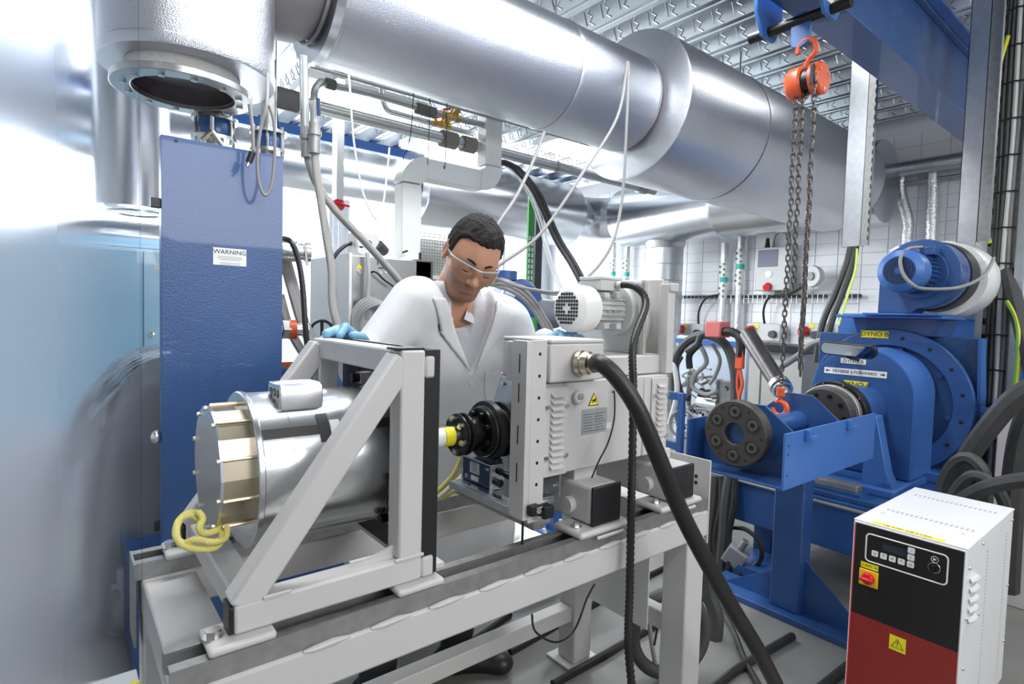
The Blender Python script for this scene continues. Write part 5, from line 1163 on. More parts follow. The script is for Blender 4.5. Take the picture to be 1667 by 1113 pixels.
pa = PY(345, 190, 2.3); pb = PY(345, 214, 2.3)
obj('stem', MB().tube([pa, pb], .007, 8), galvd, y_); obj('arm', MB().tube([pb, PY(329, 228, 2.3)], .009, 8), brass, y_); obj('arm', MB().tube([pb, PY(362, 238, 2.3)], .009, 8), brass, y_)
cable('hanging_cable', [PY(436, 120, 2.15), PY(434, 170, 2.1), PY(424, 210, 2.1), PY(419, 260, 2.1), PY(422, 300, 2.1), PY(432, 318, 2.1), PY(442, 300, 2.1), PY(447, 250, 2.1), PY(446, 200, 2.1), PY(438, 172, 2.1)], .0055, greyp, 'long narrow loop of pale cable hanging in front of the blue panel')
pc_ = thing('hanging_plug', 'thin cable with a black plug hanging above the blue panel', 'plug', tuple(PY(408, 262, 2.1)))
obj('cord', MB().tube(spl([PY(406, 170, 2.1), PY(411, 210, 2.1), PY(412, 245, 2.1)], 5), .006, 8), greyp, pc_)
obj('plug_body', MB().cyl(PY(411, 248, 2.1), PY(405, 264, 2.1), .011, n=12), black, pc_); obj('plug_tip', MB().cyl(PY(405, 264, 2.1), PY(402, 271, 2.1), .006, n=10), chrome, pc_)
# things just right of the panel
cm = thing('camlock_coupling', 'steel camlock coupling sticking out right of the blue panel near eye level', 'coupling', tuple(PY(482, 403, 2.5)))
pz = PY(470, 408, 2.45); obj('body', MB().lathe(pz, (1, -.15, .0), [(-.03, .02), (-.03, .045), (.03, .045), (.035, .036), (.06, .036), (.065, .042), (.085, .042), (.09, .02)], 24), chrome, cm); obj('lever', MB().tube([pz+V((.05, -.05, .03)), pz+V((.06, -.05, -.06))], .006, 6), chrome, cm)
obj('support_pipe', MB().cyl(pz+V((-.3, .1, 0)), pz+V((-.02, 0, 0)), .03), galvd, cm)
on = thing('orange_collar_union', 'steel hose union with an orange collar right of the blue panel', 'coupling', tuple(PY(478, 535, 2.4)))
pz = PY(470, 536, 2.38); obj('nut', MB().cyl(pz+V((-.03, 0, 0)), pz+V((.0, 0, 0)), .042, n=6), galvd, on); obj('collar', MB().cyl(pz, pz+V((.028, -.005, 0)), .040), orange, on); obj('nipple', MB().cyl(pz+V((.028, -.005, 0)), pz+V((.075, -.01, .0)), .026), chrome, on); obj('feed_pipe', MB().cyl(pz+V((-.35, 0.02, 0)), pz+V((-.03, 0, 0)), .03), galvd, on)
cable('black_cable', [PY(462, 388, 2.35), PY(475, 395, 2.3), PY(486, 425, 2.28), PY(493, 470, 2.25), PY(497, 530, 2.22), PY(502, 590, 2.25), PY(500, 640, 2.5), PY(498, 660, 2.65)], .011, rubber, 'black cable curving down just right of the blue panel')
for i, (a, b) in enumerate(((0, 0), (8, 6), (-4, 60))):
    cable('braided_bundle', [PY(460+a, 420+b, 2.5), PY(474+a, 470+b, 2.48), PY(492+a, 530+b*.6, 2.45), PY(516+a, 575+b*.4, 2.4), PY(545, 620, 2.4)], .019, braid, ['left braided hose of the bundle right of the blue panel', 'right braided hose of the bundle right of the blue panel', 'lowest braided hose of the bundle right of the blue panel'][i], 'hose')
rg = MB().tube(circ(PY(524, 540, 2.5), (.1, 1, 0), .05, 24), .007, 8, closed=True).tube([PY(524, 522, 2.5), PY(524, 560, 2.5)], .007, 6)
obj('ring_handle', rg, bsteel, label='black ring shaped handle left of the gloved hand', cat='handle')
bm2 = thing('low_blue_machine', 'low blue machine block between the blue panel and the white frame', 'machine', tuple(PY(480, 620, 2.6)))
pz = PY(462, 597, 2.6); obj('body', MB().box(pz.x-.1, pz.x+.32, 2.6, 2.95, 0, pz.z), blue, bm2, bev=.01); obj('orange_strip', MB().box(pz.x-.05, pz.x+.14, 2.62, 2.75, pz.z, pz.z+.02), orange, bm2)
# aerosol can lying below the bench
cn = thing('spray_can', 'white spray can with yellow band lying behind the rail', 'can', tuple(PY(820, 890, 1.85)))
pz = PY(800, 888, 1.85); d_ = V((1, .1, .0))
obj('body', MB().lathe(pz, d_, [(0, .01), (0, .030), (.10, .030), (.108, .02), (.108, .005)], 24), wplastic, cn); obj('band', MB().lathe(pz+d_*.05, d_, [(0, .01), (0, .0305), (.025, .0305), (.025, .01)], 24), yellow, cn); obj('cap', MB().lathe(pz+d_*.108, d_, [(0, .008), (0, .018), (.045, .016), (.045, .005)], 18), wplastic, cn)
sf = thing('low_shelf', 'grey steel shelf behind the bench holding the spray can', 'shelf', (1.6, 2.0, 0))
obj('board', MB().box(.9, 2.05, 1.78+.02, 2.25, pz.z-.045, pz.z-.031), lgrey, sf); 
for (x, y) in ((.93, 2.2), (2.0, 2.2), (2.0, 1.83)): obj('leg', MB().box(x, x+.03, y, y+.03, 0, pz.z-.045), lgrey, sf)
bs = obj('blue_post', MB().box(pz.x+.36, pz.x+.42, 1.86, 1.91, pz.z-.03, pz.z+.12).box(pz.x+.31, pz.x+.47, 1.82, 1.95, pz.z-.031, pz.z-.022), blue, label='short blue post bolted on the grey shelf behind the bench', cat='post')
cable('grey_tube', [PY(885, 860, 1.8), PY(895, 880, 1.78), PY(915, 880, 1.78), PY(912, 845, 1.8)], .008, lgrey, 'pale tube curling beside the short blue post')
# ================================================================ RIGHT BACKGROUND: WALL FITTINGS
W = 7.18
def conduit(px0, py0, px1, py1, lab, x=W, r=.05, bands=True):
    a = PX(px0, py0, x); b = PX(px1, py1, x); b = V((x, a.y, b.z)); t = thing('foil_wrapped_pipe', lab, 'pipe', tuple(b))
    obj('jacket', MB().tube([b, a], r, 16), mat('crinkled_foil', (.70, .71, .72), .25, 1, bump=(60, .7)), t)
    if bands:
        for f, m_, nm in ((.72, green, 'band'), (.62, mat('teal_band', (.05, .45, .38), .5), 'band'), (.50, green, 'band')):
            c = a-V((0, 0, 1.33*(1-f))); hgt = .10 if m_ is green else .035
            obj(nm, MB().tube([c-V((0, 0, hgt)), c+V((0, 0, hgt))], r+.004, 16), mat('white_band', (.8, .8, .8), .5) if m_ is green else m_, t)
            if m_ is green:
                for k in range(5): obj('arrow_mark', MB().box(x-r-.006, x-r-.0045, c.y-.03+.06*(k % 2)-.012, c.y-.03+.06*(k % 2)+.012, c.z-.085+k*.037, c.z-.055+k*.037), mat('dark_green_print', (.02, .12, .05), .5), t)
    return t
conduit(1181, 395, 1178, 540, 'left foil wrapped pipe with green and white bands left of the chain'); conduit(1208, 372, 1206, 540, 'right foil wrapped pipe with green and white bands left of the chain')
conduit(1000, 395, 998, 900, 'short foil wrapped pipe with bands above the fan motor', r=.04); conduit(1022, 395, 1018, 900, 'second short foil wrapped pipe with bands above the fan motor', r=.045)
t = thing('foil_wrapped_pipe', 'bent foil wrapped pipe on the wall above the blue blower', 'pipe', tuple(PX(1475, 390, W)))
obj('jacket', MB().tube(spl([PX(1468, 283, W), PX(1466, 312, W), PX(1478, 360, W), PX(1476, 400, W), PX(1476, 560, W)], 4), .055, 16), MT['crinkled_foil'], t)
t = thing('foil_wrapped_pipe', 'straight foil wrapped pipe on the wall above the blue blower', 'pipe', tuple(PX(1516, 390, W)))
obj('jacket', MB().tube([PX(1519, 280, W), PX(1512, 560, W)], .055, 16), MT['crinkled_foil'], t)
hp = PX(1500, 270, 7.05)
obj('wall_pipe', MB().tube([(7.06, 3.0, hp.z), (7.06, -.5, hp.z)], .075, 24), galv, label='wide shiny pipe running level high on the right wall', cat='pipe')
obj('wall_channel', MB().tube([(7.16, 3.0, hp.z-.13), (7.16, -.5, hp.z-.13)], .02, 10), galvd, label='thin pipe just below the wide shiny pipe on the right wall', cat='pipe')
p0 = PX(1438, 308, 7.2); ll = thing('emergency_light', 'small red lamp housing high on the right wall beside the duct end', 'lamp', tuple(p0))
obj('housing', MB().box(7.2, 7.29, p0.y-.12, p0.y+.02, p0.z-.05, p0.z+.05), red, ll, bev=.01); obj('base', MB().box(7.22, 7.29, p0.y+.02, p0.y+.12, p0.z-.06, p0.z+.06), wplastic, ll, bev=.01)
def swbox(px0, py0, px1, py1, lab, kind=0, x=7.2):
    a = PX(px0, py0, x); b = PX(px1, py1, x); t = thing('switch_box', lab, 'switch', ((x+.05), (a.y+b.y)/2, b.z)); y0, y1, z0, z1 = b.y, a.y, b.z, a.z
    obj('case', MB().box(x-.09, X1-.01, y0, y1, z0, z1), lgrey, t, bev=.015)
    if kind == 1:
        obj('window', MB().box(x-.095, x-.09, y0+(y1-y0)*.35, y1-.03, z0+(z1-z0)*.55, z1-.03), mat('smoked_window', (.10, .12, .18), .2), t, bev=.003)
        obj('dial', MB().cyl((x-.10, y0+(y1-y0)*.6, z0+(z1-z0)*.38), (x-.09, y0+(y1-y0)*.6, z0+(z1-z0)*.38), .045), wplastic, t)
        obj('red_handle', MB().lathe((x-.09, y0+(y1-y0)*.6, z0+.05), (-1, 0, -.3), [(0, .03), (0, .055), (.05, .045), (.05, .01)], 18), red, t)
        obj('cable_gland', MB().cyl((x, y1-.1, z1), (x, y1-.1, z1+.13), .035, r2=.02), black, t)
    else:
        obj('red_handle', MB().lathe((x-.09, y1-.07, (z0+z1)/2+.02), (-1, .5, -.1), [(0, .03), (0, .065), (.07, .055), (.07, .01)], 20), red, t)
        obj('yellow_ring', MB().cyl((x-.095, y1-.14, z1-.035), (x-.09, y1-.14, z1-.035), .03), yellow, t)
        obj('socket', MB().lathe((x-.09, y0+.09, (z0+z1)/2-.02), (-1, 0, 0), [(0, .02), (0, .05), (.05, .045), (.05, .02)], 18), mat('dark_grey_socket', (.05, .05, .06), .4), t)
    return t
swbox(1237, 405, 1290, 473, 'grey isolator box with smoked window and red handle on the tiled wall', 1)
swbox(1222, 526, 1275, 556, 'grey socket box with red plug below the cable tray left of the chain'); swbox(1110, 526, 1150, 552, 'grey socket box with red plug behind the red block'); swbox(1308, 525, 1345, 560, 'red socket behind the chain near the dynamometer')
cable('wall_cable', [PX(1257, 408, 7.15), PX(1262, 385, 7.12), PX(1275, 378, 7.12), PX(1287, 395, 7.15), PX(1282, 440, 7.2), PX(1282, 500, 7.2)], .012, greyp, 'grey cable looping from the top of the isolator box')
cable('wall_cable', [PX(1137, 530, 7.15), PX(1138, 505, 7.12), PX(1150, 485, 7.12), PX(1170, 480, 7.15)], .015, black, 'left black cable rising from a socket box to the tray')
cable('wall_cable', [PX(1245, 530, 7.15), PX(1243, 505, 7.12), PX(1252, 485, 7.12), PX(1275, 480, 7.15)], .015, black, 'right black cable rising from a socket box to the tray')
tb0 = PX(1240, 486, 7.2)
ct = thing('cable_tray', 'wire mesh cable tray with dark cables running along the right wall', 'cable tray', (7.2, 4.0, tb0.z-.06)); bars = MB()
for z in (-.06, 0, .05): bars.tube([(7.19, 2.6, tb0.z+z), (7.19, 6.4, tb0.z+z)], .005, 5)
for k in range(60): bars.tube([(7.19, 2.62+k*.063, tb0.z-.06), (7.19, 2.62+k*.063, tb0.z+.05)], .004, 4)
obj('mesh', bars, galv, ct, kind='stuff')
tag(obj('tray_cable', MB().tube([(7.23, 2.6, tb0.z+.03), (7.23, 6.4, tb0.z+.03)], .022, 8), rubberg), 'dark cable lying along the wire mesh tray', 'cable')
tl_ = thing('tap_valve', 'round grey valve wheel on the wall behind the chains', 'valve', tuple(PX(1328, 450, 7.1))); c = PX(1328, 450, 7.1)
obj('wheel', MB().lathe(c, (-1, .3, 0), [(0, .05), (0, .12), (.04, .13), (.08, .12), (.08, .05)], 24), lgrey, tl_); obj('pipe', MB().tube(spl([c, c+V((0, .15, -.1)), c+V((.02, .3, -.18)), c+V((.05, .5, -.2))], 4), .035, 10), rubberg, tl_); obj('hub', MB().cyl(c+V((-.1, .03, 0)), c+V((-.07, .02, 0)), .05), grey, tl_)
# ================================================================ ENGINE RIG BEHIND THE WHITE MOTOR
RX = 4.3
def P_x(px, py, d=0): return PX(px, py, RX+d)
er = thing('engine_rig', 'pale engine test rig with hoses and fittings between the white motor and the stand', 'machine', (RX, 2.7, 0)); CUR = er
pa, pb = P_x(1103, 548), P_x(1200, 700)
add('back_board', MB().box(RX+.25, RX+.30, PX(1215, 600, RX+.25).y, PX(1100, 600, RX+.25).y, .15, PX(1150, 548, RX+.25).z), mat('pale_blue_board', (.62, .70, .82), .5), bev=.01)
add('blue_rail', MB().box(RX+.22, RX+.25, PX(1205, 600, RX+.25).y, PX(1100, 600, RX+.25).y, PX(1150, 560, RX+.25).z, PX(1150, 553, RX+.25).z), bluel)
for (px, py0, py1, r, m_) in ((1123, 605, 660, .022, galvd), (1124, 660, 700, .03, galvd), (1150, 655, 700, .035, lgrey)):
    a_, b_ = P_x(px, py0), P_x(px, py1); add('fitting', MB().tube([a_, V((a_.x, a_.y, b_.z))], r, 12), m_)
add('pump_body', MB().lathe(P_x(1140, 655), (0, -1, 0), [(0, .03), (0, .07), (.18, .07), (.18, .03)], 20), alum)
add('filter', MB().lathe(P_x(1140, 640), (.1, -1, -.1), [(0, .02), (0, .05), (.14, .05), (.14, .02)], 16), black)
add('control_block', MB().box(RX-.02, RX+.12, P_x(1192, 640).y, P_x(1172, 640).y, P_x(1180, 660).z, P_x(1180, 620).z), grey, bev=.005)
add('valve_block', MB().box(RX-.05, RX+.05, P_x(1172, 640).y, P_x(1160, 640).y, P_x(1160, 645).z, P_x(1160, 615).z), alum, bev=.008)
add('bracket', MB().box(RX-.02, RX-.01, P_x(1190, 640).y, P_x(1170, 640).y, P_x(1180, 705).z, P_x(1180, 668).z), mat('pale_blue_bracket', (.5, .6, .75), .4, .3), bev=.004)
add('base', MB().box(RX-.05, RX+.25, P_x(1200, 700).y, P_x(1105, 700).y, 0, P_x(1150, 705).z), grey, bev=.01)
def hz_(pts, r, m_, lab, d=0): return cable('rig_hose', [P_x(a, b, d) for a, b in pts], r, m_, lab, 'hose')
hz_([(1110, 700), (1098, 640), (1100, 585), (1120, 555), (1150, 545), (1180, 560), (1195, 600), (1198, 660), (1192, 720)], .038, rubberg, 'large grey hose arch around the engine rig', -.15)
hz_([(1108, 580), (1100, 600), (1108, 640), (1122, 648)], .030, rubberg, 'left dark hose bend on the engine rig', -.05)
hz_([(1123, 600), (1122, 580), (1130, 568), (1140, 560)], .028, rubber, 'short dark elbow hose at the top of the engine rig', -.1)
hz_([(1142, 565), (1150, 590), (1132, 610), (1128, 630), (1150, 642), (1168, 635)], .020, greyp, 'pale grey hose curling in the middle of the engine rig', -.12)
hz_([(1160, 560), (1172, 585), (1165, 610), (1155, 625)], .016, greyp, 'pale grey hose on the right of the engine rig', -.1)
hz_([(1170, 540), (1190, 540), (1203, 548), (1206, 565), (1204, 580)], .034, rubber, 'black hose leaving the red block to the right', -.3)
hz_([(1160, 540), (1142, 545), (1135, 560), (1118, 572)], .026, rubberg, 'dark hose leaving the red block to the left', -.3)
hz_([(1090, 590), (1098, 600), (1102, 640), (1090, 690)], .020, lgrey, 'pale hose loop just right of the white drive motor', -.5)
c = P_x(1165, 536, -.3); obj('red_block', MB().box(c.x-.05, c.x+.10, P_x(1178, 536, -.3).y, P_x(1153, 536, -.3).y, P_x(1165, 549, -.3).z, P_x(1165, 523, -.3).z), mat('faded_red_foam', (.62, .16, .15), .6), bev=.01, label='faded red block clamped on the hose above the engine rig', cat='block')
c = P_x(1204, 580, -.3)
sp = thing('orange_strap', 'orange ratchet strap hanging from the black hose beside the engine rig', 'strap', tuple(P_x(1204, 700, -.3)))
obj('sleeve', MB().box(c.x-.02, c.x+.02, P_x(1211, 580, -.3).y, P_x(1199, 580, -.3).y, P_x(1204, 600, -.3).z, P_x(1204, 565, -.3).z), orangef, sp, bev=.004)
obj('webbing', MB().tube(spl([P_x(1204, 600, -.3), P_x(1208, 625, -.3), P_x(1203, 650, -.3), P_x(1205, 700, -.3)], 5), .014, 4), orangef, sp)
obj('webbing', MB().tube(spl([P_x(1202, 600, -.3), P_x(1200, 630, -.3), P_x(1206, 660, -.3)], 5), .010, 4), orangef, sp)
random.seed(11)
for k in range(16):
    px, py = random.uniform(1108, 1196), random.uniform(590, 712); a_ = P_x(px, py, random.uniform(.0, .18)); d_ = V((random.uniform(-.02, .05), random.uniform(-1, 1), random.uniform(-1, 1))).normalized(); L = random.uniform(.05, .14); r = random.uniform(.012, .032)
    add('fitting', MB().lathe(a_, d_, [(0, r*.5), (0, r), (L*.3, r), (L*.32, r*1.35), (L*.5, r*1.35), (L*.52, r*.8), (L, r*.8), (L, r*.3)], 12), [galvd, alum, chrome, lgrey, bsteel][k % 5])
for k in range(12):
    px, py = random.uniform(1112, 1190), random.uniform(585, 700); p_ = [P_x(px, py, -.02)]
    for q_ in range(3): p_.append(P_x(px+random.uniform(-22, 22), py+random.uniform(-5, 35)*(q_+1)/2, random.uniform(-.05, .12)))
    add('pipework', MB().tube(spl(p_, 5), random.choice([.006, .009, .013]), 6), [black, greyp, galvd, lgrey][k % 4])
# big dark exhaust pipe
ex_ = thing('exhaust_pipe', 'fat dark scorched pipe slanting down to a clamp behind the drive shaft', 'pipe', tuple(PX(1275, 640, 3.3)))
p0, p1 = PX(1218, 545, 3.7), PX(1268, 625, 3.35); dd_ = (p1-p0)
obj('sleeve', MB().tube([p0, p0+dd_*.45, p1], .052, 20, rr=[.056, .054, .05]), mat('scorched_pipe', (.055, .048, .047), .38, .5, bump=(20, .15), var=(12, .5)), ex_)
obj('clamp', MB().cyl(p1, p1+dd_*.06, .062), chrome, ex_); p2 = PX(1285, 655, 3.25)
obj('outlet', MB().tube(spl([p1+dd_*.05, p1+dd_*.18, p2+V((0, 0, -.03)), PX(1290, 690, 3.2)], 4), .035, 14), galvd, ex_); obj('v_band', MB().tube(circ(p1+dd_*.10, tuple(dd_), .050, 20), .010, 8, closed=True), chrome, ex_)
cable('flex_conduit', [PX(1258, 605, 3.8), PX(1280, 592, 3.8), PX(1300, 578, 3.8), PX(1322, 560, 3.75), PX(1345, 552, 3.68)], .020, greyp, 'grey conduit slanting up behind the chains', 'conduit')
p0, p1 = PX(1180, 630, 5.4), PX(1310, 560, 5.4)
gc = thing('glass_cabinet', 'low grey cabinet with two glossy doors in the far right background', 'cabinet', (5.6, (p0.y+p1.y)/2, 0))
obj('carcass', MB().box(5.42, 5.9, p1.y, p0.y+.2, 0, 1.0), grey, gc, bev=.01); ym = PX(1237, 640, 5.4).y
obj('door', MB().box(5.40, 5.42, ym+.01, p0.y+.19, .06, .92), mat('glossy_beige_door', (.48, .47, .44), .08), gc); obj('door', MB().box(5.40, 5.42, p1.y+.01, ym-.01, .06, .92), MT['glossy_beige_door'], gc)
obj('worktop', MB().box(5.36, 5.95, p1.y-.02, p0.y+.22, 1.0, 1.06), black, gc)
# blue frames between
bf = thing('tube_stand', 'blue square tube stand seen between the white motor and the tray', 'frame', tuple(PX(1108, 700, 3.2)))
a = PX(1107, 650, 3.2); 
z1_, z2_ = PX(1107, 640, 3.2).z, PX(1107, 722, 3.2).z
for y in (a.y-.02, a.y+.62): obj('upright', MB().box(3.2, 3.24, y, y+.04, 0, z1_), blue, bf, bev=.004)
for z in (z1_, z2_): obj('rail', MB().box(3.2, 3.24, a.y+.02, a.y+.62, z-.05, z), blue, bf, bev=.004)
hw = PX(1112, 690, 3.26); obj('hand_wheel', MB().tube(circ(hw, (1, .3, 0), .09, 30), .010, 8, closed=True).tube([hw+V((0, 0, -.09)), hw+V((0, 0, .09))], .006, 6).tube([hw+V((0, -.09, 0)), hw+V((0, .09, 0))], .006, 6), grey, label='grey spoked hand wheel behind the blue stand', cat='wheel')
# black hoses falling behind bench end
for i, (a, dx_) in enumerate(((1160, 0), (1172, 4), (1184, -3), (1192, 3))):
    cable('black_hose', [PX(a+4, 775, 2.75), PX(a+dx_, 820, 2.72), PX(a-6, 870, 2.7), PX(a-8+dx_, 920, 2.68), PX(a-12, 960, 2.66)], (.03, .022, .028, .018)[i], rubber if i % 2 else rubberg, 'black hose %s in the bundle hanging behind the right bench leg' % ['first from the left', 'second from the left', 'third from the left', 'last on the right'][i], 'hose')
cable('black_cable', [PX(1186, 858, 2.75), PX(1215, 862, 2.75), PX(1238, 885, 2.75), PX(1236, 915, 2.75), PX(1205, 930, 2.75), PX(1180, 928, 2.7)], .012, rubber, 'black cable loop in front of the blue base behind the hose bundle')
sb_ = PX(1197, 905, 2.7); sk = thing('floor_socket', 'tilted grey socket box on the floor beside the hose bundle', 'socket', tuple(sb_))
M_ = Matrix.Translation(sb_) @ Matrix.Rotation(.5, 4, 'X') @ Matrix.Rotation(.3, 4, 'Z')
obj('case', MB().box(-.03, .03, -.05, .05, -.05, .05, M_), grey, sk, bev=.006); obj('plug', MB().cyl(M_ @ V((0, 0, .05)), M_ @ V((0, .0, .11)), .018), galvd, sk)
obj('base_pad', MB().box(sb_.x-.02, sb_.x+.25, sb_.y-.25, sb_.y+.05, 0, .06), blue, label='small blue block on the floor behind the blue pedestal', cat='block')
cable('grey_hose', [PX(1148, 905, 2.1), PX(1152, 960, 2.1), PX(1165, 1000, 2.1), PX(1163, 1040, 2.08), PX(1148, 1075, 2.05)], .030, rubberg, 'braided dark hose hanging right of the bench leg', 'hose')
# ================================================================ LEFT BACKGROUND
lkm = mat('light_blue_locker_paint', (.40, .68, .86), .28, coat=.4)
LY = 4.6; ltop = PY(232, 405, LY).z; lbot = PY(160, 695, LY).z; xs = PY(232, 500, LY).x
lkp = thing('blue_locker', 'wide pale blue locker with plain doors at the far left', 'locker', (xs-.8, LY+.25, lbot))
obj('carcass', MB().box(xs-2.4, xs+.42, LY+.02, LY+.5, lbot, ltop), lkm, lkp, bev=.004)
for i, (a, b) in enumerate(((xs-2.4, xs-1.62), (xs-1.61, xs-.81), (xs-.80, xs-.004), (xs+.004, xs+.42))): obj('door', MB().box(a+.004, b, LY, LY+.02, lbot+.02, ltop-.015), lkm, lkp, bev=.003)
pz = PY(248, 545, LY-.02); obj('knob', MB().ball(pz, .02, n=14, m=8), chrome, lkp); pz = PY(258, 435, LY-.005); obj('name_card', MB().box(pz.x-.03, pz.x+.05, LY-.003, LY, pz.z-.015, pz.z+.015), paper, lkp)
obj('locker_plinth', MB().box(xs-2.5, xs+.45, LY-.25, LY+.55, 0, lbot), mat('pale_grey_bench', (.55, .57, .60), .4), bev=.01, label='pale grey plinth bench under the blue locker', cat='plinth')
wdp = obj('far_pipe', MB().tube([(-3, 5.2, PY(100, 375, 5.2).z), (1.0, 5.2, PY(100, 375, 5.2).z)], .11, 24), foil2, label='silver pipe running level above the pale blue locker', cat='pipe')
t = thing('small_vertical_duct', 'short pale vertical duct with open flange above the locker', 'duct', tuple(PY(228, 340, 4.2)))
c = PY(215, 300, 4.2); obj('barrel', MB().lathe((c.x, 4.2, PY(228, 342, 4.2).z), (0, 0, 1), [(0, .10), (0, .20), (1.2, .20), (1.2, .1)], 40), foil2, t); obj('flange', MB().ring((c.x+.03, 4.2, PY(228, 350, 4.2).z), (c.x+.03, 4.2, PY(228, 347, 4.2).z), .17, .11, 40), steel, t)
# machine under clear plastic sheet
mc = thing('covered_machine', 'dark machine with rounded top under a clear plastic sheet left of the blue panel', 'machine', (.2, 2.9, 0))
obj('dark_body', MB().prism([(.08, 0), (.09, .55), (.13, .72), (.20, .85), (.30, .95), (.55, 1.0), (.55, 0)], 'y', 2.75, 3.2), mat('dark_machine_shell', (.035, .035, .04), .5), mc, bev=.03, seg=4)
plm = mat('clear_plastic_sheet', (.80, .83, .88), .18, trans=.82, ior=1.15, bump=(6, .9))
m = MB(); NX, NZ = 40, 26; prof = [(-.08, .0), (-.06, .25), (-.03, .45), (.02, .66), (.09, .84), (.17, .96), (.30, 1.08), (.55, 1.12)]
S = spl([(a, 0, b) for a, b in prof], 6)
for j in range(NX+1):
    for i, p in enumerate(S):
        wv = .018*sin(j*.9+i*.25)+.012*sin(j*2.1-i*.4); m.v.append((p.x+wv*.8, 2.62+.03*sin(i*.4+j)+.62*j/NX, p.z+wv*.35))
L = len(S)
for j in range(NX):
    for i in range(L-1): m.f.append((j*L+i, j*L+i+1, (j+1)*L+i+1, (j+1)*L+i))
o = obj('plastic_sheet', m, plm, mc, ang=80); sm = o.modifiers.new('thickness', 'SOLIDIFY'); sm.thickness = .0015
m = MB()
for j in range(9):
    for i, p in enumerate(S): m.v.append((p.x+.01*sin(j+i*.5), 2.60+.02*sin(i*.9+j), max(0.02, p.z*(1-j/8.)+.02*(j/8.)) if 1 else 0))
for j in range(8):
    for i in range(L-1): m.f.append((j*L+i, j*L+i+1, (j+1)*L+i+1, (j+1)*L+i))
o = obj('plastic_front', m, plm, mc, ang=80); sm = o.modifiers.new('thickness', 'SOLIDIFY'); sm.thickness = .0015
# added sheet, its graded frosting imitates the motion blur at the extreme left
sc_ = bpy.data.materials.new('motion_blur_haze'); sc_.use_nodes = True; nt = sc_.node_tree; nt.nodes.clear()
out = nt.nodes.new('ShaderNodeOutputMaterial'); mx = nt.nodes.new('ShaderNodeMixShader'); tr_ = nt.nodes.new('ShaderNodeBsdfTransparent')
gl2 = nt.nodes.new('ShaderNodeBsdfRefraction'); gl2.inputs['Roughness'].default_value = .38; gl2.inputs['IOR'].default_value = 1.15; gl2.inputs['Color'].default_value = (.97, .98, 1, 1)
df = nt.nodes.new('ShaderNodeBsdfTranslucent'); df.inputs['Color'].default_value = (.86, .90, 1, 1); d2 = nt.nodes.new('ShaderNodeBsdfDiffuse'); d2.inputs['Color'].default_value = (.80, .83, .92, 1)
m1 = nt.nodes.new('ShaderNodeMixShader'); m1.inputs[0].default_value = .26; m2 = nt.nodes.new('ShaderNodeMixShader'); m2.inputs[0].default_value = .35
tc = nt.nodes.new('ShaderNodeTexCoord'); sx_ = nt.nodes.new('ShaderNodeSeparateXYZ'); mr = nt.nodes.new('ShaderNodeMapRange'); mr.interpolation_type = 'SMOOTHSTEP'
nt.links.new(tc.outputs['Generated'], sx_.inputs[0]); nt.links.new(sx_.outputs['X'], mr.inputs['Value'])
mr.inputs['From Min'].default_value = .85; mr.inputs['From Max'].default_value = 1.0; mr.inputs['To Min'].default_value = 1.0; mr.inputs['To Max'].default_value = 0.0
L_ = nt.links.new
L_(df.outputs[0], m2.inputs[1]); L_(d2.outputs[0], m2.inputs[2]); L_(gl2.outputs[0], m1.inputs[1]); L_(m2.outputs[0], m1.inputs[2])
ro = nt.nodes.new('ShaderNodeMath'); ro.operation = 'MULTIPLY'; ro.inputs[1].default_value = .42; L_(mr.outputs[0], ro.inputs[0]); L_(ro.outputs[0], gl2.inputs['Roughness'])
ha = nt.nodes.new('ShaderNodeMath'); ha.operation = 'MULTIPLY'; ha.inputs[1].default_value = .24; L_(mr.outputs[0], ha.inputs[0]); L_(ha.outputs[0], m1.inputs[0])
L_(m1.outputs[0], out.inputs[0]); nt.nodes.remove(mx); nt.nodes.remove(tr_)
ps = thing('haze_screen', 'added hazy sheet imitating motion blur at the extreme left', 'screen', (-.35, 1.0, 0))
xe = PY(229, 500, 1.0).x
obj('sheet', MB().box(-.95, xe, 1.0, 1.004, .03, 2.2), sc_, ps)
obj('foot', MB().box(-.95, -.15, .9, 1.1, 0, .03), lgrey, ps, bev=.004)
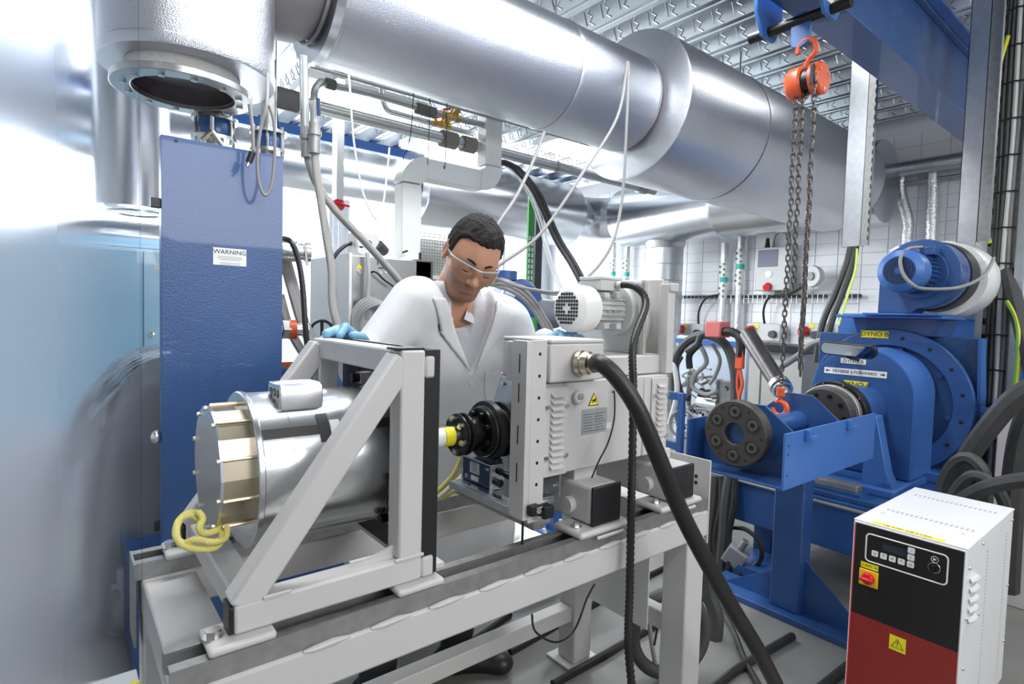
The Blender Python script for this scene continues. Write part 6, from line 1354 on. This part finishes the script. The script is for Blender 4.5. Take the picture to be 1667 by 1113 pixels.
# ================================================================ THE MAN
def snets(fn, lo, hi, h):
    """surface nets over a distance field; fn takes arrays X, Y, Z"""
    lo = np.array(lo, float); hi = np.array(hi, float); n = np.ceil((hi-lo)/h).astype(int)+1
    ax = [lo[i]+h*np.arange(n[i]) for i in range(3)]
    G = np.meshgrid(*ax, indexing='ij'); f = fn(*G).astype(np.float32); s = f < 0
    c = n-1; cnt = np.zeros(c, np.int32); acc = np.zeros((3, *c), np.float32)
    def sl(o): return tuple(slice(o[i], o[i]+c[i]) for i in range(3))
    for a in range(3):
        others = [i for i in range(3) if i != a]
        for u in (0, 1):
            for v in (0, 1):
                o = [0, 0, 0]; o[others[0]] = u; o[others[1]] = v; p = list(o); p[a] = 1
                f0 = f[sl(o)]; f1 = f[sl(p)]; m = (f0 < 0) != (f1 < 0)
                t = np.where(m, f0/np.where(m, f0-f1, 1), 0); cnt += m
                for i in range(3): acc[i] += np.where(m, (t if i == a else o[i]), 0)
    act = cnt > 0; idx = -np.ones(c, np.int64); idx[act] = np.arange(act.sum())
    I = np.argwhere(act); P = lo + h*(I + (acc[:, act]/cnt[act]).T)
    F = []
    for a in range(3):
        b, d = [(1, 2), (2, 0), (0, 1)][a]
        S = [slice(1, c[i]) for i in range(3)]; S[a] = slice(0, c[a])
        T = list(S); T[a] = slice(1, c[a]+1)
        s0 = s[tuple(S)]; s1 = s[tuple(T)]; m = s0 != s1
        def g(db, dd):
            Q = list(S); Q[b] = slice(1-db, c[b]-db); Q[d] = slice(1-dd, c[d]-dd); return idx[tuple(Q)]
        q = np.stack([g(1, 1)[m], g(0, 1)[m], g(0, 0)[m], g(1, 0)[m]], 1); fl = s0[m]
        q[~fl] = q[~fl][:, ::-1]; F.append(q)
    return P, np.concatenate(F)
def smin(a, b, k): h = np.clip(.5+.5*(b-a)/k, 0, 1); return b*(1-h)+a*h - k*h*(1-h)
def smax(a, b, k): return -smin(-a, -b, k)
def cap_(X, Y, Z, a, b, r0, r1=None):
    r1 = r0 if r1 is None else r1; a = np.array(a, float); b = np.array(b, float); d = b-a; L = d.dot(d)
    t = np.clip(((X-a[0])*d[0]+(Y-a[1])*d[1]+(Z-a[2])*d[2])/L, 0, 1)
    return np.sqrt((X-a[0]-t*d[0])**2+(Y-a[1]-t*d[1])**2+(Z-a[2]-t*d[2])**2)-(r0+(r1-r0)*t)
def ell(X, Y, Z, c, r):
    k0 = np.sqrt(((X-c[0])/r[0])**2+((Y-c[1])/r[1])**2+((Z-c[2])/r[2])**2)
    return (k0-1)*min(r)
def nobj(name, P, F, m, parent, **k):
    base = ORG[parent.name]; me = bpy.data.meshes.new(name)
    me.from_pydata([tuple(p) for p in (P-np.array(base))], [], F.tolist()); me.validate()
    for mm in (m if isinstance(m, (list, tuple)) else [m]): me.materials.append(mm)
    me.shade_smooth()
    o = bpy.data.objects.new(name, me); COL.objects.link(o); o.parent = parent; ORG[o.name] = base.copy()
    s = o.modifiers.new('relax', 'SMOOTH'); s.factor = .5; s.iterations = 2
    return tag(o, **k)
man = thing('person', 'man in a white lab coat, safety glasses and blue gloves bending over the machines', 'person', (1.13, 1.66, 0))
skin = mat('skin', (.50, .25, .155), .5, bump=(300, .06), var=(18, .12), sss=.0)
stub = mat('stubbled_skin', (.33, .175, .12), .6, bump=(500, .2), var=(60, .3))
lipm = mat('lip_skin', (.38, .16, .125), .45)
hairm = mat('dark_hair', (.010, .0065, .005), .8, bump=(160, .9, 6), var=(30, .5))
coatm = mat('white_lab_coat_cotton', (.74, .74, .75), .8, bump=(7, .55, 4))
shirtm = mat('pale_grey_shirt', (.50, .50, .53), .8, bump=(12, .2))
glove = mat('light_blue_nitrile', (.20, .42, .60), .45, bump=(60, .15))
trou = mat('dark_trouser_cloth', (.016, .017, .022), .85)
shoem = mat('black_shoe_leather', (.012, .012, .012), .4)
# head frame, from how the head sits relative to the camera axes, then fixed in the room
HC = PY(768, 421, 1.53)
up_ = V((.42, .80, .42)).normalized(); fw = V((.26, -.46, .85)); fw = (fw-up_*fw.dot(up_)).normalized(); rt = up_.cross(fw)
HU, HF, HR = RW @ up_, RW @ fw, RW @ rt
HM = np.array([HR, HU, HF])                    # rows: local axes in room space
HS = 1.10
def hw_(p): p = V(p)*HS; return HC + HR*p.x + HU*p.y + HF*p.z
def head_sd(x, y, z):
    d = ell(x, y, z, (0, .030, -.012), (.074, .088, .096))
    d = smin(d, ell(x, y, z, (0, -.035, .022), (.058, .080, .066)), .03)
    d = smin(d, ell(x, y, z, (0, .010, .030), (.064, .060, .062)), .02)
    d = smin(d, cap_(x, y, z, (-.022, -.094, .052), (.022, -.094, .052), .018), .025)
    ax = np.abs(x)
    d = smin(d, cap_(ax, y, z, (.008, .021, .083), (.040, .019, .066), .010), .012)
    d = smin(d, ell(ax, y, z, (.040, -.024, .055), (.024, .022, .024)), .02)
    d = smax(d, -ell(ax, y, z, (.031, .000, .100), (.019, .012, .022)), .010)
    d = smin(d, ell(ax, y, z, (.030, .001, .072), (.0155, .0135, .0145)), .003)
    d = smin(d, cap_(x, y, z, (0, .008, .086), (0, -.030, .108), .007, .0115), .008)
    d = smin(d, ell(ax, y, z, (.012, -.034, .097), (.008, .007, .010)), .005)
    d = smax(d, -cap_(x, y, z, (-.020, -.0615, .098), (.020, -.0615, .098), .0022), .004)
    d = smin(d, cap_(x, y, z, (-.016, -.0565, .086), (.016, -.0565, .086), .0055), .005)
    d = smin(d, cap_(x, y, z, (-.013, -.068, .083), (.013, -.068, .083), .0068), .005)
    e = ell(ax, y, z, (.079, .000, -.012), (.010, .034, .020)); e = smax(e, -ell(ax, y, z, (.088, .002, -.008), (.008, .022, .012)), .004)
    return smin(d, e, .006)
NB = V((1.045, 1.655, 1.335))                   # base of the neck, room space
NBl = HM @ np.array(NB-HC)/HS
def body_sd(x, y, z):
    d = head_sd(x, y, z)
    d = smin(d, cap_(x, y, z, (0, -.055, -.025), NBl, .054, .060), .03)
    sh1 = HM @ np.array(V((.93, 1.66, 1.29))-HC)/HS; sh2 = HM @ np.array(V((1.20, 1.64, 1.26))-HC)/HS
    return smin(d, cap_(x, y, z, sh1, sh2, .055), .05)
P, F = snets(body_sd, (-.26, -.32, -.26), (.26, .13, .14), .0042)
Pl = P.copy(); P = np.array(HC)+HS*(P @ HM)
bo = nobj('body', P, F, [skin, stub, lipm], man, label='face, ears and neck with short stubble')
mid = Pl[F].mean(1); ids = np.zeros(len(F), np.int32)
beard = (mid[:, 1] < -.052-.02*np.clip((np.abs(mid[:, 0])-.02)/.04, -1, 1)*-1) & (mid[:, 1] > -.125) & (mid[:, 2] > -.0) & (mid[:, 2] > .02)
mou = (np.abs(mid[:, 0]) < .030) & (mid[:, 1] < -.044) & (mid[:, 2] > .06)
ids[beard | mou] = 1; ids[(np.abs(mid[:, 0]) < .019) & (mid[:, 1] < -.0535) & (mid[:, 1] > -.0725) & (mid[:, 2] > .083)] = 2
bo.data.polygons.foreach_set('material_index', ids[:len(bo.data.polygons)])
def hair_sd(x, y, z):
    n_ = .0022*np.sin(x*230+np.sin(y*160)*2)*np.sin(z*200+y*90)+.0025*np.sin(x*90+1)*np.sin(z*80)
    d = ell(x, y, z, (0, .034, -.014), (.083, .095, .104))+n_
    hl = -(.80*y-.60*z-.022+.010*np.cos(x*45)+.0016*np.sin(x*300))
    side = np.maximum(np.abs(x)*-1+.052, -(y+.012)-.0*z)      # side burns
    side = np.maximum(side, z-.028)
    side = np.maximum(side, -(z+.14))
    return smax(d, smin(hl, side, .01), .006)
P, F = snets(hair_sd, (-.10, -.08, -.14), (.10, .15, .11), .0034)
nobj('hair', np.array(HC)+HS*(P @ HM), F, hairm, man, label='short dark hair')
for s_ in (-1, 1):
    obj('eyebrow', MB().tube([hw_((s_*a, b, c)) for a, b, c in ((.014, .0215, .0965), (.025, .0262, .0915), (.036, .0262, .0830), (.049, .0205, .0700))], .0032, 6, rr=[.0034, .0040, .0036, .0016]), hairm, man)
    obj('eyelashes', MB().tube([hw_((s_*a, b, c)) for a, b, c in ((.019, -.0055, .0845), (.029, -.0085, .0865), (.041, -.0055, .0805))], .0012, 5), hairm, man)
# safety glasses
gls = obj('safety_glasses', MB().tube(spl([hw_(p) for p in ((-.078, .006, -.005), (-.074, .010, .045), (-.060, .014, .080), (-.030, .016, .104), (0, .013, .112), (.030, .016, .104), (.060, .014, .080), (.074, .010, .045), (.078, .006, -.005))], 4), .0030, 6), mat('clear_frame_plastic', (.55, .57, .60), .15, trans=.3), man, label='clear wraparound safety glasses')
m = MB(); NU = 18
for s_ in (0, .0015):
    for j in range(6):
        for i in range(NU+1):
            a = -1.18+2.36*i/NU; dip = .008*math.exp(-(a/.18)**2)
            top, bot = .015, -.024+dip*1.6-.0; yv = top+(bot-top)*j/5
            m.v.append(tuple(hw_(((.076+s_)*sin(a), yv, .036+(.074+s_)*cos(a)-.004*(j/5)))))
R_ = NU+1
for s_ in (0, 1):
    o_ = s_*6*R_
    for j in range(5):
        for i in range(NU): m.f.append((o_+j*R_+i, o_+j*R_+i+1, o_+(j+1)*R_+i+1, o_+(j+1)*R_+i))
obj('lens', m, mat('clear_lens', (.97, .98, 1), .03, trans=1.0, ior=1.12), gls)
# coat
SR, SL = V((.905, 1.645, 1.325)), V((1.275, 1.60, 1.272))
ER, WR_ = V((.745, 1.66, 1.12)), V((.655, 1.58, 1.185))
EL, WL = V((1.40, 1.60, 1.05)), V((1.29, 1.42, 1.205))
sd_ = np.array((SL-SR)); sd_[2] = 0; sd_ /= np.linalg.norm(sd_); fd = np.array([sd_[1], -sd_[0], 0])      # across, forward
def spine(Z):  # centre line of the trunk, hips behind the shoulders
    t = np.clip((1.33-Z)/.45, 0, 1); cx_ = 1.085+.04*t; cy_ = 1.655+.06*t; return cx_, cy_
zk = [.36, .55, .80, .95, 1.10, 1.22, 1.30, 1.36]; wa = [.235, .225, .205, .190, .185, .185, .165, .11]; wd_ = [.165, .155, .140, .128, .120, .115, .098, .072]
def trunk(X, Y, Z, off=0):
    cx_, cy_ = spine(Z); u = (X-cx_)*sd_[0]+(Y-cy_)*sd_[1]; v = (X-cx_)*fd[0]+(Y-cy_)*fd[1]
    a = np.interp(Z, zk, wa)+off; b = np.interp(Z, zk, wd_)+off
    k0 = (np.abs(u/a)**2.4+np.abs(v/b)**2.4)**(1/2.4)
    return np.maximum((k0-1)*b*.9, np.maximum(Z-1.375, .36-Z)), u, v
def folds(X, Y, Z):
    q = .0055*np.sin(14*X+9*Z+3*np.sin(7*Z))*np.sin(11*Z+6*Y+1)+.0038*np.sin(31*X-19*Z+2*np.sin(13*Y))
    return q + .005*np.clip((1.0-Z)/.5, 0, 1)*np.sin(38*X+12*Y)
def sleeves(X, Y, Z, o=0):
    d = smin(cap_(X, Y, Z, SR, ER, .078+o, .064+o), cap_(X, Y, Z, ER, WR_, .062+o, .044+o), .035)
    d2 = smin(cap_(X, Y, Z, SL, EL, .076+o, .064+o), cap_(X, Y, Z, EL, WL, .062+o, .044+o), .035)
    return smin(d, d2, .01)
def vee(u, v, Z, g=0): # opening of the coat front
    return np.maximum(np.abs(u-.0)-(Z-1.085)*.36-g, -v+.0)
def coat0(X, Y, Z, o=0):
    d, u, v = trunk(X, Y, Z, o); d = smin(d, sleeves(X, Y, Z, o), .06)
    d = smin(d, cap_(X, Y, Z, SR+V((.05, 0, .01)), SL+V((-.05, 0, .01)), .072+o), .05)
    return d-folds(X, Y, Z), u, v
def coat_sd(X, Y, Z):
    d, u, v = coat0(X, Y, Z)
    nk = cap_(X, Y, Z, NB+V((0, -.03, -.06)), NB+V((0, -.03, .12)), .085)
    d = smax(d, -nk, .01); w_ = smax(vee(u, v, Z), -(trunk(X, Y, Z, -.030)[0]), .004)
    return smax(d, -w_, .004)
P, F = snets(coat_sd, (.52, 1.36, .34), (1.62, 1.96, 1.46), .0095)
nobj('lab_coat', P, F, coatm, man, label='open necked white lab coat')
def lap_sd(X, Y, Z):
    d, u, v = coat0(X, Y, Z, .006); e = np.abs(u)-(Z-1.085)*.36
    reg = np.maximum(np.maximum(-e+.002, e-np.where(Z > 1.235, .030+.05*np.clip((1.30-Z)/.065, 0, 1)*0+.022, .058*np.clip((Z-1.085)/.15, 0, 1))), np.maximum(-v, Z-1.345))
    return smax(np.abs(d)-.004, reg, .003)
P, F = snets(lap_sd, (.85, 1.42, 1.08), (1.35, 1.72, 1.38), .0052)
nobj('lapel', P, F, coatm, man, label='turned back coat lapels')
def col_sd(X, Y, Z):
    a = cap_(X, Y, Z, NB+V((0, .0, -.04)), NB+V((0, .0, .035)), .088); b = cap_(X, Y, Z, NB+V((0, 0, -.05)), NB+V((0, 0, .30)), .080)
    d, u, v = trunk(X, Y, Z); gap = np.maximum(np.abs(u)-.062, -(v-.02))
    return smax(smax(a, -b, .003), -gap, .004)
P, F = snets(col_sd, (.92, 1.53, 1.24), (1.17, 1.79, 1.48), .0048)
nobj('coat_collar', P, F, coatm, man)
def poc_sd(X, Y, Z):
    d, u, v = coat0(X, Y, Z, .003)
    return smax(np.abs(d)-.003, np.maximum(np.maximum(np.abs(u-.105)-.055, np.abs(Z-1.03)-.07), -v), .003)
P, F = snets(poc_sd, (1.0, 1.42, .94), (1.36, 1.72, 1.12), .0055)
nobj('chest_pocket', P, F, coatm, man)
def shirt_sd(X, Y, Z):
    d, u, v = trunk(X, Y, Z, -.022); nk = cap_(X, Y, Z, NB+V((-.005, -.05, -.03)), NB+V((0, -.03, .15)), .062)
    d = smin(d, cap_(X, Y, Z, NB+V((0, .0, -.06)), NB+V((0, .0, -.0)), .074), .03)
    op = np.maximum(np.abs(u)-(Z-1.21)*.30, -v+.02)
    return smax(smax(d, -nk, .006), -smax(op, -trunk(X, Y, Z, -.032)[0], .003), .004)
P, F = snets(shirt_sd, (.88, 1.44, .90), (1.30, 1.82, 1.40), .0065)
nobj('shirt', P, F, shirtm, man, label='pale grey open necked shirt')
for s_ in (-1, 1):  # shirt collar wings
    c0 = np.array(NB)+fd*.060+sd_*s_*.030; pts = [V(np.array(NB)+sd_*s_*.072+fd*.01+np.array([0, 0, .02])), V(np.array(NB)+sd_*s_*.050+fd*.060+np.array([0, 0, -.010])), V(np.array(NB)+sd_*s_*.018+fd*.090+np.array([0, 0, -.060])), V(np.array(NB)+sd_*s_*.062+fd*.082+np.array([0, 0, -.075])), V(np.array(NB)+sd_*s_*.085+fd*.03+np.array([0, 0, -.02]))]
    off = V(fd)*.004; m = MB(); m.v = [tuple(p) for p in pts]+[tuple(p+off) for p in pts]; m.f = [(0, 1, 2, 3, 4), (9, 8, 7, 6, 5)]+[(i, (i+1) % 5, (i+1) % 5+5, i+5) for i in range(5)]
    obj('shirt_collar', m, shirtm, man, bev=.001)
for k in range(3):
    z = 1.06-k*.11; cx_, cy_ = spine(z); b = np.interp(z, zk, wd_)
    p = V((cx_, cy_, z))+V(fd)*(b+.004); obj('coat_button', MB().lathe(p-V(fd)*.004, V(fd), [(0, .004), (0, .009), (.003, .009), (.003, .003)], 14), wplastic, man)
# gloved hands
def hand(name, palm, wrist, chains, lab, pr=(.042, .034, .020)):
    A = [np.array(p) for ch in chains for p in ch[0]]+[np.array(wrist), np.array(palm)]
    lo = np.min(A, 0)-.05; hi = np.max(A, 0)+.05
    def sd2(X, Y, Z):
        d = ell(X, Y, Z, palm, pr); d = smin(d, cap_(X, Y, Z, palm, wrist, .028, .034), .02)
        fs_ = None
        for pts, r in chains:
            e = None
            for i in range(len(pts)-1):
                c_ = cap_(X, Y, Z, pts[i], pts[i+1], r*(1.08-.06*i), r*(1.0-.06*i)); e = c_ if e is None else np.minimum(e, c_)
            fs_ = e if fs_ is None else smin(fs_, e, .0025)
        return smin(d, fs_, .010)
    P, F = snets(sd2, lo, hi, .0027); return nobj(name, P, F, glove, man, label=lab)
pR = PY(562, 564, 1.53)
hand('glove', pR, WR_, [
    ([pR+V((.0, .0, .0)), PY(544, 556, 1.520), PY(524, 566, 1.500), PY(512, 581, 1.478)], .0110),
    ([pR+V((.0, -.01, .008)), PY(546, 547, 1.510), PY(530, 549, 1.488), PY(517, 561, 1.462)], .0118),
    ([pR+V((.01, -.02, .012)), PY(566, 543, 1.505), PY(550, 536, 1.480), PY(531, 543, 1.455)], .0130),
    ([pR+V((.018, -.02, .012)), PY(577, 545, 1.500), PY(562, 532, 1.470), PY(553, 546, 1.450)], .0125),
    ([pR+V((.03, .0, .0)), PY(600, 562, 1.500), PY(590, 548, 1.460), PY(574, 546, 1.440)], .0130)], 'right glove, fingers curled over the top corner of the frame')
pL = PY(930, 560, 1.275)
hand('glove', pL, WL, [
    ([pL+V((-.02, .0, .0)), PY(900, 561, 1.27), PY(893, 551, 1.25), PY(909, 540, 1.245)], .0100),
    ([pL+V((-.014, -.012, .004)), PY(921, 549, 1.25), PY(915, 543, 1.235), PY(911, 552, 1.222)], .0098),
    ([pL+V((-.003, -.012, .006)), PY(931, 547, 1.25), PY(926, 541, 1.235), PY(922, 551, 1.222)], .0100),
    ([pL+V((.008, -.012, .004)), PY(940, 549, 1.25), PY(936, 544, 1.235), PY(932, 552, 1.222)], .0095),
    ([pL+V((.018, -.010, .0)), PY(949, 552, 1.25), PY(945, 548, 1.235), PY(941, 554, 1.222)], .0088)], 'left glove, fingers resting on the back edge of the white motor', (.036, .028, .016))
# legs and shoes
fA, fB = PZ(742, 1050, .10), PZ(612, 1100, .10)
hipA, hipB = V((1.20, 1.72, .86)), V((1.03, 1.76, .86))
kA, kB = (hipA+fA)/2+V((-.01, -.03, .0)), (hipB+fB)/2+V((0, -.03, 0))
def leg_sd(X, Y, Z):
    d = ell(X, Y, Z, (1.125, 1.735, .90), (.175, .12, .14))
    for h_, k_, f_ in ((hipA, kA, fA), (hipB, kB, fB)):
        d = smin(d, smin(cap_(X, Y, Z, h_, k_, .088, .066), cap_(X, Y, Z, k_, f_, .066, .056), .02), .02)
    return d+.003*np.sin(60*Z+12*X)
P, F = snets(leg_sd, (.75, 1.45, .04), (1.40, 1.98, 1.08), .011); nobj('trousers', P, F, trou, man)
for (f_, toe) in ((fA, PZ(800, 1078, .035)), (fB, PZ(660, 1135, .035))):
    d_ = (toe-V((f_.x, f_.y, .035))).normalized(); h0 = V((f_.x, f_.y, 0))-d_*.045
    def shoe_sd(X, Y, Z):
        a = cap_(X, Y, Z, h0+V((0, 0, .045)), h0+d_*.20+V((0, 0, .036)), .042, .036); a = smin(a, cap_(X, Y, Z, h0+d_*.04+V((0, 0, .05)), h0+d_*.035+V((0, 0, .12)), .045, .045), .03)
        a = smin(a, ell(X, Y, Z, h0+d_*.21+V((0, 0, .034)), (.045, .045, .034)), .02)
        return smax(a, .004-Z, .004)
    lo = np.minimum(np.array(h0), np.array(h0+d_*.26))-.07; hi = np.maximum(np.array(h0), np.array(h0+d_*.26))+.07; lo[2] = -.002; hi[2] = .17
    P, F = snets(shoe_sd, lo, hi, .006); nobj('shoe', P, F, shoem, man)
